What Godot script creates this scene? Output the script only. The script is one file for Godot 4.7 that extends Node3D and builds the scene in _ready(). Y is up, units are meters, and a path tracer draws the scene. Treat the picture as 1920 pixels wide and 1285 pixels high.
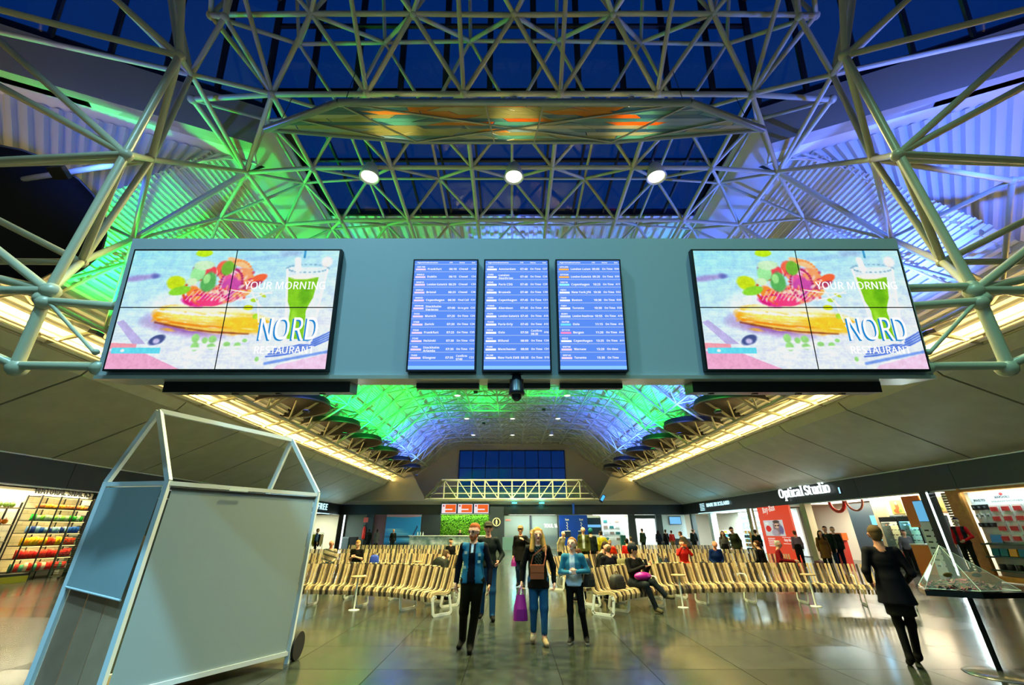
extends Node3D

var rng := RandomNumberGenerator.new()
var mats := {}
var shared := {}
var used := {}
const EYE := 1.65

# ---------- camera, sky, large lights ----------
func setup() -> void:
	var cam := Camera3D.new()
	cam.name = "camera"
	add_child(cam)
	cam.fov = 79.3197
	cam.near = 0.05
	cam.far = 400.0
	cam.position = Vector3(0, EYE, 0)
	cam.rotation_degrees = Vector3(24.5191, 0, 0)
	cam.current = true
	var env := Environment.new()
	env.background_mode = Environment.BG_COLOR
	env.background_color = Color(0.01, 0.15, 0.40)
	env.background_energy_multiplier = 1.0
	env.tonemap_mode = Environment.TONE_MAPPER_LINEAR
	env.tonemap_exposure = 1.0
	env.sdfgi_enabled = true
	env.ssao_enabled = true
	env.ssil_enabled = true
	var we := WorldEnvironment.new()
	we.name = "surroundings"
	we.environment = env
	add_child(we)

# ---------- helpers ----------
func lin(c: Color) -> Color:
	return c.srgb_to_linear()

func mat(key: String, c: Color, rough := 0.6, metal := 0.0) -> StandardMaterial3D:
	if mats.has(key):
		return mats[key]
	var m := StandardMaterial3D.new()
	m.resource_name = key
	m.albedo_color = c
	m.roughness = rough
	m.metallic = metal
	mats[key] = m
	return m

func glow(key: String, c: Color, e: float) -> StandardMaterial3D:
	if mats.has(key):
		return mats[key]
	var m := mat(key, Color(0.05, 0.05, 0.05), 0.4)
	m.emission_enabled = true
	m.emission = c
	m.emission_energy_multiplier = e
	return m

func pane(key: String, c: Color, alpha := 0.08) -> StandardMaterial3D:
	if mats.has(key):
		return mats[key]
	var m := mat(key, Color(c.r, c.g, c.b, alpha), 0.03)
	m.transparency = BaseMaterial3D.TRANSPARENCY_ALPHA
	return m

func speckle(m: StandardMaterial3D, a: Color, b: Color, freq := 0.02, scale := 1.0, seed_n := 1) -> StandardMaterial3D:
	var n := FastNoiseLite.new()
	n.seed = seed_n
	n.frequency = freq
	n.fractal_octaves = 4
	var g := Gradient.new()
	g.set_color(0, a)
	g.set_color(1, b)
	var t := NoiseTexture2D.new()
	t.width = 256
	t.height = 256
	t.seamless = true
	t.noise = n
	t.color_ramp = g
	m.albedo_color = Color.WHITE
	m.albedo_texture = t
	m.uv1_triplanar = true
	m.uv1_world_triplanar = true
	m.uv1_scale = Vector3.ONE * scale
	return m

func numbered(n: String) -> String:
	if not used.has(n):
		used[n] = 0
		return n
	used[n] += 1
	return "%s_%03d" % [n, used[n]]

func tag(o: Node, label := "", category := "", group := "", kind := "") -> Node:
	if label: o.set_meta("label", label)
	if category: o.set_meta("category", category)
	if group: o.set_meta("group", group)
	if kind: o.set_meta("kind", kind)
	return o

func thing(called: String, label: String, category: String, at := Vector3.ZERO, turn := 0.0, group := "", kind := "") -> Node3D:
	var o := Node3D.new()
	o.name = numbered(called)
	add_child(o)
	o.position = at
	o.rotation.y = turn
	tag(o, label, category, group, kind)
	return o

func put(called: String, m: Mesh, material: Material, parent: Node = null, t := Transform3D()) -> MeshInstance3D:
	var o := MeshInstance3D.new()
	o.mesh = m
	o.material_override = material
	o.transform = t
	if parent == null or parent == self:
		o.name = numbered(called)
		add_child(o)
	else:
		o.name = called
		parent.add_child(o, true)
	return o

func new_st() -> SurfaceTool:
	var st := SurfaceTool.new()
	st.begin(Mesh.PRIMITIVE_TRIANGLES)
	st.set_smooth_group(-1)
	return st

func fin(st: SurfaceTool, called: String, material: Material, parent: Node = null, t := Transform3D()) -> MeshInstance3D:
	st.generate_normals()
	return put(called, st.commit(), material, parent, t)

func mesh_of(st: SurfaceTool) -> ArrayMesh:
	st.generate_normals()
	return st.commit()

func quad(st: SurfaceTool, a: Vector3, b: Vector3, c: Vector3, d: Vector3) -> void:
	st.add_vertex(a); st.add_vertex(b); st.add_vertex(c)
	st.add_vertex(a); st.add_vertex(c); st.add_vertex(d)

# upper left, upper right, lower right, lower left, with texture coordinates
func quad_uv(st: SurfaceTool, a: Vector3, b: Vector3, c: Vector3, d: Vector3) -> void:
	for v in [[a, Vector2(0, 0)], [b, Vector2(1, 0)], [c, Vector2(1, 1)], [a, Vector2(0, 0)], [c, Vector2(1, 1)], [d, Vector2(0, 1)]]:
		st.set_uv(v[1])
		st.add_vertex(v[0])

# box given by centre and size, slightly chamfered on request
func bx(st: SurfaceTool, c: Vector3, s: Vector3, b := Basis()) -> void:
	var h := s * 0.5
	var p := []
	for i in 8:
		p.append(c + b * Vector3(h.x if i & 1 else -h.x, h.y if i & 2 else -h.y, h.z if i & 4 else -h.z))
	quad(st, p[6], p[7], p[5], p[4])
	quad(st, p[3], p[2], p[0], p[1])
	quad(st, p[2], p[6], p[4], p[0])
	quad(st, p[7], p[3], p[1], p[5])
	quad(st, p[2], p[3], p[7], p[6])
	quad(st, p[4], p[5], p[1], p[0])

func frame_of(d: Vector3) -> Basis:
	var y := d.normalized()
	var x := y.cross(Vector3(0, 0, 1) if absf(y.z) < 0.9 else Vector3(1, 0, 0)).normalized()
	return Basis(x, y, x.cross(y))

func tb(st: SurfaceTool, a: Vector3, b: Vector3, r: float, n := 8, r2 := -1.0, caps := true) -> void:
	if r2 < 0.0: r2 = r
	var f := frame_of(b - a)
	var ring := []
	for i in n:
		var g := TAU * i / n
		ring.append(f.x * cos(g) + f.z * sin(g))
	for i in n:
		var u: Vector3 = ring[i]
		var w: Vector3 = ring[(i + 1) % n]
		st.set_smooth_group(0)
		quad(st, b + u * r2, b + w * r2, a + w * r, a + u * r)
		if caps:
			st.set_smooth_group(-1)
			st.add_vertex(b); st.add_vertex(b + w * r2); st.add_vertex(b + u * r2)
			st.add_vertex(a); st.add_vertex(a + u * r); st.add_vertex(a + w * r)
	st.set_smooth_group(-1)

func path_tube(st: SurfaceTool, pts: Array, r: float, n := 8) -> void:
	for i in pts.size() - 1:
		tb(st, pts[i], pts[i + 1], r, n)

func ball(st: SurfaceTool, c: Vector3, r: Vector3, rows := 8, cols := 12) -> void:
	st.set_smooth_group(0)
	var at := func(i: int, j: int) -> Vector3:
		var a := PI * i / rows
		var g := TAU * j / cols
		return c + Vector3(sin(a) * cos(g) * r.x, cos(a) * r.y, sin(a) * sin(g) * r.z)
	for i in rows:
		for j in cols:
			quad(st, at.call(i, j), at.call(i, j + 1), at.call(i + 1, j + 1), at.call(i + 1, j))
	st.set_smooth_group(-1)

func lathe(st: SurfaceTool, c: Vector3, prof: Array, n := 20, smooth := true) -> void:
	st.set_smooth_group(0 if smooth else -1)
	for k in prof.size() - 1:
		var p: Vector2 = prof[k]
		var q: Vector2 = prof[k + 1]
		for i in n:
			var a := TAU * i / n
			var b := TAU * (i + 1) / n
			quad(st, c + Vector3(q.x * cos(a), q.y, q.x * sin(a)), c + Vector3(q.x * cos(b), q.y, q.x * sin(b)), c + Vector3(p.x * cos(b), p.y, p.x * sin(b)), c + Vector3(p.x * cos(a), p.y, p.x * sin(a)))
	st.set_smooth_group(-1)

# flat polygon (convex) with thickness along nrm
func slab(st: SurfaceTool, pts: Array, nrm: Vector3) -> void:
	var n := pts.size()
	var fn: Vector3 = (pts[1] - pts[0]).cross(pts[2] - pts[0])
	var p := pts.duplicate()
	if fn.dot(nrm) > 0.0:
		p.reverse()
	for i in range(1, n - 1):
		st.add_vertex(p[0] + nrm); st.add_vertex(p[i] + nrm); st.add_vertex(p[i + 1] + nrm)
		st.add_vertex(p[0]); st.add_vertex(p[i + 1]); st.add_vertex(p[i])
	for i in n:
		var a: Vector3 = p[i]
		var b: Vector3 = p[(i + 1) % n]
		quad(st, a + nrm, a, b, b + nrm)

# trapezoid-profiled metal sheet over a bilinear quad: ribs run from edge a-b to edge d-c
func corrugated(st: SurfaceTool, a: Vector3, b: Vector3, c: Vector3, d: Vector3, n: int, depth: float, inward: Vector3) -> void:
	var prev_a := a
	var prev_d := d
	var steps := [[0.0, 0.0], [0.4, 0.0], [0.52, 1.0], [0.88, 1.0], [1.0, 0.0]]
	for i in n:
		for s in range(1, 5):
			var t: float = (i + steps[s][0]) / n
			var off: Vector3 = inward * depth * steps[s][1]
			var pa := a.lerp(b, t) + off
			var pd := d.lerp(c, t) + off
			quad(st, prev_a, pa, pd, prev_d)
			prev_a = pa
			prev_d = pd

func unit_tube() -> Mesh:
	if not shared.has("tube"):
		var st := new_st()
		tb(st, Vector3(0, -0.5, 0), Vector3(0, 0.5, 0), 1.0, 9, -1.0, false)
		shared.tube = mesh_of(st)
	return shared.tube

func tube_xf(a: Vector3, b: Vector3, r: float) -> Transform3D:
	var f := frame_of(b - a)
	return Transform3D(Basis(f.x * r, f.y * a.distance_to(b), f.z * r), (a + b) * 0.5)

func box_mesh(s: Vector3) -> Mesh:
	var k := "box%s" % s
	if not shared.has(k):
		var st := new_st()
		bx(st, Vector3.ZERO, s)
		shared[k] = mesh_of(st)
	return shared[k]

func lettering(text: String, h: float, serif := false, bold := 400, depth := 0.004, width := 0.0) -> TextMesh:
	var f := SystemFont.new()
	f.font_names = PackedStringArray(["Droid Serif" if serif else "Droid Sans"])
	f.font_weight = bold
	var t := TextMesh.new()
	t.font = f
	t.text = text
	t.font_size = 24
	t.pixel_size = h / 24.0 * 1.35
	t.curve_step = 1.5
	t.depth = depth
	t.horizontal_alignment = HORIZONTAL_ALIGNMENT_LEFT
	return t

func area(called: String, at: Vector3, towards: Vector3, size: Vector2, c: Color, e: float) -> AreaLight3D:
	var l := AreaLight3D.new()
	l.name = called
	l.area_size = size
	l.area_normalize_energy = true
	l.light_color = c
	l.light_energy = e
	l.area_range = 90.0
	l.shadow_enabled = true
	add_child(l, true)
	var up := Vector3.UP if absf(towards.normalized().y) < 0.95 else Vector3(0, 0, -1)
	l.look_at_from_position(at, at + towards, up)
	return l

func spot(called: String, at: Vector3, towards: Vector3, cone: float, c: Color, e: float, size := 0.1) -> SpotLight3D:
	var l := SpotLight3D.new()
	l.name = called
	l.light_color = c
	l.light_energy = e
	l.light_size = size
	l.spot_range = 90.0
	l.spot_attenuation = 2.0
	l.spot_angle = cone
	l.spot_angle_attenuation = 0.8
	l.shadow_enabled = true
	add_child(l, true)
	var up := Vector3.UP if absf(towards.normalized().y) < 0.95 else Vector3(0, 0, -1)
	l.look_at_from_position(at, at + towards, up)
	return l

func _ready() -> void:
	rng.seed = 7
	setup()
	structure()
	lamps()
	trusses()
	sign_board()
	art_panel()
	kiosk()
	donation_case()
	benches()
	shops_left()
	shops_right()
	shops_back()
	people()

# ---------- structure ----------
const RP := [Vector2(13.0, 6.33), Vector2(11.0, 8.25), Vector2(6.3, 11.55)]   # roof profile of the hall: half width, height
const D0 := 7.6
const D1 := 52.0

func structure() -> void:
	# floor: a bed and polished stone tiles
	var bed := put("floor", box_mesh(Vector3(46, 0.3, 72)), mat("floor_bed", Color(0.1, 0.11, 0.1), 0.8), self, Transform3D(Basis(), Vector3(0, -0.17, -22)))
	tag(bed, "dark polished stone tile floor of the hall", "floor", "", "structure")
	var tile_mats := []
	var tones := [Color(0.138, 0.168, 0.138), Color(0.125, 0.152, 0.127), Color(0.158, 0.184, 0.152), Color(0.13, 0.156, 0.141)]
	for i in 4:
		var m := StandardMaterial3D.new()
		m.resource_name = "floor_stone_%d" % i
		speckle(m, tones[i].darkened(0.18), tones[i].lightened(0.1), 0.03, 0.45, 11 + i)
		m.roughness = 0.15 + 0.025 * i
		m.metallic_specular = 0.54
		tile_mats.append(m)
	var TS := 1.2
	var all := []
	for i in range(-18, 19):
		for j in range(-4, 40):
			all.append(Vector3(i * TS, -0.01, -j * TS - 1.3))
	all.sort_custom(func(p, q): return tile_key(p) < tile_key(q))
	var tm := box_mesh(Vector3(TS - 0.007, 0.02, TS - 0.007))
	var rest := [[], [], [], []]
	for k in all.size():
		var w := rng.randi() % 4
		if k < 300:
			put("tile", tm, tile_mats[w], bed, Transform3D(Basis(), all[k] - bed.position))
		else:
			rest[w].append(all[k] - bed.position)
	for w in 4:
		var mm := MultiMesh.new()
		mm.transform_format = MultiMesh.TRANSFORM_3D
		mm.mesh = tm
		mm.instance_count = rest[w].size()
		for k in rest[w].size():
			mm.set_instance_transform(k, Transform3D(Basis(), rest[w][k]))
		var mi := MultiMeshInstance3D.new()
		mi.name = "tile_field"
		mi.multimesh = mm
		mi.material_override = tile_mats[w]
		mi.set_meta("kind", "stuff")
		bed.add_child(mi, true)

	# ceiling: profiled roof sheets, smooth strips, slanted concrete soffits
	var ceil := thing("ceiling", "pale profiled metal roof over slanted concrete soffits", "ceiling", Vector3.ZERO, 0, "", "structure")
	var sheet := mat("roof_sheet", Color(0.80, 0.80, 0.77), 0.5)
	var smooth_white := mat("roof_board", Color(0.82, 0.82, 0.8), 0.7)
	var conc := StandardMaterial3D.new()
	conc.resource_name = "soffit_concrete"
	speckle(conc, Color(0.68, 0.69, 0.60), Color(0.76, 0.765, 0.68), 0.012, 0.3, 5)
	conc.roughness = 0.55
	var beam := mat("beam_plaster", Color(0.60, 0.58, 0.5), 0.75)
	var dark := mat("dark_cladding", Color(0.055, 0.095, 0.095), 0.4)
	for s in [-1.0, 1.0]:
		# hall roof slopes in lengths
		var zs := [D0, 14.0, 20.0, 26.0, 32.0, 38.0, 45.0, D1]
		for k in zs.size() - 1:
			var z0: float = -zs[k]
			var z1: float = -zs[k + 1]
			for seg in 2:
				var p: Vector2 = RP[seg]
				var q: Vector2 = RP[seg + 1]
				if seg == 1:
					q = RP[1].lerp(RP[2], 0.72)
				var st := new_st()
				var nrm := Vector3(-s * (q.y - p.y), -(p.x - q.x), 0).normalized()
				corrugated(st, Vector3(s * p.x, p.y, z0), Vector3(s * q.x, q.y, z0), Vector3(s * q.x, q.y, z1), Vector3(s * p.x, p.y, z1), 12 if seg == 0 else 32, 0.07 if seg == 0 else 0.045, nrm)
				fin(st, "roof_sheet", sheet, ceil)
			var st2 := new_st()
			var e: Vector2 = RP[1].lerp(RP[2], 0.72)
			slab(st2, [Vector3(s * e.x, e.y, z0), Vector3(s * RP[2].x, RP[2].y, z0), Vector3(s * RP[2].x, RP[2].y, z1), Vector3(s * e.x, e.y, z1)], Vector3(s * 0.02, 0.1, 0))
			fin(st2, "roof_board", smooth_white, ceil)
		# outer skin so that no sky enters
		var st3 := new_st()
		slab(st3, [Vector3(s * 13.3, 6.7, -D0 - 0.35), Vector3(s * 11.2, 8.7, -D0 - 0.35), Vector3(s * 11.2, 8.7, -D1), Vector3(s * 13.3, 6.7, -D1)], Vector3(s * 0.1, 0.1, 0))
		slab(st3, [Vector3(s * 11.2, 8.7, -D0 - 0.35), Vector3(s * 6.3, 12.0, -D0 - 0.35), Vector3(s * 6.3, 12.0, -D1), Vector3(s * 11.2, 8.7, -D1)], Vector3(s * 0.1, 0.15, 0))
		slab(st3, [Vector3(s * 13.0, 6.6, 9), Vector3(s * 21.5, 6.6, 9), Vector3(s * 21.5, 6.6, -D1), Vector3(s * 13.0, 6.6, -D1)], Vector3(0, 0.2, 0))
		fin(st3, "roof_deck", dark, ceil)
		# slanted soffit: panels with open joints, an upstand above
		var z := 8.0
		while z > -45.0:
			var z1 := maxf(z - 3.96, -45.2)
			var st4 := new_st()
			slab(st4, [Vector3(s * 17.35, 4.12, z - 0.02), Vector3(s * 13.25, 6.0, z - 0.02), Vector3(s * 13.25, 6.0, z1 + 0.02), Vector3(s * 17.35, 4.12, z1 + 0.02)], Vector3(s * 0.05, 0.12, 0))
			fin(st4, "soffit_panel", conc, ceil)
			var st5 := new_st()
			slab(st5, [Vector3(s * 13.25, 6.0, z - 0.012), Vector3(s * 12.95, 6.36, z - 0.012), Vector3(s * 12.95, 6.36, z1 + 0.012), Vector3(s * 13.25, 6.0, z1 + 0.012)], Vector3(s * 0.08, 0.06, 0))
			fin(st5, "soffit_upstand", conc, ceil)
			z -= 4.0
		var st6 := new_st()
		slab(st6, [Vector3(s * 17.4, 4.3, 8), Vector3(s * 13.3, 6.25, 8), Vector3(s * 13.3, 6.25, -45.3), Vector3(s * 17.4, 4.3, -45.3)], Vector3(s * 0.1, 0.2, 0))
		fin(st6, "soffit_backing", dark, ceil)
		# the steep side roof of the crossing and its edge beam
		var k0 := Vector3(s * 6.55, 10.55, -7.40)
		var k1 := Vector3(s * 12.6, 10.55, -4.83)
		var out := Vector3(s * 0.39, 0, -0.92)
		var sb := new_st()
		slab(sb, [k0 + Vector3(0, 1.30, 0), k1 + Vector3(0, 1.30, 0), k1, k0], out * 0.35)
		fin(sb, "edge_beam", beam, ceil)
		var sb2 := new_st()
		slab(sb2, [k0 + out * 0.2, k1 + out * 0.2, k1 + out * 0.75, k0 + out * 0.75], Vector3(0, 0.12, 0))
		fin(sb2, "beam_ledge", smooth_white, ceil)
		var a0 := k0 + out * 0.72
		var a1 := k1 + out * 0.72
		var w0 := Vector3(s * 7.5, 10.70, -7.72)
		var w1 := Vector3(s * 11.0, 8.2, -7.95)
		var w2 := Vector3(s * 13.1, 6.1, -7.95)
		var sq := new_st()
		for pc in [[a0.lerp(a1, -0.02), a0.lerp(a1, 0.62), w1, w0, 17], [a0.lerp(a1, 0.62), a0.lerp(a1, 1.05), w2, w1, 10]]:
			var sp := new_st()
			corrugated(sp, pc[0], pc[1], pc[2], pc[3], pc[4], 0.09, Vector3(-s * 0.2, -0.45, 0.87))
			fin(sp, "steep_roof_sheet", sheet, ceil)
			var back := Vector3(s * 0.25, 0.45, -0.45)
			quad(sq, pc[0] + back, pc[1] + back, pc[2] + back, pc[3] + back)
		slab(sq, [k1, Vector3(s * 13.0, 10.55, 9), Vector3(s * 13.0, 6.3, 9), Vector3(s * 13.0, 6.3, -7.9)], Vector3(s * 0.2, 0, 0))
		slab(sq, [k0 + Vector3(0, 1.3, 0), k1 + Vector3(0, 1.3, 0), k1 + Vector3(0, 1.3, 0) + out * 1.3, k0 + Vector3(0, 1.3, 0) + out * 1.3], Vector3(0, 0.1, 0))
		fin(sq, "roof_deck", dark, ceil)
	# flat middle of the hall roof
	var zz := 11.15
	while zz < D1 - 0.1:
		var st7 := new_st()
		var zn := minf(zz + 6.0, D1)
		corrugated(st7, Vector3(-6.3, 11.6, -zz), Vector3(6.3, 11.6, -zz), Vector3(6.3, 11.6, -zn), Vector3(-6.3, 11.6, -zn), 40, 0.07, Vector3(0, -1, 0))
		fin(st7, "roof_sheet", sheet, ceil)
		zz += 6.0
	var st8 := new_st()
	slab(st8, [Vector3(-6.4, 11.75, -11.3), Vector3(6.4, 11.75, -11.3), Vector3(6.4, 11.75, -D1), Vector3(-6.4, 11.75, -D1)], Vector3(0, 0.25, 0))
	fin(st8, "roof_deck", dark, ceil)
	# roof behind the camera
	var st9 := new_st()
	slab(st9, [Vector3(-13, 11.2, 9), Vector3(13, 11.2, 9), Vector3(13, 11.2, 1.5), Vector3(-13, 11.2, 1.5)], Vector3(0, 0.25, 0))
	fin(st9, "roof_deck", smooth_white, ceil)
	glazing()
	walls()

func tile_key(p: Vector3) -> float:
	if p.z > -4.0 or absf(p.x) > 0.3 + 1.3 * absf(p.z + 0.6):
		return 1000.0 + p.length()
	return p.length()

# glazed lantern: panes set between dark bars
func glazing() -> void:
	var bar := mat("glazing_bar", Color(0.012, 0.014, 0.02), 0.4)
	var glass := pane("roof_glass", Color(0.05, 0.12, 0.3), 0.16)
	var faces := []
	# a, b = lower edge, c, d = upper edge
	faces.append([Vector3(-6.25, 11.62, -11.1), Vector3(6.25, 11.62, -11.1), Vector3(6.55, 12.3, -7.25), Vector3(-6.55, 12.3, -7.25), 12, 2])
	faces.append([Vector3(-6.55, 12.3, -7.25), Vector3(6.55, 12.3, -7.25), Vector3(5.2, 16.2, -4.6), Vector3(-5.2, 16.2, -4.6), 11, 3])
	for s in [-1.0, 1.0]:
		faces.append([Vector3(s * 6.6, 11.95, -7.42), Vector3(s * 12.6, 11.95, -4.87), Vector3(s * 9.6, 16.2, -2.3), Vector3(s * 5.2, 16.2, -4.6), 6, 2])
		faces.append([Vector3(s * 12.6, 11.95, -4.87), Vector3(s * 13.0, 11.4, 1.6), Vector3(s * 9.6, 16.2, 1.6), Vector3(s * 9.6, 16.2, -2.3), 6, 2])
	faces.append([Vector3(-5.2, 16.2, -4.6), Vector3(5.2, 16.2, -4.6), Vector3(9.6, 16.2, 1.6), Vector3(-9.6, 16.2, 1.6), 6, 4])
	var num := 1
	for f in faces:
		var w := Node3D.new()
		w.name = "window_%d" % num
		num += 1
		add_child(w)
		tag(w, "dark blue night sky glazing of the roof lantern, face %s" % ["over the hall", "steep and wide", "beside the edge beam", "outermost", "beside the other edge beam", "outermost opposite", "at the crown"][num - 2], "skylight", "", "structure")
		var nx: int = f[4]
		var ny: int = f[5]
		for j in ny:
			for i in nx:
				var q := []
				for c in [[i, j], [i + 1, j], [i + 1, j + 1], [i, j + 1]]:
					var u: float = float(c[0]) / nx
					var v: float = float(c[1]) / ny
					q.append(f[0].lerp(f[1], u).lerp(f[3].lerp(f[2], u), v))
				var mid: Vector3 = (q[0] + q[1] + q[2] + q[3]) * 0.25
				var st := new_st()
				var g := []
				for p in q:
					g.append(mid + (p - mid) * 0.985)
				quad(st, g[0], g[1], g[2], g[3])
				fin(st, "pane", glass, w)
		for i in nx + 1:
			var u := float(i) / nx
			var st := new_st()
			bar_between(st, f[0].lerp(f[1], u), f[3].lerp(f[2], u), 0.11 if num == 2 else 0.15, 0.06)
			fin(st, "mullion", bar, w)
		for j in ny + 1:
			var v := float(j) / ny
			var st := new_st()
			bar_between(st, f[0].lerp(f[3], v), f[1].lerp(f[2], v), 0.2 if j in [0, ny] else 0.1, 0.08)
			fin(st, "transom", bar, w)

func bar_between(st: SurfaceTool, a: Vector3, b: Vector3, w: float, h: float) -> void:
	var f := frame_of(b - a)
	bx(st, (a + b) * 0.5, Vector3(w, a.distance_to(b), h), f)

func walls() -> void:
	var dark := mat("dark_cladding", Color(0.055, 0.095, 0.095), 0.4)
	var shopwall := mat("shop_plaster", Color(0.82, 0.8, 0.74), 0.8)
	for s in [-1.0, 1.0]:
		var w := thing("wall_left" if s < 0 else "wall_right", "long shop row wall with dark band, %s side" % ("snack shop" if s < 0 else "glasses shop"), "wall", Vector3.ZERO, 0, "", "structure")
		# band above the shop openings, in lengths with joints
		var z := 8.0
		while z > -45.0:
			var z1 := maxf(z - 4.98, -45.3)
			var st := new_st()
			bx(st, Vector3(s * 17.5, 3.62, (z + z1) * 0.5), Vector3(0.3, 0.94, z - z1))
			fin(st, "band_panel", dark, w)
			z -= 5.0
		var st2 := new_st()
		bx(st2, Vector3(s * 21.6, 2.0, -20.5), Vector3(0.3, 4.4, 58))
		fin(st2, "rear_wall", shopwall, w)
		var st3 := new_st()
		bx(st3, Vector3(s * 19.6, 3.35, -18.4), Vector3(4.0, 0.2, 53.8))
		fin(st3, "shop_ceiling", shopwall, w)
		var st4 := new_st()
		bx(st4, Vector3(s * 17.33, 3.12, -18.5), Vector3(0.06, 0.05, 53.5))
		fin(st4, "metal_edge", mat("steel_edge", Color(0.75, 0.76, 0.74), 0.35, 0.6), w)
		var st5 := new_st()
		bx(st5, Vector3(s * 17.37, 4.115, -18.5), Vector3(0.1, 0.04, 53.5))
		fin(st5, "metal_edge", mat("steel_edge", Color.WHITE), w)
	var b := thing("wall_back", "dark end wall of the hall with shop openings and band", "wall", Vector3.ZERO, 0, "", "structure")
	var st := new_st()
	bx(st, Vector3(0, 3.62, -45.4), Vector3(35, 0.94, 0.3))
	fin(st, "band_panel", dark, b)
	var st6 := new_st()
	bx(st6, Vector3(0, 2.0, -49.2), Vector3(43, 4.4, 0.3))
	fin(st6, "rear_wall", shopwall, b)
	var st7 := new_st()
	bx(st7, Vector3(0, 3.35, -47.2), Vector3(43, 0.2, 3.8))
	fin(st7, "shop_ceiling", shopwall, b)
	# sloped parapet over the end wall and gallery floor
	var conc: Material = mat("parapet_concrete", Color(0.58, 0.57, 0.5), 0.65)
	var st8 := new_st()
	slab(st8, [Vector3(-17.3, 4.1, -45.25), Vector3(17.3, 4.1, -45.25), Vector3(17.3, 4.45, -44.9), Vector3(-17.3, 4.45, -44.9)], Vector3(0, 0.1, -0.25))
	bx(st8, Vector3(0, 4.42, -48.6), Vector3(35, 0.2, 7.2))
	fin(st8, "parapet", conc, b)
	for s in [-1.0, 1.0]:
		var st9 := new_st()
		slab(st9, [Vector3(s * 17.3, 4.4, -45.2), Vector3(s * 8.8, 4.4, -45.2), Vector3(s * 11.2, 8.3, -45.6), Vector3(s * 13.6, 6.3, -45.6)], Vector3(0, 0, -0.3))
		fin(st9, "gable_panel", conc, b)
	# end glazing
	var glass := pane("end_glass", Color(0.05, 0.12, 0.3), 0.15)
	var g := thing("window_8", "night blue glazing that closes the far end of the hall", "window", Vector3.ZERO, 0, "", "structure")
	for i in 8:
		for j in 3:
			var sg := new_st()
			var c := Vector3(-5.6 + 1.6 * i, 5.55 + j * 2.05, -D1 + 0.1)
			quad(sg, c + Vector3(-0.77, 1.0, 0), c + Vector3(0.77, 1.0, 0), c + Vector3(0.77, -1.0, 0), c + Vector3(-0.77, -1.0, 0))
			fin(sg, "pane", glass, g)
	var sm := new_st()
	for i in 9:
		bx(sm, Vector3(-6.4 + 1.6 * i, 7.6, -D1 + 0.1), Vector3(0.08, 6.2, 0.15))
	for j in 4:
		bx(sm, Vector3(0, 4.5 + j * 2.05, -D1 + 0.1), Vector3(12.9, 0.08, 0.15))
	fin(sm, "window_frame", mat("glazing_bar", Color.BLACK), g)
	var se := new_st()
	for s in [-1.0, 1.0]:
		slab(se, [Vector3(s * 6.5, 4.5, -D1), Vector3(s * 6.5, 11.7, -D1), Vector3(s * 11.2, 8.6, -D1), Vector3(s * 13.6, 6.5, -D1), Vector3(s * 13.6, 4.5, -D1)], Vector3(0, 0, -0.2))
	slab(se, [Vector3(-6.5, 10.7, -D1), Vector3(6.5, 10.7, -D1), Vector3(6.5, 11.9, -D1), Vector3(-6.5, 11.9, -D1)], Vector3(0, 0, -0.2))
	fin(se, "gable_wall", mat("gable_plaster", Color(0.75, 0.72, 0.7), 0.8), b)
	# wall behind the camera
	var f := thing("wall_front", "plain wall that closes the hall opposite the end wall", "wall", Vector3.ZERO, 0, "", "structure")
	var sf := new_st()
	bx(sf, Vector3(0, 5.6, 9.0), Vector3(44, 11.6, 0.3))
	fin(sf, "wall_board", mat("front_plaster", Color(0.6, 0.6, 0.55), 0.85), f)

# ---------- lamps of the hall ----------
const WARM := Color(1.0, 0.96, 0.66)

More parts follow.
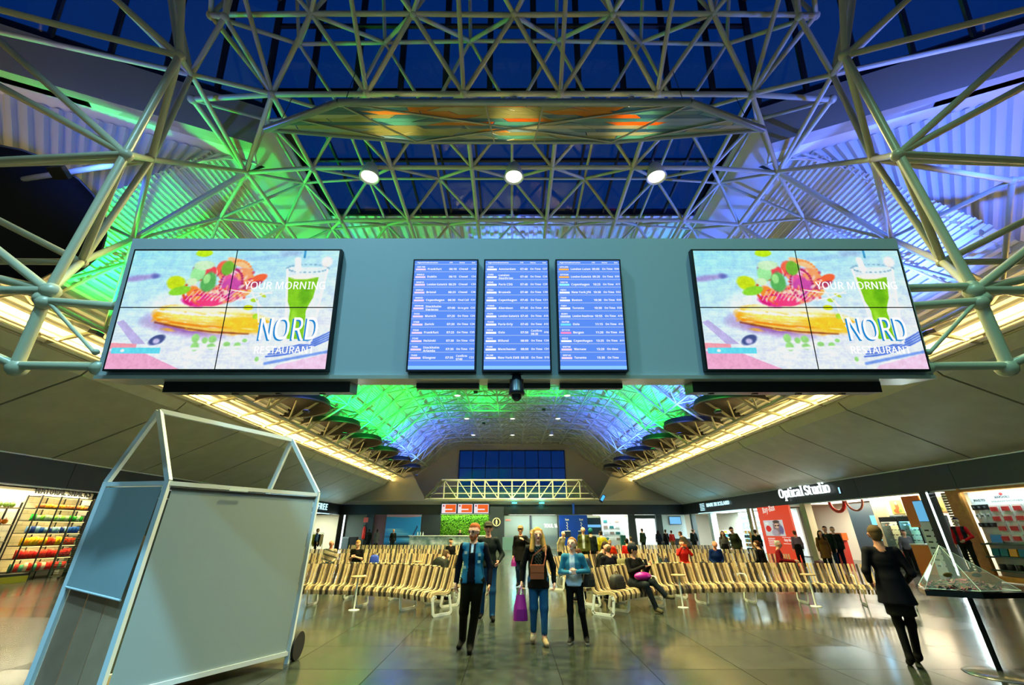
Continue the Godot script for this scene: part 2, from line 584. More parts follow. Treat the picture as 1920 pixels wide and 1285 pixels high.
func lamps() -> void:
	var lens := glow("downlight_lens", Color(1.0, 0.98, 0.88), 3.0)
	var shell := mat("downlight_shell", Color(0.75, 0.76, 0.72), 0.4)
	var rows := [4.2, -0.4, -8.3, -14.9, -21.5, -28.1, -34.7, -41.3]
	for k in rows.size():
		for x in [-3.85, 0.05, 3.9]:
			var y := 10.35 if rows[k] < 0.0 else 10.6
			var o := thing("downlight", "round pendant downlight with bright lens hanging under the roof truss", "light", Vector3(x, y, rows[k]), 0, "pendant downlights in rows under the truss")
			var st := new_st()
			lathe(st, Vector3.ZERO, [Vector2(0.05, 0.42), Vector2(0.16, 0.4), Vector2(0.24, 0.12), Vector2(0.27, -0.02), Vector2(0.25, -0.03), Vector2(0.2, 0.06)], 18)
			var sh := fin(st, "shell", shell, o)
			var s2 := new_st()
			lathe(s2, Vector3.ZERO, [Vector2(0.215, 0.02), Vector2(0.14, -0.03), Vector2(0.0, -0.05)], 18)
			fin(s2, "lens", lens, sh)
			var s3 := new_st()
			tb(s3, Vector3(0, 0.42, 0), Vector3(0, 0.62, 0), 0.025)
			fin(s3, "stem", shell, o)
			spot("downlight_beam", Vector3(x, y - 0.12, rows[k]), Vector3(0, -1, 0), 62.0, (Color(0.64, 0.91, 1.0) if x < -1.0 else (Color(0.5, 0.86, 1.0) if x < 1.0 else Color(0.7, 1.0, 0.85))) if rows[k] > -2.0 else WARM, (85.0 if x < -1.0 else (45.0 if x < 1.0 else 34.0)) if rows[k] > -2.0 else 120.0, 0.22)
	# coves on top of the soffits: a warm tube line and coloured floods
	for s in [-1.0, 1.0]:
		var cv := thing("cove_light", "long warm tube light hidden on the %s soffit edge" % ("snack shop" if s < 0 else "glasses shop"), "light", Vector3(s * 12.6, 6.40, 0), 0, "cove tubes along the soffits")
		var z := 6.0
		while z > -44.0:
			put("tube", unit_tube(), glow("cove_tube", Color(1.0, 0.84, 0.5), 2.0), cv, tube_xf(Vector3(0, 0, z), Vector3(0, 0, z - 1.9), 0.02))
			z -= 2.0
		for z2 in [2.0, -8.0, -18.0, -28.0, -38.0]:
			area("cove_glow", Vector3(s * 12.56, 6.44, z2 - 4.0), Vector3(-s * 0.35, 1, 0), Vector2(9.6, 0.08), Color(1.0, 0.84, 0.5), 12.0 if z2 > 0.0 else 36.0)
	# coloured floodlights: position along the hall, side, colour
	var G := Color(0.0, 1.0, 0.36)
	var B := Color(0.25, 0.4, 1.0)
	for f in [[-1, 9.4, G, 62], [-1, 12.8, G, 50], [-1, 17.7, B, 60], [-1, 22.3, G, 90], [-1, 26.9, G, 110], [-1, 31.5, G, 80], [-1, 36.1, B, 90], [-1, 40.7, B, 80], [1, 9.4, B, 90], [1, 12.8, B, 80], [1, 17.7, G, 50], [1, 22.3, B, 100], [1, 26.9, G, 90], [1, 31.5, B, 90], [1, 36.1, B, 90]]:
		if f[1] < 13.0:
			flood(Vector3(f[0] * 10.5, 6.2, -f[1]), Vector3(-f[0] * 0.28, 1, -0.02), f[2], f[3])
		else:
			flood(Vector3(f[0] * 9.0, 6.4, -f[1]), Vector3(-f[0] * 0.1, 1, -0.02), f[2], f[3])
	for f in [[-1, 5.2, B, 10], [1, 5.2, B, 42]]:
		flood(Vector3(f[0] * (7.7 if f[0] < 0 else 9.2), 7.2, -f[1] + (0.0 if f[0] < 0 else 0.6)), Vector3(f[0] * 0.1, 1, -0.55), f[2], f[3])
	for f in [[-2.2, 24.0, G, 26], [2.2, 28.0, G, 26], [-2.2, 32.0, G, 26], [0.0, 13.0, B, 36]]:
		flood(Vector3(f[0], 9.3, -f[1]), Vector3(0.1, 1, -0.2), f[2], f[3])
	# three lamps above the hanging art glass
	for x in [-2.6, 0.05, 2.7]:
		var o := thing("spotlight", "short round spotlight above the hanging art glass", "light", Vector3(x, 10.25, -6.25), 0, "spotlights above the art glass")
		var st := new_st()
		lathe(st, Vector3.ZERO, [Vector2(0.0, 0.3), Vector2(0.1, 0.3), Vector2(0.13, 0.0), Vector2(0.11, 0.02)], 14)
		fin(st, "shell", shell, o)
		var s2 := new_st()
		lathe(s2, Vector3.ZERO, [Vector2(0.11, 0.02), Vector2(0.0, 0.0)], 14)
		fin(s2, "lens", lens, o)
		spot("spotlight_beam", Vector3(x, 10.2, -6.25), Vector3(0, -1, 0), 55.0, Color(1, 0.95, 0.8), 9.0, 0.1)

func flood(at: Vector3, dir: Vector3, c: Color, e: float) -> void:
	var green := c.g > c.b
	var o := thing("floodlight", "small black floodlight aimed up at the roof, glowing %s" % ("green" if green else "blue"), "light", at, 0, "%s floodlights on the truss" % ("green" if green else "blue"))
	var b := frame_of(dir)
	var st := new_st()
	bx(st, Vector3.ZERO, Vector3(0.24, 0.1, 0.2), b)
	var hs := fin(st, "housing", mat("flood_housing", Color(0.05, 0.05, 0.05), 0.5), o)
	var s2 := new_st()
	bx(s2, b.y * 0.055, Vector3(0.2, 0.012, 0.16), b)
	fin(s2, "lens", glow("flood_lens_green" if green else "flood_lens_blue", c, 3.0), hs)
	spot("flood_beam", at + b.y * 0.09, dir, 66.0, c, e, 0.08)

# ---------- space frame ----------
var segs := []

func seg(a: Vector3, b: Vector3, r := 0.055) -> void:
	segs.append([a, b, r])

func P(x: float, up: float, d: float) -> Vector3:
	return Vector3(x, up + EYE, -d)

func trusses() -> void:
	var paint := mat("truss_paint", Color(0.66, 0.655, 0.55), 0.36)
	var S := 2.09
	var low := [Vector2(1.1, 9.04), Vector2(3.3, 9.04), Vector2(5.45, 9.02), Vector2(7.2, 8.85), Vector2(9.4, 6.6), Vector2(11.4, 5.1), Vector2(13.0, 4.72)]
	var top := [Vector2(0, 9.72), Vector2(2.2, 9.72), Vector2(4.35, 9.72), Vector2(6.25, 9.55), Vector2(8.4, 8.2), Vector2(10.5, 6.65), Vector2(12.4, 5.35)]
	var rows := []
	var d := 6.2
	while d < 50.0:
		rows.append(d)
		d += S
	for i in rows.size():
		var di: float = rows[i]
		for s in [-1.0, 1.0]:
			for k in low.size():
				if k > 3 and di < 8.0: continue
				var a := P(s * low[k].x, low[k].y, di)
				if k + 1 < low.size() and not (k >= 3 and di < 8.0):
					seg(a, P(s * low[k + 1].x, low[k + 1].y, di), 0.06)
				if i + 1 < rows.size():
					seg(a, P(s * low[k].x, low[k].y, rows[i + 1]), 0.06)
		seg(P(-1.1, 9.04, di), P(1.1, 9.04, di), 0.06)
		if i + 1 == rows.size(): continue
		var dm: float = di + S * 0.5
		var tops := []
		for k in range(top.size() - 1, 0, -1):
			tops.append([-1.0, k])
		tops.append([1.0, 0])
		for k in range(1, top.size()):
			tops.append([1.0, k])
		for q in tops.size():
			var s: float = tops[q][0]
			var k: int = tops[q][1]
			if k > 3 and di < 8.0: continue
			var t := P(s * top[k].x, top[k].y, dm)
			# to the four lower nodes round it
			var ends := [k - 1, k] if k > 0 else [0, -1]
			for e in ends:
				var n: Vector2 = low[absi(e) if e >= 0 else 0]
				var sg: float = s if e >= 0 else -1.0
				seg(t, P(sg * n.x, n.y, di), 0.045)
				seg(t, P(sg * n.x, n.y, rows[i + 1]), 0.045)
			if i + 2 < rows.size():
				seg(t, P(s * top[k].x, top[k].y, dm + S), 0.04)
			if q + 1 < tops.size() and not (di < 8.0 and tops[q + 1][1] > 3):
				var t2: Array = tops[q + 1]
				seg(t, P(t2[0] * top[t2[1]].x, top[t2[1]].y, dm), 0.04)
	# raised part under the lantern
	var A := []
	for x in [-6.45, -4.35, -2.17, 0.05, 2.2, 4.35, 6.5]:
		A.append(P(x, 10.3 - 0.012 * x * x * 0.5, 5.27 - absf(x) * 0.02))
	var Bn := []
	for x in [-5.35, -3.2, -1.05, 1.12, 3.25, 5.4]:
		Bn.append(P(x, 11.3 - 0.03 * absf(x), 6.34))
	var Cn := []
	for x in [-5.45, -3.3, -1.1, 1.1, 3.3, 5.45]:
		Cn.append(P(x, 9.04, 6.2))
	var Zn := []
	for x in [-5.5, -3.3, -1.1, 1.1, 3.3, 5.5]:
		Zn.append(P(x, 10.7, 3.6))
	for i in 7:
		if i < 6:
			seg(A[i], A[i + 1], 0.055)
			seg(A[i], Bn[i], 0.05)
			seg(A[i + 1], Bn[i], 0.05)
			seg(A[i], Cn[i], 0.055)
			seg(A[i + 1], Cn[i], 0.055)
			seg(A[i], Zn[i], 0.05)
			seg(A[i + 1], Zn[i], 0.05)
			seg(Cn[i], Zn[i], 0.05)
			seg(Bn[i], P(Bn[i].x, 13.3, 5.1), 0.045)
			seg(A[i], P(Bn[i].x, 13.3, 5.1), 0.045)
			seg(A[i + 1], P(Bn[i].x, 13.3, 5.1), 0.045)
			if i < 5:
				seg(Bn[i], Bn[i + 1], 0.05)
				seg(Bn[i], P(0.5 * (Bn[i].x + Bn[i + 1].x), 9.72, 7.25), 0.045)
				seg(Bn[i + 1], P(0.5 * (Bn[i].x + Bn[i + 1].x), 9.72, 7.25), 0.045)
	# near frames on both sides of the crossing
	for s in [-1.0, 1.0]:
		var N1 := P(s * 5.31, 6.9, 4.1)
		var N2 := P(s * 5.32, 4.72, 4.1)
		var N3 := P(s * 5.42, 2.56, 4.15)
		var N4 := P(s * 5.5, 1.67, 4.28)
		var N1b := P(s * 6.6, 8.55, 5.45)
		var N2b := P(s * 6.4, 6.0, 5.32)
		var N3b := P(s * 9.4, 6.6, 8.25)
		var N3c := P(s * 6.6, 3.75, 5.25)
		var M1 := P(s * 5.9, 9.6, 4.95)
		var M2 := Vector3(Cn[0].x if s < 0 else Cn[5].x, Cn[0].y, Cn[0].z)
		var M3 := P(s * 7.2, 8.85, 8.25)
		var L := 0.058
		for e in [[N1, N2], [N2, N3], [N3, N3 + (N4 - N3) * 0.12], [N1, N2b], [N2, N2b], [N2b, N3c], [N2, N3c], [N3c, N3]]:
			seg(e[0], e[1], 0.05)
		seg(N3, N4, 0.06)
		seg(N4, P(s * 4.6, 1.66, 4.28), 0.05)
		seg(N3 + Vector3(0, -0.14, 0), P(s * 4.6, 2.40, 4.25), 0.05)
		if s > 0:
			seg(N3 + Vector3(0, 0.06, 0), P(s * 4.6, 2.62, 4.2), 0.05)
		seg(N3 + Vector3(0, -0.1, 0), P(s * 4.62, 1.8, 4.2), 0.022)
		seg(N4, P(s * 7.0, 2.35, 3.3), 0.045)
		for e in [[N1, P(s * 8.2, 7.1, 3.4)], [N1, P(s * 7.2, 8.3, 3.1)], [N1, P(s * 5.4, 9.0, 3.4)], [N1, N1b], [N1, P(s * 6.4, 9.6, 4.0)]]:
			seg(e[0], e[1], 0.048)
		for e in [[N2, P(s * 8.6, 4.6, 4.2)], [N2, P(s * 8.2, 7.1, 3.4)], [N2, P(s * 8.9, 6.6, 3.6)], [N3, P(s * 8.0, 3.3, 4.5)], [N3, P(s * 7.6, 2.55, 4.1)], [N3, P(s * 8.6, 4.6, 4.2)], [N3c, P(s * 9.2, 3.6, 5.0)], [N3c, P(s * 8.6, 4.6, 4.2)]]:
			seg(e[0], e[1], 0.05)
		for e in [[N1b, M1], [N1b, M2], [N1b, M3], [N1b, N2b], [N1b, P(s * 7.7, 9.2, 3.9)], [N1b, P(s * 6.9, 10.4, 4.3)], [N1b, P(s * 11.3, 9.0, 4.6)], [M1, M2], [M1, A[0] if s < 0 else A[6]], [M1, P(s * 5.6, 11.0, 4.2)], [M1, P(s * 6.1, 11.6, 4.9)], [M2, M3], [M2, A[1] if s < 0 else A[5]], [M3, N2b], [N2b, N3b], [N2b, P(s * 10.2, 6.5, 6.3)], [N2b, P(s * 8.6, 4.6, 4.2)], [N3c, N3b], [N3b, M3], [N3b, P(s * 10.2, 6.5, 6.3)], [P(s * 10.2, 6.5, 6.3), P(s * 11.4, 5.1, 8.25)], [P(s * 10.2, 6.5, 6.3), P(s * 12.5, 6.4, 5.2)], [N3c, P(s * 11.4, 5.1, 8.25)]]:
			seg(e[0], e[1], 0.052)
		for e in [[P(s * 8.2, 7.1, 3.4), P(s * 13.0, 8.0, 2.5)], [P(s * 7.2, 8.3, 3.1), P(s * 10.4, 9.6, 1.4)], [P(s * 8.6, 4.6, 4.2), P(s * 13.0, 5.2, 4.2)], [P(s * 8.9, 6.6, 3.6), P(s * 13.0, 7.0, 3.0)], [P(s * 8.0, 3.3, 4.5), P(s * 13.2, 5.0, 4.8)], [P(s * 7.6, 2.55, 4.1), P(s * 13.4, 4.5, 3.8)], [P(s * 7.0, 2.35, 3.3), P(s * 13.4, 4.5, 2.2)], [P(s * 9.2, 3.6, 5.0), P(s * 13.2, 5.0, 5.4)], [P(s * 11.3, 9.0, 4.6), P(s * 12.7, 9.1, 4.5)]]:
			seg(e[0], e[1], 0.048)
	# the longest-showing tubes are parts of their own, the rest one mass
	segs.sort_custom(func(p, q): return seg_key(p) < seg_key(q))
	var fr := thing("roof_truss", "pale steel tube space frame carrying the roof", "truss", Vector3.ZERO, 0, "", "structure")
	var nodes := {}
	for k in segs.size():
		for e in 2:
			var key: Vector3i = Vector3i((segs[k][e] * 20.0).round())
			nodes[key] = maxf(nodes.get(key, 0.0), segs[k][2])
		if k < 300:
			put("truss_tube", unit_tube(), paint, fr, tube_xf(segs[k][0], segs[k][1], segs[k][2]))
	var mm := MultiMesh.new()
	mm.transform_format = MultiMesh.TRANSFORM_3D
	mm.mesh = unit_tube()
	mm.instance_count = maxi(segs.size() - 300, 0)
	for k in range(300, segs.size()):
		mm.set_instance_transform(k - 300, tube_xf(segs[k][0], segs[k][1], segs[k][2]))
	var mi := MultiMeshInstance3D.new()
	mi.name = "far_truss_tubes"
	mi.multimesh = mm
	mi.material_override = paint
	mi.set_meta("kind", "stuff")
	fr.add_child(mi)
	var bs := new_st()
	ball(bs, Vector3.ZERO, Vector3.ONE, 6, 9)
	var bm := mesh_of(bs)
	var keys := nodes.keys()
	keys.sort_custom(func(p, q): return Vector3(p).length() < Vector3(q).length())
	for k in mini(keys.size(), 150):
		var c: Vector3 = Vector3(keys[k]) / 20.0
		put("truss_joint", bm, paint, fr, Transform3D(Basis().scaled(Vector3.ONE * nodes[keys[k]] * 1.7), c))
	# dark round dishes hung under the slopes
	var dishes := [20.0, 24.6, 29.2, 33.8, 38.4, 43.0, 15.4]
	for s in [-1.0, 1.0]:
		for dd in dishes:
			dish(Vector3(s * 10.9, 7.22, -dd), Vector3(0, 0, -s * 0.10), 1.75, s)
	var big := dish(Vector3(-9.75, 7.25, -6.35), Vector3.ZERO, 1.3, -1.0)
	big.basis = frame_of(Vector3(-0.6, 0.55, -0.58))
	big.set_meta("label", "big black round dish tilted to the crossing, beside the steep roof")
	big.remove_meta("group")

func dish(at: Vector3, tilt: Vector3, r: float, s: float) -> Node3D:
	var o := thing("ventilation_dish", "black round ventilation dish hung under the roof slope on the %s side" % ("snack shop" if s < 0 else "glasses shop"), "vent", at, 0, "black dishes along the %s slope" % ("snack shop" if s < 0 else "glasses shop"))
	o.rotation = tilt
	var st := new_st()
	lathe(st, Vector3.ZERO, [Vector2(0.0, 0.42), Vector2(r * 0.8, 0.40), Vector2(r * 0.97, 0.3), Vector2(r * 0.99, 0.02)], 28)
	var ds := fin(st, "dish", mat("dish_black", Color(0.012, 0.013, 0.013), 0.8), o)
	var s2 := new_st()
	lathe(s2, Vector3.ZERO, [Vector2(r * 0.985, 0.02), Vector2(r * 0.985, -0.03), Vector2(r * 1.01, -0.03), Vector2(r * 1.01, 0.03)], 28)
	fin(s2, "rim", mat("dish_rim", Color(0.3, 0.29, 0.26), 0.5), ds)
	return o

func seg_key(q: Array) -> float:
	var m: Vector3 = (q[0] + q[1]) * 0.5
	var b := 0.0 if m.z < -2.5 and absf(m.x) < 0.9 * absf(m.z) + 1.8 * (m.y - EYE) * 0.4 + 1.0 else 40.0
	return m.distance_to(Vector3(0, EYE, 0)) + b

# ---------- hanging sign board ----------
var grainy := FastNoiseLite.new()

func blob(im: Image, cx: float, cy: float, rx: float, ry: float, c: Color, soft := 0.25, rot := 0.0) -> void:
	var W := im.get_width()
	var H := im.get_height()
	var X := cx * W
	var Y := cy * H
	var RX := rx * W
	var RY := ry * H
	var R := maxf(RX, RY) * 1.05
	var cr := cos(rot)
	var sr := sin(rot)
	for y in range(maxi(0, int(Y - R)), mini(H, int(Y + R) + 1)):
		for x in range(maxi(0, int(X - R)), mini(W, int(X + R) + 1)):
			var dx := x - X
			var dy := y - Y
			var q := Vector2((dx * cr + dy * sr) / RX, (dy * cr - dx * sr) / RY).length() * (1.0 + 0.22 * grainy.get_noise_2d(x * 1.3 + cx * 900.0, y * 1.3))
			var a := clampf((1.0 - q) / maxf(soft, 0.01), 0.0, 1.0) * c.a
			if a > 0.0:
				im.set_pixel(x, y, im.get_pixel(x, y).lerp(Color(c.r, c.g, c.b), a))

func poly_fill(im: Image, pts: Array, c: Color) -> void:
	var W := im.get_width()
	var H := im.get_height()
	var pv := PackedVector2Array()
	var lo := Vector2(9, 9)
	var hi := Vector2(-9, -9)
	for p in pts:
		pv.append(p)
		lo = lo.min(p)
		hi = hi.max(p)
	for y in range(maxi(0, int(lo.y * H)), mini(H, int(hi.y * H) + 1)):
		for x in range(maxi(0, int(lo.x * W)), mini(W, int(hi.x * W) + 1)):
			if Geometry2D.is_point_in_polygon(Vector2((x + 0.5) / W, (y + 0.5) / H), pv):
				im.set_pixel(x, y, im.get_pixel(x, y).lerp(Color(c.r, c.g, c.b), c.a))

func stroke(im: Image, a: Vector2, b: Vector2, w: float, c: Color, bend := 0.0) -> void:
	var n := int(a.distance_to(b) / (w * 0.6)) + 2
	for i in n + 1:
		var t := float(i) / n
		var p := a.lerp(b, t) + Vector2(0, bend * sin(PI * t))
		blob(im, p.x, p.y, w * 0.6, w, c, 0.6)

func breakfast_picture() -> ImageTexture:
	var im := Image.create(576, 340, false, Image.FORMAT_RGBA8)
	var n := FastNoiseLite.new()
	n.seed = 3
	n.frequency = 0.012
	for y in 340:
		var v := y / 340.0
		for x in 576:
			var u := x / 576.0
			var base := Color(0.60, 0.90, 1.0).lerp(Color(0.90, 0.93, 1.0), clampf(v * 1.1 + u * 0.35, 0, 1))
			var k := n.get_noise_2d(x, y * 3.0) * 0.10 + n.get_noise_2d(x * 0.4, y * 14.0) * 0.05
			im.set_pixel(x, y, Color(clampf(base.r + k, 0, 1), clampf(base.g + k * 0.8, 0, 1), clampf(base.b + k * 0.5, 0, 1)))
	# cloth and boards behind
	poly_fill(im, [Vector2(0, 0.86), Vector2(0.16, 0.87), Vector2(0.34, 1.0), Vector2(0, 1.0)], Color(0.93, 0.66, 0.80))
	poly_fill(im, [Vector2(0, 0.79), Vector2(0.12, 0.80), Vector2(0.12, 0.83), Vector2(0, 0.84)], Color(0.95, 0.62, 0.68))
	poly_fill(im, [Vector2(0.0, 0.62), Vector2(0.03, 0.60), Vector2(0.16, 0.80), Vector2(0.10, 0.80)], Color(0.72, 0.66, 0.88, 0.8))
	stroke(im, Vector2(0.0, 0.26), Vector2(0.12, 0.23), 0.035, Color(0.62, 0.52, 0.80, 0.6))
	blob(im, 0.13, 0.23, 0.03, 0.03, Color(0.38, 0.42, 0.72), 0.7)
	stroke(im, Vector2(0.55, 0.08), Vector2(0.74, 0.05), 0.03, Color(0.55, 0.72, 0.90, 0.35))
	stroke(im, Vector2(0.72, 0.02), Vector2(0.80, 0.03), 0.04, Color(0.60, 0.70, 0.85, 0.4))
	# shadow under the omelette, then omelette
	blob(im, 0.33, 0.655, 0.24, 0.10, Color(0.62, 0.42, 0.72), 0.6, 0.16)
	blob(im, 0.30, 0.47, 0.20, 0.15, Color(0.93, 0.97, 1.0, 0.9), 0.5)
	blob(im, 0.44, 0.60, 0.31, 0.105, Color(0.98, 0.66, 0.10), 0.12, 0.10)
	blob(im, 0.45, 0.645, 0.27, 0.075, Color(1.0, 0.80, 0.36), 0.35, 0.11)
	blob(im, 0.43, 0.555, 0.29, 0.075, Color(1.0, 0.92, 0.45), 0.4, 0.07)
	blob(im, 0.42, 0.515, 0.25, 0.04, Color(1.0, 0.98, 0.85), 0.6, 0.04)
	for i in 16:
		var x0 := 0.18 + 0.034 * i
		stroke(im, Vector2(x0, 0.52 + 0.004 * i), Vector2(x0 + 0.07, 0.545 + 0.004 * i), 0.012, Color(1, 1, 0.97, 0.75))
	stroke(im, Vector2(0.19, 0.60), Vector2(0.72, 0.655), 0.014, Color(0.92, 0.50, 0.05, 0.75), 0.03)
	stroke(im, Vector2(0.18, 0.62), Vector2(0.62, 0.715), 0.012, Color(0.55, 0.25, 0.12, 0.7), 0.02)
	# ham slices
	for h in [[0.43, 0.40, 0.14, 0.09, Color(0.98, 0.55, 0.42), -0.1], [0.36, 0.44, 0.09, 0.06, Color(0.90, 0.20, 0.58), 0.1], [0.41, 0.455, 0.07, 0.045, Color(0.98, 0.25, 0.50), 0.0], [0.52, 0.30, 0.075, 0.16, Color(0.92, 0.36, 0.62), 0.3], [0.55, 0.26, 0.05, 0.13, Color(1.0, 0.62, 0.40), 0.1], [0.50, 0.33, 0.05, 0.10, Color(0.80, 0.30, 0.66), 0.5], [0.62, 0.26, 0.06, 0.045, Color(0.98, 0.40, 0.22), -0.5], [0.60, 0.31, 0.06, 0.03, Color(0.70, 0.25, 0.40), -0.4], [0.33, 0.38, 0.05, 0.06, Color(1.0, 0.56, 0.20), 0.8], [0.38, 0.19, 0.045, 0.07, Color(0.93, 0.28, 0.34), 0.2], [0.45, 0.17, 0.04, 0.08, Color(0.97, 0.40, 0.30), 0.0], [0.52, 0.11, 0.07, 0.035, Color(1.0, 0.78, 0.55), 0.4], [0.45, 0.37, 0.05, 0.035, Color(1.0, 0.80, 0.74), 0.0], [0.56, 0.38, 0.05, 0.03, Color(1.0, 0.70, 0.35), -0.3]]:
		blob(im, h[0], h[1], h[2], h[3], h[4], 0.22, h[5])
	for arc in [[0.34, 0.36, 0.06, 0.10, Color(0.86, 0.30, 0.12)], [0.52, 0.27, 0.075, 0.18, Color(1.0, 0.60, 0.32)], [0.50, 0.30, 0.05, 0.13, Color(0.70, 0.16, 0.42)], [0.45, 0.42, 0.12, 0.08, Color(0.95, 0.32, 0.30)], [0.40, 0.44, 0.10, 0.05, Color(0.85, 0.12, 0.45)]]:
		for k in 22:
			var an := PI * (0.75 + 1.3 * k / 22.0)
			blob(im, arc[0] + arc[2] * cos(an), arc[1] + arc[3] * sin(an), 0.010, 0.016, arc[4], 0.7)
	blob(im, 0.60, 0.635, 0.14, 0.085, Color(1.0, 0.80, 0.18), 0.4, 0.06)
	for i in 12:
		stroke(im, Vector2(0.30 + 0.02 * i, 0.44), Vector2(0.33 + 0.022 * i, 0.36), 0.008, Color(1.0, 0.86, 0.80, 0.45))
	var pr := RandomNumberGenerator.new()
	pr.seed = 8
	for i in 60:
		var px := pr.randf_range(0.30, 0.60)
		blob(im, px, pr.randf_range(0.16, 0.46), pr.randf_range(0.008, 0.025), pr.randf_range(0.006, 0.02), [Color(1.0, 0.85, 0.80, 0.7), Color(0.75, 0.15, 0.40, 0.6), Color(1.0, 0.70, 0.50, 0.7), Color(1, 1, 1, 0.6)][i % 4], 0.6, pr.randf() * 3.0)
	for i in 40:
		blob(im, pr.randf_range(0.17, 0.72), pr.randf_range(0.53, 0.69), pr.randf_range(0.01, 0.05), 0.008, [Color(1, 1, 0.85, 0.6), Color(0.98, 0.72, 0.12, 0.6), Color(1.0, 0.86, 0.30, 0.6)][i % 3], 0.7, 0.1)
	# leaves
	for l in [[0.235, 0.29, 0.05, 0.075, Color(0.78, 0.88, 0.10), 0.4], [0.26, 0.36, 0.06, 0.04, Color(0.55, 0.85, 0.20), -0.2], [0.33, 0.20, 0.04, 0.09, Color(0.62, 0.92, 0.62), 0.2], [0.355, 0.13, 0.06, 0.05, Color(0.80, 0.96, 0.78), 0.0], [0.39, 0.28, 0.042, 0.10, Color(0.36, 0.70, 0.36), 0.1], [0.38, 0.25, 0.02, 0.05, Color(0.62, 0.90, 0.55), 0.1], [0.47, 0.16, 0.034, 0.075, Color(0.45, 0.72, 0.22), 0.2], [0.345, 0.02, 0.045, 0.04, Color(0.75, 0.93, 0.10), 0.0], [0.31, 0.28, 0.03, 0.04, Color(0.82, 0.95, 0.75), 0.0], [0.62, 0.44, 0.02, 0.02, Color(0.7, 0.88, 0.2), 0.0], [0.66, 0.40, 0.02, 0.014, Color(0.75, 0.85, 0.25), 0.5], [0.60, 0.50, 0.025, 0.02, Color(0.85, 0.88, 0.1), 0.0], [0.64, 0.57, 0.016, 0.025, Color(0.7, 0.88, 0.2), 0.0]]:
		blob(im, l[0], l[1], l[2], l[3], l[4], 0.25, l[5])
	for e in [[0.50, 0.35, 0.70, 0.38], [0.60, 0.36, 0.66, 0.50], [0.56, 0.44, 0.70, 0.36], [0.64, 0.44, 0.66, 0.62]]:
		stroke(im, Vector2(e[0], e[1]), Vector2(e[2], e[3]), 0.007, Color(1, 1, 0.95, 0.9), 0.01)
	# sprigs and the knife handle
	for g in [[0.385, 0.75, 0.022, 0.045], [0.39, 0.82, 0.022, 0.04], [0.43, 0.77, 0.016, 0.03], [0.465, 0.76, 0.022, 0.035], [0.465, 0.82, 0.024, 0.03], [0.53, 0.80, 0.02, 0.025], [0.58, 0.81, 0.018, 0.03], [0.61, 0.77, 0.016, 0.02], [0.68, 0.92, 0.012, 0.025]]:
		blob(im, g[0], g[1], g[2], g[3], Color(0.60, 0.86, 0.50), 0.35)
	stroke(im, Vector2(0.33, 0.84), Vector2(0.62, 0.82), 0.014, Color(0.93, 0.98, 0.95))
	blob(im, 0.205, 0.765, 0.045, 0.045, Color(0.28, 0.33, 0.56), 0.25, -0.4)
	blob(im, 0.205, 0.775, 0.02, 0.03, Color(0.80, 0.78, 0.95), 0.5)
	# napkin
	poly_fill(im, [Vector2(0.66, 0.645), Vector2(0.72, 0.62), Vector2(1.0, 0.66), Vector2(1.0, 0.86), Vector2(0.73, 0.97), Vector2(0.70, 0.80)], Color(0.90, 0.94, 1.0))
	for i in 4:
		stroke(im, Vector2(0.72 + 0.01 * i, 0.90 - 0.02 * i), Vector2(1.0, 0.76 - 0.02 * i), 0.010, Color(0.30, 0.45, 0.85, 0.9), 0.03)
	stroke(im, Vector2(0.72, 0.955), Vector2(1.0, 0.86), 0.016, Color(0.45, 0.60, 0.92, 0.9))
	poly_fill(im, [Vector2(0.78, 0.97), Vector2(1.0, 0.875), Vector2(1.0, 1.0), Vector2(0.76, 1.0)], Color(0.95, 0.80, 0.92))
	# glass of green juice
	poly_fill(im, [Vector2(0.755, 0.15), Vector2(0.955, 0.15), Vector2(0.925, 0.78), Vector2(0.79, 0.78)], Color(0.93, 0.97, 1.0, 0.75))
	poly_fill(im, [Vector2(0.765, 0.24), Vector2(0.915, 0.24), Vector2(0.90, 0.42), Vector2(0.875, 0.52), Vector2(0.88, 0.76), Vector2(0.80, 0.76), Vector2(0.80, 0.52), Vector2(0.775, 0.42)], Color(0.52, 0.80, 0.12))
	blob(im, 0.86, 0.40, 0.035, 0.11, Color(0.40, 0.70, 0.08), 0.6)
	blob(im, 0.82, 0.62, 0.02, 0.12, Color(0.66, 0.90, 0.25), 0.7)
	blob(im, 0.84, 0.235, 0.075, 0.03, Color(0.97, 0.96, 0.92), 0.4)
	for k in 26:
		var a := TAU * k / 26
		blob(im, 0.855 + 0.10 * cos(a), 0.16 + 0.035 * sin(a), 0.010, 0.010, Color(0.55, 0.72, 0.80), 0.6)
	stroke(im, Vector2(0.80, 0.08), Vector2(0.81, 0.18), 0.03, Color(1, 1, 1))
	stroke(im, Vector2(0.832, 0.0), Vector2(0.832, 0.06), 0.012, Color(0.25, 0.60, 0.80))
	blob(im, 0.945, 0.10, 0.03, 0.06, Color(1.0, 0.95, 0.93), 0.4)
	for q in [[0.757, 0.17, 0.80, 0.79], [0.952, 0.17, 0.912, 0.79], [0.80, 0.79, 0.912, 0.79]]:
		stroke(im, Vector2(q[0], q[1]), Vector2(q[2], q[3]), 0.012, Color(0.98, 1.0, 1.0))
	# cyan ribbon
	poly_fill(im, [Vector2(0.01, 0.83), Vector2(0.235, 0.83), Vector2(0.235, 0.875), Vector2(0.01, 0.875)], Color(0.40, 0.86, 0.95))
	blob(im, 0.06, 0.852, 0.012, 0.016, Color(0.95, 1, 1), 0.4)
	# soften as a photograph is, then lay fine mottling over it
	im.resize(288, 170, Image.INTERPOLATE_LANCZOS)
	im.resize(576, 340, Image.INTERPOLATE_CUBIC)
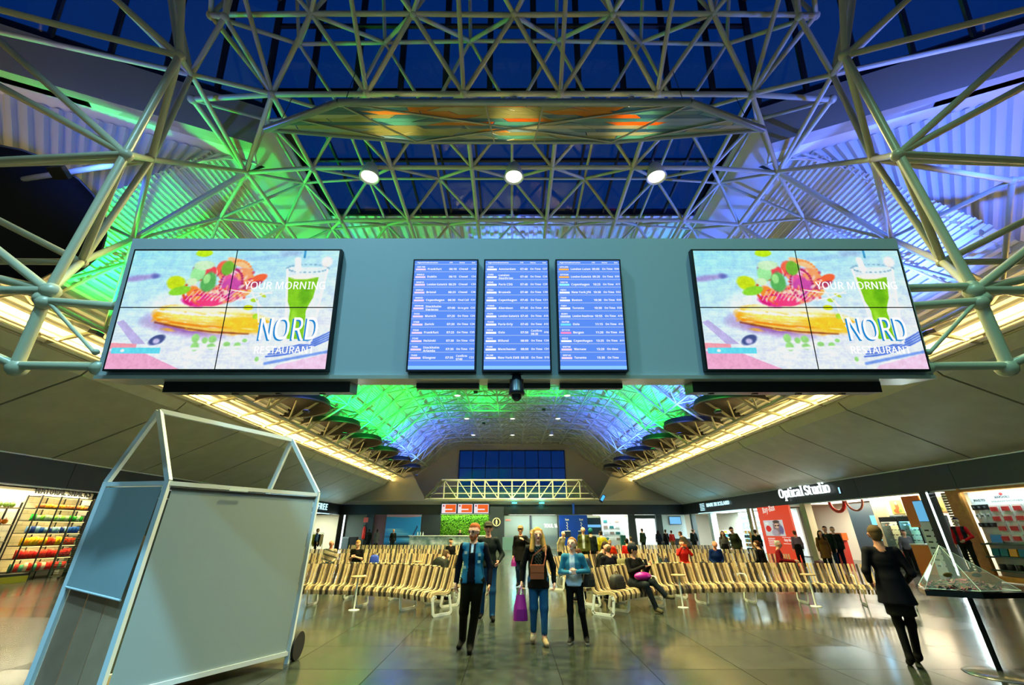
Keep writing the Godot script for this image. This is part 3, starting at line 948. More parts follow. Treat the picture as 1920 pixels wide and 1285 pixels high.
	for y in 340:
		for x in 576:
			var c := im.get_pixel(x, y)
			var k := 1.06 + 0.08 * grainy.get_noise_2d(x * 4.0, y * 4.0) + 0.06 * grainy.get_noise_2d(x * 11.0, y * 11.0)
			im.set_pixel(x, y, Color(minf(c.r * k, 1.0), minf(c.g * k, 1.0), minf(c.b * k, 1.0)))
	return ImageTexture.create_from_image(im)

func sign_board() -> void:
	var tilt := Basis(Vector3(1, 0, 0), deg_to_rad(9.2))
	var B := thing("sign_board", "long grey sign board hung across the hall from steel tubes", "sign", Vector3(0.03, 3.2, -4.28))
	B.basis = tilt
	var grey := mat("board_paint", Color(0.60, 0.63, 0.64), 0.45)
	var st := new_st()
	bx(st, Vector3(0, 0.84, -0.2), Vector3(9.2, 1.68, 0.4))
	fin(st, "casing", grey, B)
	var s2 := new_st()
	bx(s2, Vector3(0, -0.02, -0.17), Vector3(9.16, 0.04, 0.42))
	fin(s2, "bottom_trim", mat("board_trim", Color(0.72, 0.72, 0.68), 0.3, 0.5), B)
	var black := mat("black_casing", Color(0.02, 0.025, 0.035), 0.4)
	for r in [[-3.95, -1.85], [2.0, 4.12]]:
		var s3 := new_st()
		bx(s3, Vector3((r[0] + r[1]) * 0.5, -0.1, -0.25), Vector3(r[1] - r[0], 0.12, 0.22))
		for k in 4:
			bx(s3, Vector3(r[0] + 0.25 + 0.5 * k, -0.165, -0.25), Vector3(0.05, 0.012, 0.05))
		fin(s3, "light_bar", black, B)
	for x in [-0.77, 0.05, 0.88]:
		var s4 := new_st()
		bx(s4, Vector3(x, -0.07, -0.3), Vector3(0.72, 0.06, 0.12))
		fin(s4, "cable_tray", black, B)
	# camera under the board
	var c := thing("security_camera", "dark dome camera under the flight screens", "camera", Vector3(0.05, 2.97, -4.3))
	var s5 := new_st()
	lathe(s5, Vector3.ZERO, [Vector2(0.0, 0.24), Vector2(0.075, 0.24), Vector2(0.08, 0.06), Vector2(0.088, 0.05), Vector2(0.085, 0.02), Vector2(0.06, 0.015)], 20)
	fin(s5, "housing", mat("camera_blue", Color(0.03, 0.06, 0.12), 0.35), c)
	var s6 := new_st()
	lathe(s6, Vector3.ZERO, [Vector2(0.062, 0.02), Vector2(0.05, -0.025), Vector2(0.02, -0.05), Vector2(0.0, -0.052)], 20)
	fin(s6, "dome", mat("camera_dome", Color(0.08, 0.1, 0.1), 0.08), c)
	# video walls
	var pic := breakfast_picture()
	var pm := StandardMaterial3D.new()
	pm.resource_name = "video_picture"
	pm.albedo_color = Color(0.02, 0.02, 0.02)
	pm.roughness = 0.3
	pm.emission_enabled = true
	pm.emission_texture = pic
	pm.emission_operator = BaseMaterial3D.EMISSION_OP_MULTIPLY
	pm.emission = Color.WHITE
	pm.emission_energy_multiplier = 0.88
	var white := glow("screen_white", Color(1, 1, 1), 1.05)
	for w in [[-4.46, -2.05, "beside the snack shop end"], [2.09, 4.5, "at the glasses shop end"]]:
		var v := thing("video_wall", "four panel video wall showing a breakfast advert, board end %s" % w[2], "screen", B.position)
		v.basis = tilt
		var W: float = w[1] - w[0]
		var H := 1.43
		var y0 := 0.055
		var sb := new_st()
		bx(sb, Vector3((w[0] + w[1]) * 0.5, y0 + H * 0.5, 0.035), Vector3(W + 0.03, H + 0.03, 0.07))
		fin(sb, "casing", black, v)
		for i in 2:
			for j in 2:
				var a := Vector3(w[0] + W * 0.5 * i + 0.006, y0 + H * 0.5 * (j + 1) - 0.006, 0.073)
				var b := Vector3(w[0] + W * 0.5 * (i + 1) - 0.006, y0 + H * 0.5 * j + 0.006, 0.073)
				var sp := new_st()
				var uv := [Vector2(i * 0.5, (1 - j) * 0.5), Vector2(i * 0.5 + 0.5, (1 - j) * 0.5), Vector2(i * 0.5 + 0.5, (1 - j) * 0.5 + 0.5), Vector2(i * 0.5, (1 - j) * 0.5 + 0.5)]
				var ps := [a, Vector3(b.x, a.y, a.z), b, Vector3(a.x, b.y, a.z)]
				for k in [0, 1, 2, 0, 2, 3]:
					sp.set_uv(uv[k])
					sp.add_vertex(ps[k])
				fin(sp, "screen_panel", pm, v)
		for t in [["YOUR MORNING", 0.565, 0.345, 0.095, 400, 0.93], ["NORD", 0.675, 0.765, 0.27, 400, 1.0], ["RESTAURANT", 0.665, 0.875, 0.085, 400, 1.0]]:
			var tm := lettering(t[0], t[3], false, t[4], 0.003)
			var ab := tm.get_aabb()
			var goal: float = {"YOUR MORNING": 0.385, "NORD": 0.265, "RESTAURANT": 0.27}[t[0]] * W
			var sx: float = goal / ab.size.x
			var px: float = w[0] + W * t[1]
			var py: float = y0 + H * (1.0 - t[2])
			if t[0] == "NORD":
				put("screen_lettering_shadow", tm, glow("screen_letter_blue", Color(0.10, 0.55, 0.85), 0.9), v, Transform3D(Basis().scaled(Vector3(sx, 1, 1)), Vector3(px - ab.position.x * sx - 0.018, py - ab.position.y - 0.014, 0.0755)))
			put("screen_lettering", tm, white, v, Transform3D(Basis().scaled(Vector3(sx, 1, 1)), Vector3(px - ab.position.x * sx, py - ab.position.y, 0.077)))
		area("video_wall_glow", v.to_global(Vector3((w[0] + w[1]) * 0.5, y0 + H * 0.5, 0.1)), tilt * Vector3(0, 0, 1), Vector2(W, H), Color(0.78, 0.92, 1.0), 5.0)
	flight_screens(B, tilt, black, white)

func flight_screens(B: Node3D, tilt: Basis, black: Material, white: Material) -> void:
	var blue := glow("flight_blue", Color(0.36, 0.56, 0.98), 0.95)
	var foot := glow("flight_foot", Color(0.55, 0.80, 1.0), 1.0)
	var data := [
		[["W61708", "Frankfurt", "06:10", "Closed", "C33"], ["WW822", "Dublin", "06:15", "Closed", "C34"], ["WW810", "London Gatwick", "06:20", "Closed", "C35"], ["WW820", "Bristol", "06:25", "Closed", "C36"], ["WW902", "Copenhagen", "06:30", "Final Call", "C31"], ["WW9040", "Stockholm|Vasteras", "07:00", "Go to gate", "C32"], ["FI532", "Munich", "07:20", "On Time", "C28"], ["FI568", "Zurich", "07:20", "On Time", "C26"], ["FI520", "Frankfurt", "07:25", "On Time", "C25"], ["FI342", "Helsinki", "07:30", "On Time", "C23"], ["FI306", "Stockholm|Arlanda", "07:35", "On Time", "C21"], ["FI430", "Glasgow", "07:35", "Confirm|0740", "C22"]],
		[["FI500", "Amsterdam", "07:40", "On Time", "C27"], ["FI450", "London|Heathrow", "07:40", "On Time", "C24"], ["FI542", "Paris CDG", "07:40", "On Time", "C29"], ["FI554", "Brussels", "07:40", "On Time", "C30"], ["FI204", "Copenhagen", "07:45", "On Time", "C21"], ["FI5000", "Aberdeen", "07:45", "On Time", "A14"], ["FI470", "London Gatwick", "07:45", "On Time", "A15"], ["TO505", "Paris Orly", "07:45", "On Time", "A12"], ["FI318", "Oslo", "07:50", "Confirm|08:30", "A16"], ["FI212", "Billund", "08:00", "On Time", "C28"], ["FI440", "Manchester", "08:00", "On Time", "C31"], ["DL248", "New York EWR", "08:30", "On Time", "D15"]],
		[["EZY2296", "London Luton", "09:05", "On Time", "D34"], ["EZY8508", "London Gatwick", "09:20", "On Time", "D31"], ["SK6116", "Copenhagen", "10:25", "On Time", "A11"], ["FI613", "New York JFK", "10:30", "On Time", "D22"], ["FI635", "Boston", "10:30", "On Time", "D23"], ["FI601", "Toronto", "10:30", "On Time", "D25"], ["BA801", "London Heathrow", "10:55", "On Time", "A15"], ["SK4788", "Oslo", "11:15", "On Time", "A12"], ["DY1173", "Bergen", "11:20", "On Time", "A14"], ["FI212", "Copenhagen", "13:25", "On Time", "A11"], ["WW760", "Warsaw", "15:20", "On time", ""], ["WW142", "Toronto", "15:30", "On Time", ""]]]
	var chips := [Color(0.95, 0.85, 0.97), Color(1, 1, 1), Color(1, 1, 1)]
	var names := ["first", "middle", "last"]
	for k in 3:
		var x0: float = [-1.175, -0.355, 0.475][k]
		var W := 0.755
		var H := 1.33
		var y0 := 0.03
		var v := thing("flight_screen", "tall blue departures screen, %s of three, listing flights to %s" % [names[k], ["Frankfurt and Dublin", "Amsterdam and Billund", "Bergen and Warsaw"][k]], "screen", B.position)
		v.basis = tilt
		var sb := new_st()
		bx(sb, Vector3(x0 + W * 0.5, y0 + H * 0.5, 0.045), Vector3(W, H, 0.09))
		fin(sb, "casing", mat("flight_casing", Color(0.01, 0.03, 0.1), 0.35), v)
		var z := 0.0915
		var i0 := x0 + 0.018
		var iw := W - 0.036
		var sp := new_st()
		quad(sp, Vector3(i0, y0 + H - 0.02, z), Vector3(i0 + iw, y0 + H - 0.02, z), Vector3(i0 + iw, y0 + 0.02, z), Vector3(i0, y0 + 0.02, z))
		fin(sp, "screen_panel", blue, v)
		var sf := new_st()
		bx(sf, Vector3(x0 + W * 0.5, y0 + 0.045, z), Vector3(iw, 0.035, 0.002))
		fin(sf, "screen_foot_bar", foot, v)
		var lt := new_st()
		var ln := new_st()
		var rows: Array = data[k]
		var rh := 0.0955
		var ytop := y0 + H - 0.065
		print_text(lt, z, "Flight/Airline", i0 + 0.03, ytop + 0.028, 0.016, 0.12)
		print_text(lt, z, "Destination", i0 + 0.15, ytop + 0.028, 0.016, 0.12)
		print_text(lt, z, "STD", i0 + iw * 0.56, ytop + 0.028, 0.016, 0.05)
		print_text(lt, z, "Status", i0 + iw * 0.72, ytop + 0.028, 0.016, 0.07)
		print_text(lt, z, "Gate", i0 + iw * 0.92, ytop + 0.028, 0.016, 0.04)
		for r in rows.size():
			var yc: float = ytop - rh * (r + 0.5)
			bx(ln, Vector3(x0 + W * 0.5, ytop - rh * r, z + 0.001), Vector3(iw, 0.004, 0.001))
			print_text(lt, z, rows[r][0], i0 + 0.03, yc + 0.022, 0.019, 0.1)
			var chip := new_st()
			bx(chip, Vector3(i0 + 0.075, yc - 0.018, z + 0.001), Vector3(0.115, 0.022, 0.002))
			var cc: Color = chips[k]
			if k == 2:
				cc = [Color(1, 0.72, 0.25), Color(1, 0.72, 0.25), Color(0.6, 1, 1), Color.WHITE, Color.WHITE, Color.WHITE, Color(0.85, 0.9, 1), Color(0.45, 0.9, 1), Color(1, 0.55, 0.8), Color.WHITE, Color(0.95, 0.85, 0.97), Color(0.95, 0.85, 0.97)][r]
			fin(chip, "screen_chip", glow("chip_%s" % cc.to_html(), cc, 1.0), v)
			var city: PackedStringArray = rows[r][1].split("|")
			for q in city.size():
				print_text(lt, z, city[q], i0 + 0.155, yc + (0.0 if city.size() == 1 else 0.018 - 0.036 * q), 0.026, 0.232)
			print_text(lt, z, rows[r][2], i0 + iw * 0.56, yc, 0.026, 0.09)
			var stt: PackedStringArray = rows[r][3].split("|")
			for q in stt.size():
				print_text(lt, z, stt[q], i0 + iw * 0.72, yc + (0.0 if stt.size() == 1 else 0.018 - 0.036 * q), 0.024, 0.12)
			if rows[r][4]:
				print_text(lt, z, rows[r][4], i0 + iw * 0.92, yc, 0.022, 0.05)
		bx(ln, Vector3(x0 + W * 0.5, ytop - rh * rows.size(), z + 0.001), Vector3(iw, 0.004, 0.001))
		put("screen_lettering", lt.commit(), white, v)
		fin(ln, "screen_lines", glow("screen_line", Color(0.85, 0.92, 1.0), 0.9), v)
		area("flight_screen_glow", v.to_global(Vector3(x0 + W * 0.5, y0 + H * 0.5, 0.12)), tilt * Vector3(0, 0, 1), Vector2(W, H), Color(0.36, 0.56, 1.0), 1.6)

# ---------- hanging art glass ----------
func art_panel() -> void:
	var Y := 9.65
	var hexa := [Vector2(-3.6, -5.67), Vector2(3.6, -5.67), Vector2(5.45, -6.3), Vector2(2.25, -6.62), Vector2(-2.25, -6.62), Vector2(-5.45, -6.3)]
	var o := thing("art_glass_panel", "six sided hanging art glass of amber and teal panes in a grey tube frame", "artwork", Vector3(0.05, Y, 0))
	var frame_m := mat("art_frame", Color(0.55, 0.58, 0.56), 0.3, 0.5)
	for i in 6:
		var a: Vector2 = hexa[i]
		var b: Vector2 = hexa[(i + 1) % 6]
		var r := 0.075 if i in [0, 1, 5] else 0.045
		put("frame_tube", unit_tube(), frame_m, o, tube_xf(Vector3(a.x, 0, a.y), Vector3(b.x, 0, b.y), r))
	# panes: strips across, cut by wavering lines
	var cols := [Color(0.80, 0.52, 0.20), Color(0.78, 0.60, 0.32), Color(0.62, 0.60, 0.42), Color(0.42, 0.58, 0.52), Color(0.36, 0.50, 0.48), Color(0.72, 0.70, 0.58), Color(0.55, 0.62, 0.62), Color(0.30, 0.42, 0.46)]
	var r2 := RandomNumberGenerator.new()
	r2.seed = 21
	var hex := PackedVector2Array(hexa)
	var rows := 11
	for j in rows:
		var z0 := -5.69 - 0.93 * pow(float(j) / rows, 1.0)
		var z1 := -5.69 - 0.93 * (j + 1) / rows
		var x := -5.4
		var lean := 0.0
		while x < 5.4:
			var wdt := r2.randf_range(0.25, 1.5)
			var l2 := r2.randf_range(-0.25, 0.25)
			var poly := PackedVector2Array([Vector2(x + lean, z0), Vector2(x + wdt + l2, z0), Vector2(x + wdt - l2, z1), Vector2(x - lean, z1)])
			lean = l2
			for cut in Geometry2D.intersect_polygons(poly, hex):
				if cut.size() < 3: continue
				var mid := Vector2.ZERO
				for p in cut: mid += p
				mid /= cut.size()
				var pts := []
				for p in cut:
					var q: Vector2 = p + (mid - p).normalized() * 0.012
					pts.append(Vector3(q.x, r2.randf_range(-0.004, 0.004), q.y))
				var amber := clampf(1.2 - absf(mid.x) / 2.8, 0, 1) * clampf(1.15 - (j / 7.0), 0, 1)
				var ci: int = r2.randi_range(0, 2) if r2.randf() < amber else r2.randi_range(2, 7)
				var key := "art_pane_%d" % ci
				var m := mat(key, cols[ci], 0.08)
				m.backlight_enabled = true
				m.backlight = cols[ci]
				var st := new_st()
				slab(st, pts, Vector3(0, 0.012, 0))
				fin(st, "pane", m, o)
			x += wdt
	var sl := new_st()
	for e in [[Vector2(-3.4, -5.7), Vector2(2.2, -6.6)], [Vector2(3.4, -5.7), Vector2(-2.2, -6.6)], [Vector2(-3.6, -5.7), Vector2(-2.2, -6.6)], [Vector2(3.6, -5.7), Vector2(2.2, -6.6)], [Vector2(-0.6, -5.7), Vector2(-0.45, -6.6)], [Vector2(0.6, -5.7), Vector2(0.45, -6.6)], [Vector2(-4.6, -6.05), Vector2(-2.9, -6.5)], [Vector2(4.6, -6.05), Vector2(2.9, -6.5)]]:
		bar_between(sl, Vector3(e[0].x, -0.02, e[0].y), Vector3(e[1].x, -0.02, e[1].y), 0.03, 0.03)
	fin(sl, "lead_bars", mat("lead", Color(0.62, 0.63, 0.56), 0.4, 0.3), o)
	var sw := new_st()
	for p in [Vector2(-3.5, -5.7), Vector2(3.5, -5.7), Vector2(-2.2, -6.6), Vector2(2.2, -6.6), Vector2(-5.2, -6.3), Vector2(5.2, -6.3)]:
		tb(sw, Vector3(p.x, 0, p.y), Vector3(p.x * 0.98, 1.05, p.y), 0.008, 5)
	fin(sw, "hanging_wires", mat("wire", Color(0.08, 0.08, 0.08), 0.5), o)

# ---------- booth frame ----------
func kiosk() -> void:
	var c := Vector3(-4.12, 0, -5.2)
	var l := Vector3(-4.97, 0, -5.33)
	var r := Vector3(-3.08, 0, -6.96)
	var q := Vector3(-3.95, 0, -7.10)
	var o := thing("booth", "white tube house shaped booth with grey blinds and brown boards", "booth", Vector3.ZERO)
	var wh := mat("booth_frame", Color(0.80, 0.84, 0.88), 0.35)
	var H := 2.2
	var apex_n := Vector3(-4.55, 3.06, -5.22)
	var apex_f := Vector3(-3.70, 3.04, -7.0)
	var up := Vector3(0, H, 0)
	for p in [c, l, r, q]:
		var st := new_st()
		bar_between(st, p, p + up, 0.055, 0.055)
		fin(st, "post", wh, o)
	for e in [[c, l], [c, r], [l, q], [r, q]]:
		for h in [H - 0.03, 0.12]:
			var st := new_st()
			bar_between(st, e[0] + Vector3(0, h, 0), e[1] + Vector3(0, h, 0), 0.05, 0.05)
			fin(st, "rail", wh, o)
	for e in [[c + up, apex_n], [l + up, apex_n], [r + up, apex_f], [q + up, apex_f], [apex_n, apex_f]]:
		var st := new_st()
		bar_between(st, e[0], e[1], 0.055, 0.055)
		fin(st, "roof_bar", wh, o)
	for s4 in [[c.lerp(r, 0.02) + Vector3(0, H - 0.085, 0), c.lerp(r, 0.98) + Vector3(0, H - 0.085, 0)]]:
		var st := new_st()
		bar_between(st, s4[0], s4[1], 0.03, 0.03)
		fin(st, "blind_roller", mat("roller_dark", Color(0.12, 0.14, 0.15), 0.4), o)
	var cloth := mat("blind_cloth", Color(0.54, 0.61, 0.64), 0.75)
	var st := new_st()
	var n := Vector3(0.84, 0, 0.54) * 0.004
	slab(st, [c.lerp(r, 0.03) + Vector3(0, H - 0.1, 0), c.lerp(r, 0.975) + Vector3(0, H - 0.1, 0), c.lerp(r, 0.975) + Vector3(0, 0.13, 0), c.lerp(r, 0.03) + Vector3(0, 0.13, 0)], n)
	fin(st, "side_blind", cloth, o)
	var s2 := new_st()
	slab(s2, [c.lerp(l, 0.05) + Vector3(0, H - 0.07, 0.02), c.lerp(l, 0.97) + Vector3(0, H - 0.07, 0.02), c.lerp(l, 0.97) + Vector3(0, 1.08, 0.03), c.lerp(l, 0.07) + Vector3(0, 0.97, 0.05)], Vector3(0, 0, 0.004))
	fin(s2, "front_blind", cloth, o)
	var s3 := new_st()
	tb(s3, c.lerp(l, 0.07) + Vector3(0, 0.975, 0.052), c.lerp(l, 0.97) + Vector3(0, 1.085, 0.032), 0.012)
	fin(s3, "blind_rod", wh, o)
	for k in 3:
		var a := c.lerp(l, 0.06 + 0.305 * k)
		var b := c.lerp(l, 0.06 + 0.305 * (k + 1) - 0.012)
		var sb := new_st()
		slab(sb, [a + Vector3(0, 1.6, -0.03), b + Vector3(0, 1.6, -0.03), b + Vector3(0, 0.16, -0.03), a + Vector3(0, 0.16, -0.03)], Vector3(0.003, 0, -0.012))
		fin(sb, "board", speckle(mat("brown_board_%d" % k, Color.WHITE, 0.7), Color(0.62 - 0.05 * k, 0.50 - 0.05 * k, 0.40 - 0.04 * k), Color(0.67 - 0.05 * k, 0.55 - 0.05 * k, 0.44 - 0.04 * k), 0.02, 0.7, 30 + k), o)
	var sl := new_st()
	slab(sl, [c + Vector3(0, 0.1, 0), r + Vector3(0, 0.1, 0), q + Vector3(0, 0.1, 0), l + Vector3(0, 0.1, 0)], Vector3(0, 0.03, 0))
	fin(sl, "base_plate", mat("booth_base", Color(0.45, 0.40, 0.3), 0.6), o)
	for w in [r + Vector3(0.03, 0.17, -0.16)]:
		var sw := new_st()
		tb(sw, w - Vector3(0.03, 0, 0), w + Vector3(0.03, 0, 0), 0.17, 20)
		fin(sw, "wheel", mat("rubber", Color(0.02, 0.02, 0.02), 0.7), o)
	for w in [c, l, q]:
		var sw := new_st()
		tb(sw, w + Vector3(-0.02, 0.05, 0), w + Vector3(0.02, 0.05, 0), 0.05, 14)
		fin(sw, "caster", mat("rubber", Color.BLACK), o)
	var tg := new_st()
	bar_between(tg, c.lerp(r, 0.34) + Vector3(0.035, H - 0.05, 0.025), c.lerp(r, 0.46) + Vector3(0.035, H - 0.05, 0.025), 0.03, 0.006)
	fin(tg, "name_plate", mat("plate_white", Color(0.85, 0.92, 0.95), 0.4), o)

# ---------- donation case ----------
func donation_case() -> void:
	var foot := Vector3(6.16, 0, -6.47)
	var o := thing("donation_case", "clear pyramid donation case of banknotes on a slim steel pole", "display case", foot)
	var steel := mat("case_steel", Color(0.12, 0.13, 0.13), 0.3, 0.7)
	var st := new_st()
	lathe(st, Vector3.ZERO, [Vector2(0.0, 0.045), Vector2(0.06, 0.045), Vector2(0.22, 0.03), Vector2(0.36, 0.008), Vector2(0.365, 0.0), Vector2(0.0, 0.0)], 30)
	fin(st, "foot_dish", mat("case_foot", Color(0.45, 0.46, 0.44), 0.25, 0.8), o)
	var s2 := new_st()
	tb(s2, Vector3(0, 0.03, 0), Vector3(0.0, 0.86, -0.02), 0.03, 14)
	fin(s2, "pole", steel, o)
	var rim := [Vector3(-0.50, 0, -0.10), Vector3(-0.02, 0, 0.20), Vector3(0.60, 0, 0.13), Vector3(0.42, 0, -0.42), Vector3(-0.22, 0, -0.52)]
	var s3 := new_st()
	var pts := []
	for p in rim: pts.append(p + Vector3(0, 0.845, 0))
	slab(s3, pts, Vector3(0, 0.065, 0))
	fin(s3, "tray", mat("case_tray", Color(0.02, 0.035, 0.035), 0.2), o)
	var apex := Vector3(0.03, 1.46, -0.2)
	var glass := pane("case_glass", Color(0.75, 0.9, 0.95), 0.10)
	for i in 5:
		var a: Vector3 = rim[i] * 0.97 + Vector3(0, 0.93, 0)
		var b: Vector3 = rim[(i + 1) % 5] * 0.97 + Vector3(0, 0.93, 0)
		var sg := new_st()
		sg.add_vertex(a); sg.add_vertex(b); sg.add_vertex(apex)
		fin(sg, "glass_face", glass, o)
		var se := new_st()
		tb(se, a, apex, 0.004, 5)
		tb(se, a, b, 0.006, 5)
		fin(se, "glass_edge", mat("glass_edge", Color(0.7, 0.8, 0.8), 0.1), o)
	# a heap of folded notes nobody could count
	var r2 := RandomNumberGenerator.new()
	r2.seed = 5
	var heaps := [new_st(), new_st(), new_st()]
	for k in 420:
		var ang := r2.randf() * TAU
		var rad := sqrt(r2.randf()) * 0.40
		var p := Vector3(cos(ang) * rad * 1.1 + 0.05, 0, sin(ang) * rad * 0.7 - 0.14)
		var top := 0.935 + 0.13 * maxf(0.0, 1.0 - rad / 0.45) * r2.randf_range(0.3, 1.0)
		var b := Basis.from_euler(Vector3(r2.randf_range(-0.9, 0.9), r2.randf() * TAU, r2.randf_range(-0.9, 0.9)))
		bx(heaps[r2.randi() % 3], p + Vector3(0, top, 0), Vector3(0.075, 0.006, 0.042), b)
	var hc := [Color(0.48, 0.22, 0.26), Color(0.26, 0.26, 0.20), Color(0.42, 0.34, 0.30)]
	for k in 3:
		tag(fin(heaps[k], "banknote_heap", mat("banknote_%d" % k, hc[k], 0.8), o), "", "", "", "stuff")
	for k in 2:
		var sv := new_st()
		var f: Vector3 = [Vector3(-0.17, 1.10, -0.02), Vector3(0.22, 1.10, -0.02)][k]
		ball(sv, f, Vector3(0.075, 0.03, 0.012), 6, 14)
		fin(sv, "coin_slot_plate", mat("slot_brass", Color(0.36, 0.30, 0.12), 0.4, 0.4), o)
		var sq := new_st()
		bx(sq, f + Vector3(0, 0.12, -0.04), Vector3(0.012, 0.06, 0.004))
		fin(sq, "price_mark", mat("slot_white", Color(0.85, 0.9, 0.92), 0.5), o)

func print_text(lt: SurfaceTool, z: float, t: String, x: float, y: float, h: float, wmax: float) -> void:
	var tm := lettering(t, h, false, 600, 0.001)
	var ab := tm.get_aabb()
	var sc := minf(1.0, wmax / maxf(ab.size.x, 0.001))
	lt.append_from(tm, 0, Transform3D(Basis().scaled(Vector3(sc, 1, 1)), Vector3(x - ab.position.x * sc, y - h * 0.5, z + 0.002)))

# ---------- slatted benches ----------
func slat_mesh() -> Mesh:
	if shared.has("slat"):
		return shared.slat
	var c := [Vector2(0.295, 0.27), Vector2(0.315, 0.36), Vector2(0.285, 0.415), Vector2(0.18, 0.43), Vector2(0.0, 0.41), Vector2(-0.13, 0.405), Vector2(-0.205, 0.45), Vector2(-0.26, 0.60), Vector2(-0.335, 0.87)]
	var up := []
	var dn := []
	for i in c.size():
		var t: Vector2 = (c[mini(i + 1, c.size() - 1)] - c[maxi(i - 1, 0)]).normalized()
		var nn := Vector2(t.y, -t.x) * 0.026
		up.append(c[i] + nn)
		dn.append(c[i] - nn)
	var st := new_st()
	var w := 0.020
	for i in c.size() - 1:
		var a: Vector2 = up[i]
		var b: Vector2 = up[i + 1]
		var e: Vector2 = dn[i]
		var f: Vector2 = dn[i + 1]
		quad(st, Vector3(-w, b.y, b.x), Vector3(w, b.y, b.x), Vector3(w, a.y, a.x), Vector3(-w, a.y, a.x))
		quad(st, Vector3(-w, e.y, e.x), Vector3(w, e.y, e.x), Vector3(w, f.y, f.x), Vector3(-w, f.y, f.x))
		quad(st, Vector3(w, b.y, b.x), Vector3(w, f.y, f.x), Vector3(w, e.y, e.x), Vector3(w, a.y, a.x))
		quad(st, Vector3(-w, a.y, a.x), Vector3(-w, e.y, e.x), Vector3(-w, f.y, f.x), Vector3(-w, b.y, b.x))
	for k in [0, c.size() - 1]:
		var a: Vector2 = up[k]
		var e: Vector2 = dn[k]
		quad(st, Vector3(-w, a.y, a.x), Vector3(w, a.y, a.x), Vector3(w, e.y, e.x), Vector3(-w, e.y, e.x))
	shared.slat = mesh_of(st)
	return shared.slat

func loop_mesh() -> Mesh:
	if not shared.has("leg_loop"):
		var st := new_st()
		var p := [Vector3(0, 0.36, 0.26), Vector3(0, 0.30, 0.285), Vector3(0, 0.06, 0.25), Vector3(0, 0.022, 0.21), Vector3(0, 0.02, -0.20), Vector3(0, 0.06, -0.25), Vector3(0, 0.36, -0.18)]
		for i in p.size() - 1:
			var a: Vector3 = p[i]
			var b: Vector3 = p[i + 1]
			var f := frame_of(b - a)
			bx(st, (a + b) * 0.5, Vector3(0.02, a.distance_to(b) + 0.015, 0.06) if absf(f.x.x) > 0.7 else Vector3(0.06, a.distance_to(b) + 0.015, 0.02), f)
		shared.leg_loop = mesh_of(st)
		var s2 := new_st()
		path_tube(s2, [Vector3(0, 0.43, 0.2), Vector3(0, 0.60, 0.18), Vector3(0, 0.64, 0.12), Vector3(0, 0.64, -0.12), Vector3(0, 0.60, -0.2)], 0.014, 7)
		shared.arm_loop = mesh_of(s2)
	return shared.leg_loop

func wood(k: int) -> StandardMaterial3D:
	var key := "bench_wood_%d" % k
	if mats.has(key):
		return mats[key]
	var cs := [Color(0.77, 0.655, 0.47), Color(0.69, 0.575, 0.40), Color(0.83, 0.73, 0.56), Color(0.20, 0.15, 0.10), Color(0.36, 0.28, 0.19)]
	var m := mat(key, cs[k], 0.45)
	speckle(m, cs[k].darkened(0.12), cs[k].lightened(0.08), 0.03, 1.6, 50 + k)
	m.uv1_world_triplanar = false
	m.roughness = 0.42
	return m

func bench(label: String, pts: Array, group := "slatted oak benches in rows", arms := true) -> void:
	var cv := Curve3D.new()
	for i in pts.size():
		var t: Vector2 = (pts[mini(i + 1, pts.size() - 1)] - pts[maxi(i - 1, 0)]) * 0.17
		cv.add_point(Vector3(pts[i].x, 0, pts[i].y), Vector3(-t.x, 0, -t.y), Vector3(t.x, 0, t.y))
	var L := cv.get_baked_length()
	var base := cv.sample_baked(0)
	var o := thing("bench", label, "bench", base, 0, group)
	var pat := [0, 3, 0, 2, 3, 1, 4, 0, 2, 3, 1, 0, 4, 2, 0, 3]
	var steel := mat("bench_steel", Color(0.80, 0.81, 0.79), 0.35)
	var n := int(L / 0.077)
	loop_mesh()
	for i in n:
		var d := (i + 0.5) * L / n
		var p := cv.sample_baked(d, true)
		var t := (cv.sample_baked(minf(d + 0.05, L), true) - cv.sample_baked(maxf(d - 0.05, 0), true)).normalized()
		var b := Basis(t, Vector3.UP, t.cross(Vector3.UP))
		put("slat", slat_mesh(), wood(pat[(i + (3 if rng.randf() < 0.15 else 0)) % 16]), o, Transform3D(b, p - base))
		var leg := i == 0 or i == n - 1 or i % 17 == 8
		if leg:
			put("leg_frame", shared.leg_loop, steel, o, Transform3D(b, p - base + t * 0.035 * (1 if i > 0 else -1)))
		if arms and (i % 34 == 24):
			put("armrest", shared.arm_loop, steel, o, Transform3D(b, p - base + t * 0.036))
	var sr := new_st()
	for i in 24:
		var p0 := cv.sample_baked(L * i / 24.0, true)
		var p1 := cv.sample_baked(L * (i + 1) / 24.0, true)
		for q in [[0.36, 0.18], [0.355, -0.12]]:
			var t := (p1 - p0).normalized()
			var off: Vector3 = t.cross(Vector3.UP) * q[1] + Vector3(0, q[0], 0)
			tb(sr, p0 - base + off, p1 - base + off, 0.016, 6)
	fin(sr, "seat_rail", steel, o)

func side_table(label: String, at: Vector3) -> void:
	var o := thing("side_table", label, "table", at, 0, "round side tables at the benches")
	var st := new_st()
	lathe(st, Vector3.ZERO, [Vector2(0.0, 0.685), Vector2(0.17, 0.685), Vector2(0.175, 0.672), Vector2(0.17, 0.66), Vector2(0.0, 0.66)], 22, false)
	fin(st, "table_top", wood(1), o)
	var s2 := new_st()
	tb(s2, Vector3(0, 0.01, 0), Vector3(0, 0.66, 0), 0.022, 10)
	fin(s2, "post", mat("bench_steel", Color.WHITE), o)
	var s3 := new_st()
	lathe(s3, Vector3.ZERO, [Vector2(0, 0.016), Vector2(0.12, 0.012), Vector2(0.125, 0.0), Vector2(0, 0)], 20)
	fin(s3, "foot_plate", mat("bench_steel", Color.WHITE), o)

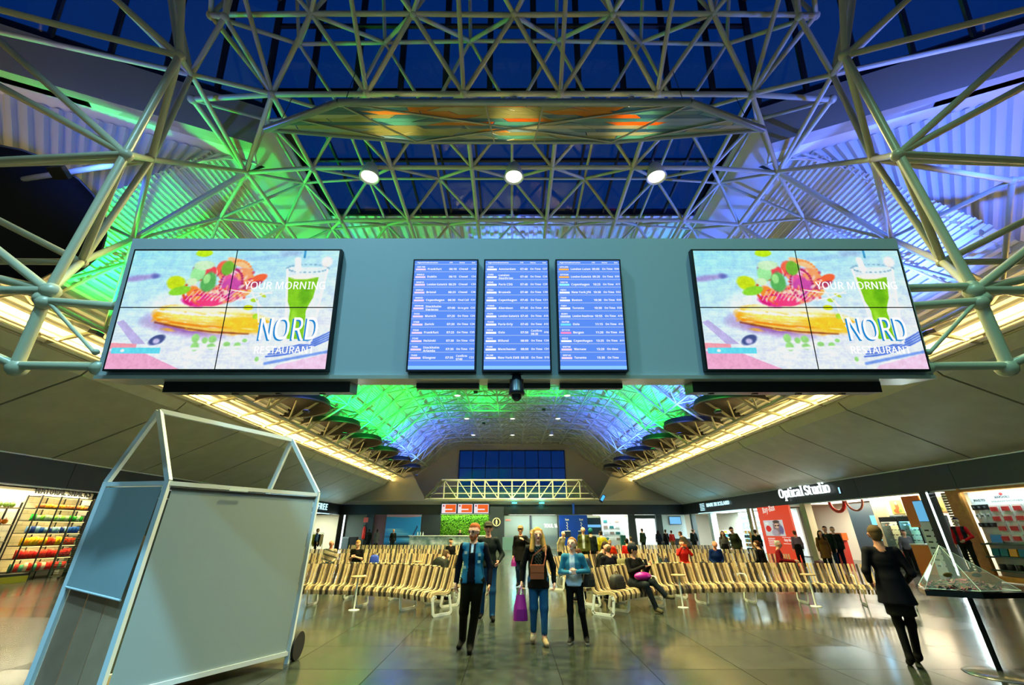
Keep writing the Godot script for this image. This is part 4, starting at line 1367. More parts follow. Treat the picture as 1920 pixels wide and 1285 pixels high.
func benches() -> void:
	var V := func(a: Array) -> Array:
		var r := []
		for i in range(0, a.size(), 2):
			r.append(Vector2(a[i], -a[i + 1]))
		return r
	bench("curved oak slat bench beside the white booth, its end by the man in denim", V.call([-8.2, 11.7, -6.8, 11.9, -5.5, 11.9, -4.4, 11.8, -3.4, 11.6, -2.4, 11.2, -1.5, 10.45]))
	bench("long curved oak slat bench with the man in the navy beanie on it", V.call([1.95, 10.45, 2.6, 11.15, 3.4, 11.65, 4.3, 11.98, 5.5, 12.2, 6.6, 12.25, 7.7, 12.15, 8.6, 11.85, 9.4, 11.35]))
	bench("short oak slat bench under the man in the grey puffer jacket", V.call([-1.5, 11.6, -2.2, 12.3, -3.2, 12.8, -4.4, 13.0]), "slatted oak benches in rows", false)
	bench("short oak slat bench under the three men in dark jackets", V.call([4.6, 13.1, 3.6, 12.8, 2.7, 12.35, 1.95, 11.75]), "slatted oak benches in rows", false)
	bench("oak slat bench with a blue backpack on it", V.call([-9.5, 16.9, -7.8, 17.3, -6.0, 17.4, -4.2, 17.3, -3.0, 16.9, -2.1, 16.1]))
	bench("oak slat bench with the person in the red jacket on it", V.call([1.35, 14.7, 2.0, 15.8, 3.0, 16.7, 4.6, 17.2, 6.6, 17.4, 8.6, 17.3, 10.2, 16.9]))
	bench("oak slat bench with the dark man in black on its aisle end", V.call([-12.0, 21.0, -9.0, 21.4, -6.0, 21.5, -4.0, 21.3, -2.6, 20.6]), "slatted oak benches in rows", false)
	bench("oak slat bench with the people in orange and red coats on it", V.call([2.4, 20.0, 3.4, 20.8, 5.0, 21.4, 8.0, 21.5, 11.5, 21.2]), "slatted oak benches in rows", false)
	bench("oak slat bench in front of the white marble counter", V.call([-9.8, 27.4, -7.0, 27.6, -4.5, 27.5, -3.2, 27.1]), "slatted oak benches in rows", false)
	bench("oak slat bench in front of the bright white doorway", V.call([3.2, 26.6, 5.0, 27.3, 8.0, 27.6, 12.0, 27.4]), "slatted oak benches in rows", false)
	side_table("round wooden side table in front of the bench beside the white booth", Vector3(-3.62, 0, -11.15))
	side_table("round wooden side table by the knees of the man in the navy beanie", Vector3(4.05, 0, -11.5))
	side_table("round wooden side table in front of the long bench, by the black coated woman", Vector3(7.3, 0, -11.65))
	side_table("round wooden side table between the blue backpack and the man in the grey puffer", Vector3(-3.3, 0, -16.3))

# ---------- people: one continuous skin per figure, meshed from joined tapered bones ----------
var bone_count := 0

# bone: [a, b, ra, rb, colour number, flatten, lowest y, highest y]
func mesh_bones(bones: Array, cell: float, k: float, pal: Array, paint, V: PackedVector3Array, N: PackedVector3Array, C: PackedColorArray, I: PackedInt32Array) -> Array:
	var lo := Vector3(99, 99, 99)
	var hi := -lo
	for b in bones:
		var r: float = maxf(b[2], b[3]) + cell * 2.5
		lo = lo.min(b[0] - Vector3.ONE * r).min(b[1] - Vector3.ONE * r)
		hi = hi.max(b[0] + Vector3.ONE * r).max(b[1] + Vector3.ONE * r)
	var nx := int((hi.x - lo.x) / cell) + 2
	var ny := int((hi.y - lo.y) / cell) + 2
	var nz := int((hi.z - lo.z) / cell) + 2
	var total := nx * ny * nz
	var F := PackedFloat32Array()
	F.resize(total)
	F.fill(1.0)
	var best := PackedFloat32Array()
	best.resize(total)
	best.fill(1.0)
	var id := PackedByteArray()
	id.resize(total)
	for b in bones:
		var fl: float = b[5]
		var a: Vector3 = b[0]
		var e: Vector3 = b[1]
		var ra: float = b[2]
		var rb: float = b[3]
		var ylo: float = b[6]
		var yhi: float = b[7]
		var R := maxf(ra, rb) + k + cell * 1.5
		var m0 := a.min(e) - Vector3.ONE * R - lo
		var m1 := a.max(e) + Vector3.ONE * R - lo
		var x0 := maxi(0, int(m0.x / cell)); var x1 := mini(nx - 1, int(m1.x / cell) + 1)
		var y0 := maxi(0, int(m0.y / cell)); var y1 := mini(ny - 1, int(m1.y / cell) + 1)
		var z0 := maxi(0, int(m0.z / cell)); var z1 := mini(nz - 1, int(m1.z / cell) + 1)
		var ab := Vector3(e.x - a.x, e.y - a.y, (e.z - a.z) * fl)
		var l2 := maxf(ab.length_squared(), 1e-9)
		var ci: int = b[4]
		for z in range(z0, z1 + 1):
			var pz := (lo.z + z * cell - a.z) * fl
			for y in range(y0, y1 + 1):
				var wy := lo.y + y * cell
				var py := wy - a.y
				var cut := maxf(ylo - wy, wy - yhi)
				var row := (z * ny + y) * nx
				for x in range(x0, x1 + 1):
					var px := lo.x + x * cell - a.x
					var t := clampf((px * ab.x + py * ab.y + pz * ab.z) / l2, 0.0, 1.0)
					var qx := px - ab.x * t
					var qy := py - ab.y * t
					var qz := pz - ab.z * t
					var d := sqrt(qx * qx + qy * qy + qz * qz) - (ra + (rb - ra) * t)
					if cut > d: d = cut
					var n := row + x
					if d < best[n]:
						best[n] = d
						id[n] = ci
					var o := F[n]
					var h := k - absf(o - d)
					F[n] = minf(o, d) - (h * h / k * 0.25 if h > 0.0 else 0.0)
	var vid := PackedInt32Array()
	vid.resize(total)
	vid.fill(-1)
	var made := PackedInt32Array()
	var sx := 1
	var sy := nx
	var sz := nx * ny
	for z in nz - 1:
		for y in ny - 1:
			var row := (z * ny + y) * nx
			for x in nx - 1:
				var n := row + x
				var f0 := F[n]
				if f0 > cell * 2.2 or f0 < -cell * 2.2: continue
				var f1 := F[n + 1]; var f2 := F[n + sy]; var f3 := F[n + sy + 1]
				var f4 := F[n + sz]; var f5 := F[n + sz + 1]; var f6 := F[n + sz + sy]; var f7 := F[n + sz + sy + 1]
				var neg := int(f0 < 0) + int(f1 < 0) + int(f2 < 0) + int(f3 < 0) + int(f4 < 0) + int(f5 < 0) + int(f6 < 0) + int(f7 < 0)
				if neg == 0 or neg == 8: continue
				var sum := Vector3.ZERO
				var cnt := 0
				if (f0 < 0) != (f1 < 0): sum += Vector3(f0 / (f0 - f1), 0, 0); cnt += 1
				if (f2 < 0) != (f3 < 0): sum += Vector3(f2 / (f2 - f3), 1, 0); cnt += 1
				if (f4 < 0) != (f5 < 0): sum += Vector3(f4 / (f4 - f5), 0, 1); cnt += 1
				if (f6 < 0) != (f7 < 0): sum += Vector3(f6 / (f6 - f7), 1, 1); cnt += 1
				if (f0 < 0) != (f2 < 0): sum += Vector3(0, f0 / (f0 - f2), 0); cnt += 1
				if (f1 < 0) != (f3 < 0): sum += Vector3(1, f1 / (f1 - f3), 0); cnt += 1
				if (f4 < 0) != (f6 < 0): sum += Vector3(0, f4 / (f4 - f6), 1); cnt += 1
				if (f5 < 0) != (f7 < 0): sum += Vector3(1, f5 / (f5 - f7), 1); cnt += 1
				if (f0 < 0) != (f4 < 0): sum += Vector3(0, 0, f0 / (f0 - f4)); cnt += 1
				if (f1 < 0) != (f5 < 0): sum += Vector3(1, 0, f1 / (f1 - f5)); cnt += 1
				if (f2 < 0) != (f6 < 0): sum += Vector3(0, 1, f2 / (f2 - f6)); cnt += 1
				if (f3 < 0) != (f7 < 0): sum += Vector3(1, 1, f3 / (f3 - f7)); cnt += 1
				var pos := lo + (Vector3(x, y, z) + sum / cnt) * cell
				var g := Vector3(f1 - f0 + f3 - f2 + f5 - f4 + f7 - f6, f2 - f0 + f3 - f1 + f6 - f4 + f7 - f5, f4 - f0 + f5 - f1 + f6 - f2 + f7 - f3)
				var bi := n
				var bd := best[n]
				for q in [n + 1, n + sy, n + sy + 1, n + sz, n + sz + 1, n + sz + sy, n + sz + sy + 1]:
					if best[q] < bd:
						bd = best[q]
						bi = q
				vid[n] = V.size()
				made.append(n)
				V.append(pos)
				N.append(g.normalized())
				var ci: int = id[bi]
				if paint != null:
					ci = paint.call(pos, ci, g.normalized())
				C.append(pal[ci])
	for n in made:
		# edges from corner 0 of this cell along x, y, z
		var f0 := F[n]
		for ax in 3:
			var s1: int = [sx, sy, sz][ax]
			var u: int = [sy, sz, sx][ax]
			var w: int = [sz, sx, sy][ax]
			var fe := F[n + s1]
			if (f0 < 0) == (fe < 0): continue
			if vid[n - u] < 0 or vid[n - w] < 0 or vid[n - u - w] < 0: continue
			var q := [vid[n], vid[n - u], vid[n - u - w], vid[n - w]]
			if f0 < 0:
				I.append(q[0]); I.append(q[2]); I.append(q[1]); I.append(q[0]); I.append(q[3]); I.append(q[2])
			else:
				I.append(q[0]); I.append(q[1]); I.append(q[2]); I.append(q[0]); I.append(q[2]); I.append(q[3])
	return [V, N, C, I]

func bone(a: Vector3, b: Vector3, ra: float, rb: float, c: int, fl := 1.0, ylo := -9.0, yhi := 9.0) -> Array:
	return [a, b, ra, rb, c, fl, ylo, yhi]

func skin_material() -> StandardMaterial3D:
	var m := mat("figure_surface", Color.WHITE, 0.75)
	m.vertex_color_use_as_albedo = true
	m.metallic_specular = 0.28
	return m

# palette numbers
enum {SKIN, HAIR, TOP, LEGS, SHOE, INNER, DARK, LIPS, HAT, EXTRA, SOLE}

func fig_mesh(parts: Array, cells: Array, ks: Array, P: Dictionary, paint) -> ArrayMesh:
	var pal := []
	for k in ["skin", "hair", "top", "legs", "shoe", "inner", "dark", "lips", "hat", "extra", "sole"]:
		var d: Color = {"skin": Color(0.80, 0.60, 0.50), "hair": Color(0.2, 0.14, 0.1), "top": Color(0.1, 0.1, 0.12), "legs": Color(0.08, 0.09, 0.12), "shoe": Color(0.05, 0.05, 0.05), "inner": Color(0.7, 0.7, 0.72), "dark": Color(0.06, 0.05, 0.05), "lips": Color(0.66, 0.36, 0.34), "hat": Color(0.1, 0.1, 0.15), "extra": Color(0.5, 0.5, 0.5), "sole": Color(0.8, 0.8, 0.8)}[k]
		pal.append(lin(P.get(k, d)))
	var V := PackedVector3Array()
	var N := PackedVector3Array()
	var C := PackedColorArray()
	var I := PackedInt32Array()
	for i in parts.size():
		if parts[i].size():
			# packed arrays come back as fresh copies
			var r := mesh_bones(parts[i], cells[i], ks[i], pal, paint, V, N, C, I)
			V = r[0]; N = r[1]; C = r[2]; I = r[3]
	var arr := []
	arr.resize(Mesh.ARRAY_MAX)
	arr[Mesh.ARRAY_VERTEX] = V
	arr[Mesh.ARRAY_NORMAL] = N
	arr[Mesh.ARRAY_COLOR] = C
	arr[Mesh.ARRAY_INDEX] = I
	var m := ArrayMesh.new()
	m.add_surface_from_arrays(Mesh.PRIMITIVE_TRIANGLES, arr)
	return m

# hand: palm, four fingers of different length, thumb at the side
func hand_bones(out: Array, w: Vector3, dir: Vector3, palm: Vector3, curl: float, mir: float, c := SKIN) -> void:
	var f := dir.normalized()
	var pn := (palm - f * palm.dot(f)).normalized()
	var sd := f.cross(pn) * mir
	var kn := w + f * 0.085
	for i in 4:
		var s := (i - 1.5) * 0.021
		var root := kn + sd * s
		out.append(bone(w + f * 0.015 + sd * s * 0.75, root, 0.017, 0.0125, c))
		var ln: float = [0.066, 0.078, 0.073, 0.058][i]
		var d1 := (f * cos(curl * 0.7) + pn * sin(curl * 0.7)).normalized()
		var d2 := (f * cos(curl * 1.7) + pn * sin(curl * 1.7)).normalized()
		var m := root + d1 * ln * 0.52
		out.append(bone(root, m, 0.0098, 0.0088, c))
		out.append(bone(m, m + d2 * ln * 0.48, 0.0088, 0.0075, c))
	var t0 := w + f * 0.025 - sd * 0.028
	var t1 := t0 + (f * 0.75 - sd * 0.65 + pn * 0.3).normalized() * 0.042
	out.append(bone(w + f * 0.02 - sd * 0.012, t0, 0.017, 0.014, c))
	out.append(bone(t0, t1, 0.014, 0.0105, c))
	out.append(bone(t1, t1 + (f * 0.95 + pn * 0.45).normalized() * 0.034, 0.0105, 0.008, c))

# P: h, near (0 far, 1 middle, 2 near), pose joints, lean, head turn, colours, hair style, coat hem ...
func person(called: String, label: String, at: Vector3, yaw_deg: float, P: Dictionary, category := "person", group := "") -> Node3D:
	var near: int = P.get("near", 0)
	var s: float = P.get("h", 1.75) / 1.75
	var sit: bool = P.get("sit", false)
	var fat: float = P.get("fat", 1.0)
	var J := {}
	if sit:
		J = {"pel": Vector3(0, 0.53, -0.06), "lh": Vector3(0.09, 0.52, -0.02), "rh": Vector3(-0.09, 0.52, -0.02), "lk": Vector3(0.12, 0.53, 0.42), "rk": Vector3(-0.12, 0.53, 0.42), "la": Vector3(0.12, 0.09, 0.40), "ra": Vector3(-0.12, 0.09, 0.40)}
	else:
		J = {"pel": Vector3(0, 0.95, 0), "lh": Vector3(0.088, 0.92, 0), "rh": Vector3(-0.088, 0.92, 0), "lk": Vector3(0.10, 0.50, 0.02), "rk": Vector3(-0.10, 0.50, 0.02), "la": Vector3(0.10, 0.085, -0.01), "ra": Vector3(-0.10, 0.085, -0.01)}
	var pel: Vector3 = P.get("pel", J.pel)
	var lean: float = P.get("lean", 0.0)
	var sway: float = P.get("sway", 0.0)
	var LB := Basis(Vector3(1, 0, 0), lean) * Basis(Vector3(0, 0, 1), sway)
	var U := {"wai": Vector3(0, 0.15, 0.0), "che": Vector3(0, 0.33, 0.005), "nek": Vector3(0, 0.50, -0.015), "hed": Vector3(0, 0.675, 0.02), "ls": Vector3(0.172, 0.455, 0), "rs": Vector3(-0.172, 0.455, 0), "le": Vector3(0.225, 0.175, -0.03), "re": Vector3(-0.225, 0.175, -0.03), "lw": Vector3(0.235, -0.07, 0.05), "rw": Vector3(-0.235, -0.07, 0.05)}
	if sit:
		U.le = Vector3(0.22, 0.18, 0.03); U.re = Vector3(-0.22, 0.18, 0.03)
		U.lw = Vector3(0.12, 0.06, 0.24); U.rw = Vector3(-0.12, 0.06, 0.24)
	var hunch: float = P.get("hunch", 0.0)
	for q in U:
		var v: Vector3 = U[q]
		if hunch > 0.0 and v.y > 0.3:
			v = Vector3(0, 0.3, 0) + Basis(Vector3(1, 0, 0), hunch) * (v - Vector3(0, 0.3, 0))
		J[q] = pel + LB * v
	for q in P.get("pose", {}):
		J[q] = P.pose[q]
	J.pel = pel
	var hc: Vector3 = J.hed
	var HB := Basis(Vector3(0, 1, 0), deg_to_rad(P.get("head_yaw", 0.0))) * Basis(Vector3(1, 0, 0), deg_to_rad(P.get("head_pitch", 0.0)) + lean * 0.5)
	var body := []
	var head := []
	var hands := []
	var pants: float = P.get("pants", 1.0)
	# legs
	for sd in ["l", "r"]:
		var h: Vector3 = J[sd + "h"]
		var kn: Vector3 = J[sd + "k"]
		var an: Vector3 = J[sd + "a"]
		var bare: bool = P.get("bare_ankle", false)
		body.append(bone(h, kn, 0.098 * pants * fat, 0.070 * pants, LEGS))
		var cuff := kn.lerp(an, 0.80 if bare else 0.97)
		body.append(bone(kn, cuff, 0.068 * pants, 0.050 * pants * (1.0 if bare else 1.15), LEGS))
		if bare:
			body.append(bone(cuff, an, 0.036, 0.033, SKIN))
		var toe: Vector3 = P.get("toes", {}).get(sd, an + Vector3(0.025 if sd == "l" else -0.025, -0.048, 0.185))
		body.append(bone(an + Vector3(0, -0.03, -0.02), toe, 0.047, 0.039, SHOE, 1.0, minf(an.y, toe.y + 0.05) - 0.087))
	# trunk
	var lower := TOP if P.get("long_top", true) else LEGS
	body.append(bone(pel + LB * Vector3(0, -0.02, 0), J.wai, 0.158 * fat, 0.143 * fat, lower, 1.4, -9.0 if sit else P.get("hem", 0.90)))
	body.append(bone(J.wai, J.che, 0.142 * fat, 0.168 * fat, TOP, 1.45))
	body.append(bone(J.che, J.nek + LB * Vector3(0, -0.06, 0), 0.165 * fat, 0.075, TOP, 1.45))
	body.append(bone(J.ls + LB * Vector3(-0.02, 0.0, 0), J.rs + LB * Vector3(0.02, 0.0, 0), 0.062, 0.062, TOP))
	if not sit:
		body.append(bone(J.lh, J.rh, 0.096 * fat, 0.096 * fat, LEGS, 1.1))
		body.append(bone(pel + Vector3(0, 0.03, 0), pel + Vector3(0, -0.03, 0), 0.135 * fat, 0.13 * fat, LEGS, 1.35))
	else:
		body.append(bone(J.lh, J.rh, 0.115 * fat, 0.115 * fat, LEGS))
	if P.has("hem"):
		var hem: float = P.hem
		var fl: float = P.get("flare", 0.03)
		body.append(bone(pel + Vector3(0, 0.08, 0), Vector3(pel.x, hem - 0.05, pel.z + P.get("hem_z", 0.0)), 0.168 * fat, 0.186 * fat + fl, TOP, 1.35, hem))
	if P.has("skirt"):
		body.append(bone(pel + Vector3(0, 0.08, 0), Vector3(pel.x, P.skirt - 0.05, pel.z), 0.15, 0.17, LEGS, 1.25, P.skirt))
	for b in P.get("more", []):
		body.append(b)
	# arms
	var sleeve: float = P.get("sleeve", 1.0)
	for sd in ["l", "r"]:
		var e: Vector3 = J[sd + "e"]
		var w: Vector3 = J[sd + "w"]
		body.append(bone(J[sd + "s"], e, 0.060 * sleeve, 0.050 * sleeve, P.get("arm_c", TOP)))
		if P.get("short_sleeve", false):
			body.append(bone(e, w, 0.043, 0.031, SKIN))
		else:
			body.append(bone(e, w.lerp(e, 0.04), 0.050 * sleeve, 0.040 * sleeve, P.get("arm_c", TOP)))
		var palm: Vector3 = P.get("palm_" + sd, Vector3(-1 if sd == "l" else 1, 0, 0.2))
		hand_bones(hands, w, P.get("hand_" + sd, (w - e).normalized()), palm, P.get("curl", 0.45), 1.0 if sd == "l" else -1.0)
	# neck and head
	body.append(bone(J.nek + LB * Vector3(0, -0.05, 0), J.nek.lerp(hc, 0.55), 0.062, 0.054, SKIN))
	head.append(bone(J.nek, J.nek.lerp(hc, 0.55), 0.056, 0.052, SKIN))
	var H := func(v: Vector3) -> Vector3: return hc + HB * v
	head.append(bone(H.call(Vector3(0, 0.032, -0.022)), H.call(Vector3(0, 0.02, 0.022)), 0.084, 0.080, SKIN))
	head.append(bone(H.call(Vector3(0, -0.01, 0.022)), H.call(Vector3(0, -0.083, 0.045)), 0.068, 0.034, SKIN))
	head.append(bone(H.call(Vector3(0, 0.012, 0.094)), H.call(Vector3(0, -0.027, 0.116)), 0.010, 0.015, SKIN))
	for q in [-1.0, 1.0]:
		head.append(bone(H.call(Vector3(q * 0.080, 0.012, -0.005)), H.call(Vector3(q * 0.076, -0.022, 0.0)), 0.018, 0.012, SKIN))
		head.append(bone(H.call(Vector3(q * 0.040, 0.012, 0.088)), H.call(Vector3(q * 0.026, 0.012, 0.092)), 0.0068, 0.0068, DARK))
		head.append(bone(H.call(Vector3(q * 0.052, 0.034, 0.082)), H.call(Vector3(q * 0.020, 0.036, 0.094)), 0.0045, 0.0045, HAIR))
	head.append(bone(H.call(Vector3(-0.018, -0.055, 0.088)), H.call(Vector3(0.018, -0.055, 0.088)), 0.0085, 0.0085, LIPS))
	var style: String = P.get("style", "short")
	if style != "bald":
		head.append(bone(H.call(Vector3(0, 0.062, -0.018)), H.call(Vector3(0, 0.078, 0.018)), 0.082, 0.064, HAIR))
		head.append(bone(H.call(Vector3(0, 0.05, -0.04)), H.call(Vector3(0, -0.02, -0.045)), 0.085, 0.066, HAIR))
	if style == "bald":
		head.append(bone(H.call(Vector3(0, 0.02, -0.05)), H.call(Vector3(0, -0.03, -0.045)), 0.072, 0.060, HAIR))
	if style == "long":
		for q in [-1.0, 1.0]:
			head.append(bone(H.call(Vector3(q * 0.050, 0.07, 0.03)), H.call(Vector3(q * 0.092, -0.03, 0.02)), 0.042, 0.034, HAIR))
			head.append(bone(H.call(Vector3(q * 0.092, -0.03, 0.02)), H.call(Vector3(q * 0.115, -0.23, 0.045)), 0.034, 0.045, HAIR))
			head.append(bone(H.call(Vector3(q * 0.06, 0.0, -0.04)), H.call(Vector3(q * 0.09, -0.22, -0.03)), 0.05, 0.05, HAIR))
		head.append(bone(H.call(Vector3(0, 0.0, -0.06)), H.call(Vector3(0, -0.22, -0.075)), 0.07, 0.055, HAIR))
	if style == "tied":
		head.append(bone(H.call(Vector3(0, 0.03, -0.10)), H.call(Vector3(0, -0.12, -0.12)), 0.035, 0.022, HAIR))
		for q in [-1.0, 1.0]:
			head.append(bone(H.call(Vector3(q * 0.045, 0.07, 0.025)), H.call(Vector3(q * 0.078, 0.01, -0.02)), 0.038, 0.03, HAIR))
	if style == "bun":
		head.append(bone(H.call(Vector3(0, 0.07, -0.11)), H.call(Vector3(0, 0.06, -0.12)), 0.045, 0.045, HAIR))
	if P.get("beard", false):
		head.append(bone(H.call(Vector3(-0.045, -0.06, 0.03)), H.call(Vector3(0, -0.098, 0.062)), 0.03, 0.030, HAIR))
		head.append(bone(H.call(Vector3(0.045, -0.06, 0.03)), H.call(Vector3(0, -0.098, 0.062)), 0.03, 0.030, HAIR))
	if style == "cap" or style == "beanie":
		head.append(bone(H.call(Vector3(0, 0.065, -0.02)), H.call(Vector3(0, 0.062, 0.02)), 0.093, 0.089, HAT, 1.0, -9.0, 9.0))
		if style == "cap":
			head.append(bone(H.call(Vector3(-0.03, 0.060, 0.12)), H.call(Vector3(0.03, 0.060, 0.12)), 0.042, 0.042, HAT, 1.0, H.call(Vector3(0, 0.054, 0.12)).y, H.call(Vector3(0, 0.074, 0.12)).y))
		else:
			head.append(bone(H.call(Vector3(0, 0.04, -0.04)), H.call(Vector3(0, 0.045, 0.0)), 0.096, 0.094, HAT))
	for b in P.get("head_more", []):
		head.append(bone(H.call(b[0]), H.call(b[1]), b[2], b[3], b[4]))
	var all := [body, head, hands]
	for g in all:
		for b in g:
			b[0] *= s; b[1] *= s; b[2] *= s; b[3] *= s
			if b[6] > -8.0: b[6] *= s
			if b[7] < 8.0: b[7] *= s
	var cells := []
	match near:
		2: cells = [0.0125, 0.0065, 0.0055]
		1: cells = [0.023, 0.0125, 0.0115]
		_: cells = [0.036, 0.02, 0.022]
	var paint = P.get("paint")
	var m := fig_mesh(all, cells, [0.035 if near > 0 else 0.04, 0.014 if near == 2 else 0.02, 0.006 if near > 0 else 0.012], P, paint)
	var o := thing(called, label, category, at, deg_to_rad(yaw_deg), group)
	put("body", m, skin_material(), o)
	o.set_meta("joints", J)
	return o

func strap(o: Node3D, pts: Array, w: float, m: Material, called := "strap") -> void:
	var st := new_st()
	for i in pts.size() - 1:
		var a: Vector3 = pts[i]
		var b: Vector3 = pts[i + 1]
		bx(st, (a + b) * 0.5, Vector3(w, a.distance_to(b) + 0.01, 0.006), frame_of(b - a))
	fin(st, called, m, o)

func tote(label: String, at: Vector3, w: float, h: float, c: Color, grip: Vector3, turn := 0.0) -> void:
	var o := thing("shopping_bag", label, "bag", at, turn)
	var key := "bag_%s" % c.to_html()
	var st := new_st()
	var top := []
	var bot := []
	for i in 12:
		var a := TAU * i / 12
		top.append(Vector3(cos(a) * w * 0.30, h, sin(a) * 0.03))
		bot.append(Vector3(cos(a) * w * 0.5, 0.0, sin(a) * 0.075))
	var mid := []
	for i in 12:
		mid.append(top[i].lerp(bot[i], 0.55) * Vector3(1.08 + 0.08 * sin(i * 2.3), 1, 1.3))
	for i in 12:
		var j := (i + 1) % 12
		quad(st, top[i], top[j], mid[j], mid[i])
		quad(st, mid[i], mid[j], bot[j], bot[i])
		st.add_vertex(bot[i]); st.add_vertex(bot[j]); st.add_vertex(Vector3.ZERO)
	fin(st, "bag_body", mat(key, c, 0.45), o)
	for q in [-1.0, 1.0]:
		var sh := new_st()
		path_tube(sh, [Vector3(-w * 0.2, h - 0.02, q * 0.02), grip - at + Vector3(0, 0, q * 0.008), Vector3(w * 0.2, h - 0.02, q * 0.02)], 0.008, 6)
		fin(sh, "handle", mat(key, c), o)
	if w > 0.25:
		var sl := new_st()
		for k in 3:
			bx(sl, Vector3(0.0, h * (0.25 + 0.12 * k), 0.105), Vector3(w * 0.4, 0.012, 0.004))
		fin(sl, "print", mat("bag_print", Color(0.80, 0.35, 0.75), 0.6), o)

func rucksack(label: String, at: Vector3, turn: float, s: Vector3, c: Color) -> void:
	var o := thing("backpack", label, "backpack", at, turn)
	var key := "ruck_%s" % c.to_html()
	var st := new_st()
	var prof := [[0.0, 0.86], [0.08, 1.0], [0.5, 1.0], [0.8, 0.9], [0.95, 0.62], [1.0, 0.2]]
	for k in prof.size() - 1:
		for i in 16:
			st.set_smooth_group(0)
			var q := []
			for e in [[k + 1, i], [k + 1, i + 1], [k, i + 1], [k, i]]:
				var a: float = TAU * e[1] / 16.0
				var rr: float = prof[e[0]][1]
				var sx := signf(cos(a)) * pow(absf(cos(a)), 0.55)
				var sz := signf(sin(a)) * pow(absf(sin(a)), 0.55)
				q.append(Vector3(sx * s.x * 0.5 * rr, prof[e[0]][0] * s.y, sz * s.z * 0.5 * rr))
			quad(st, q[0], q[1], q[2], q[3])
	fin(st, "bag_body", mat(key, c, 0.7), o)
	var s2 := new_st()
	bx(s2, Vector3(0, s.y * 0.3, s.z * 0.5), Vector3(s.x * 0.7, s.y * 0.4, 0.05))
	fin(s2, "front_pocket", mat(key, c), o)
	var s3 := new_st()
	path_tube(s3, [Vector3(-0.04, s.y * 0.97, 0), Vector3(-0.03, s.y + 0.05, 0), Vector3(0.03, s.y + 0.05, 0), Vector3(0.04, s.y * 0.97, 0)], 0.01, 6)
	fin(s3, "grab_handle", mat("ruck_strap", Color(0.03, 0.03, 0.03), 0.7), o)

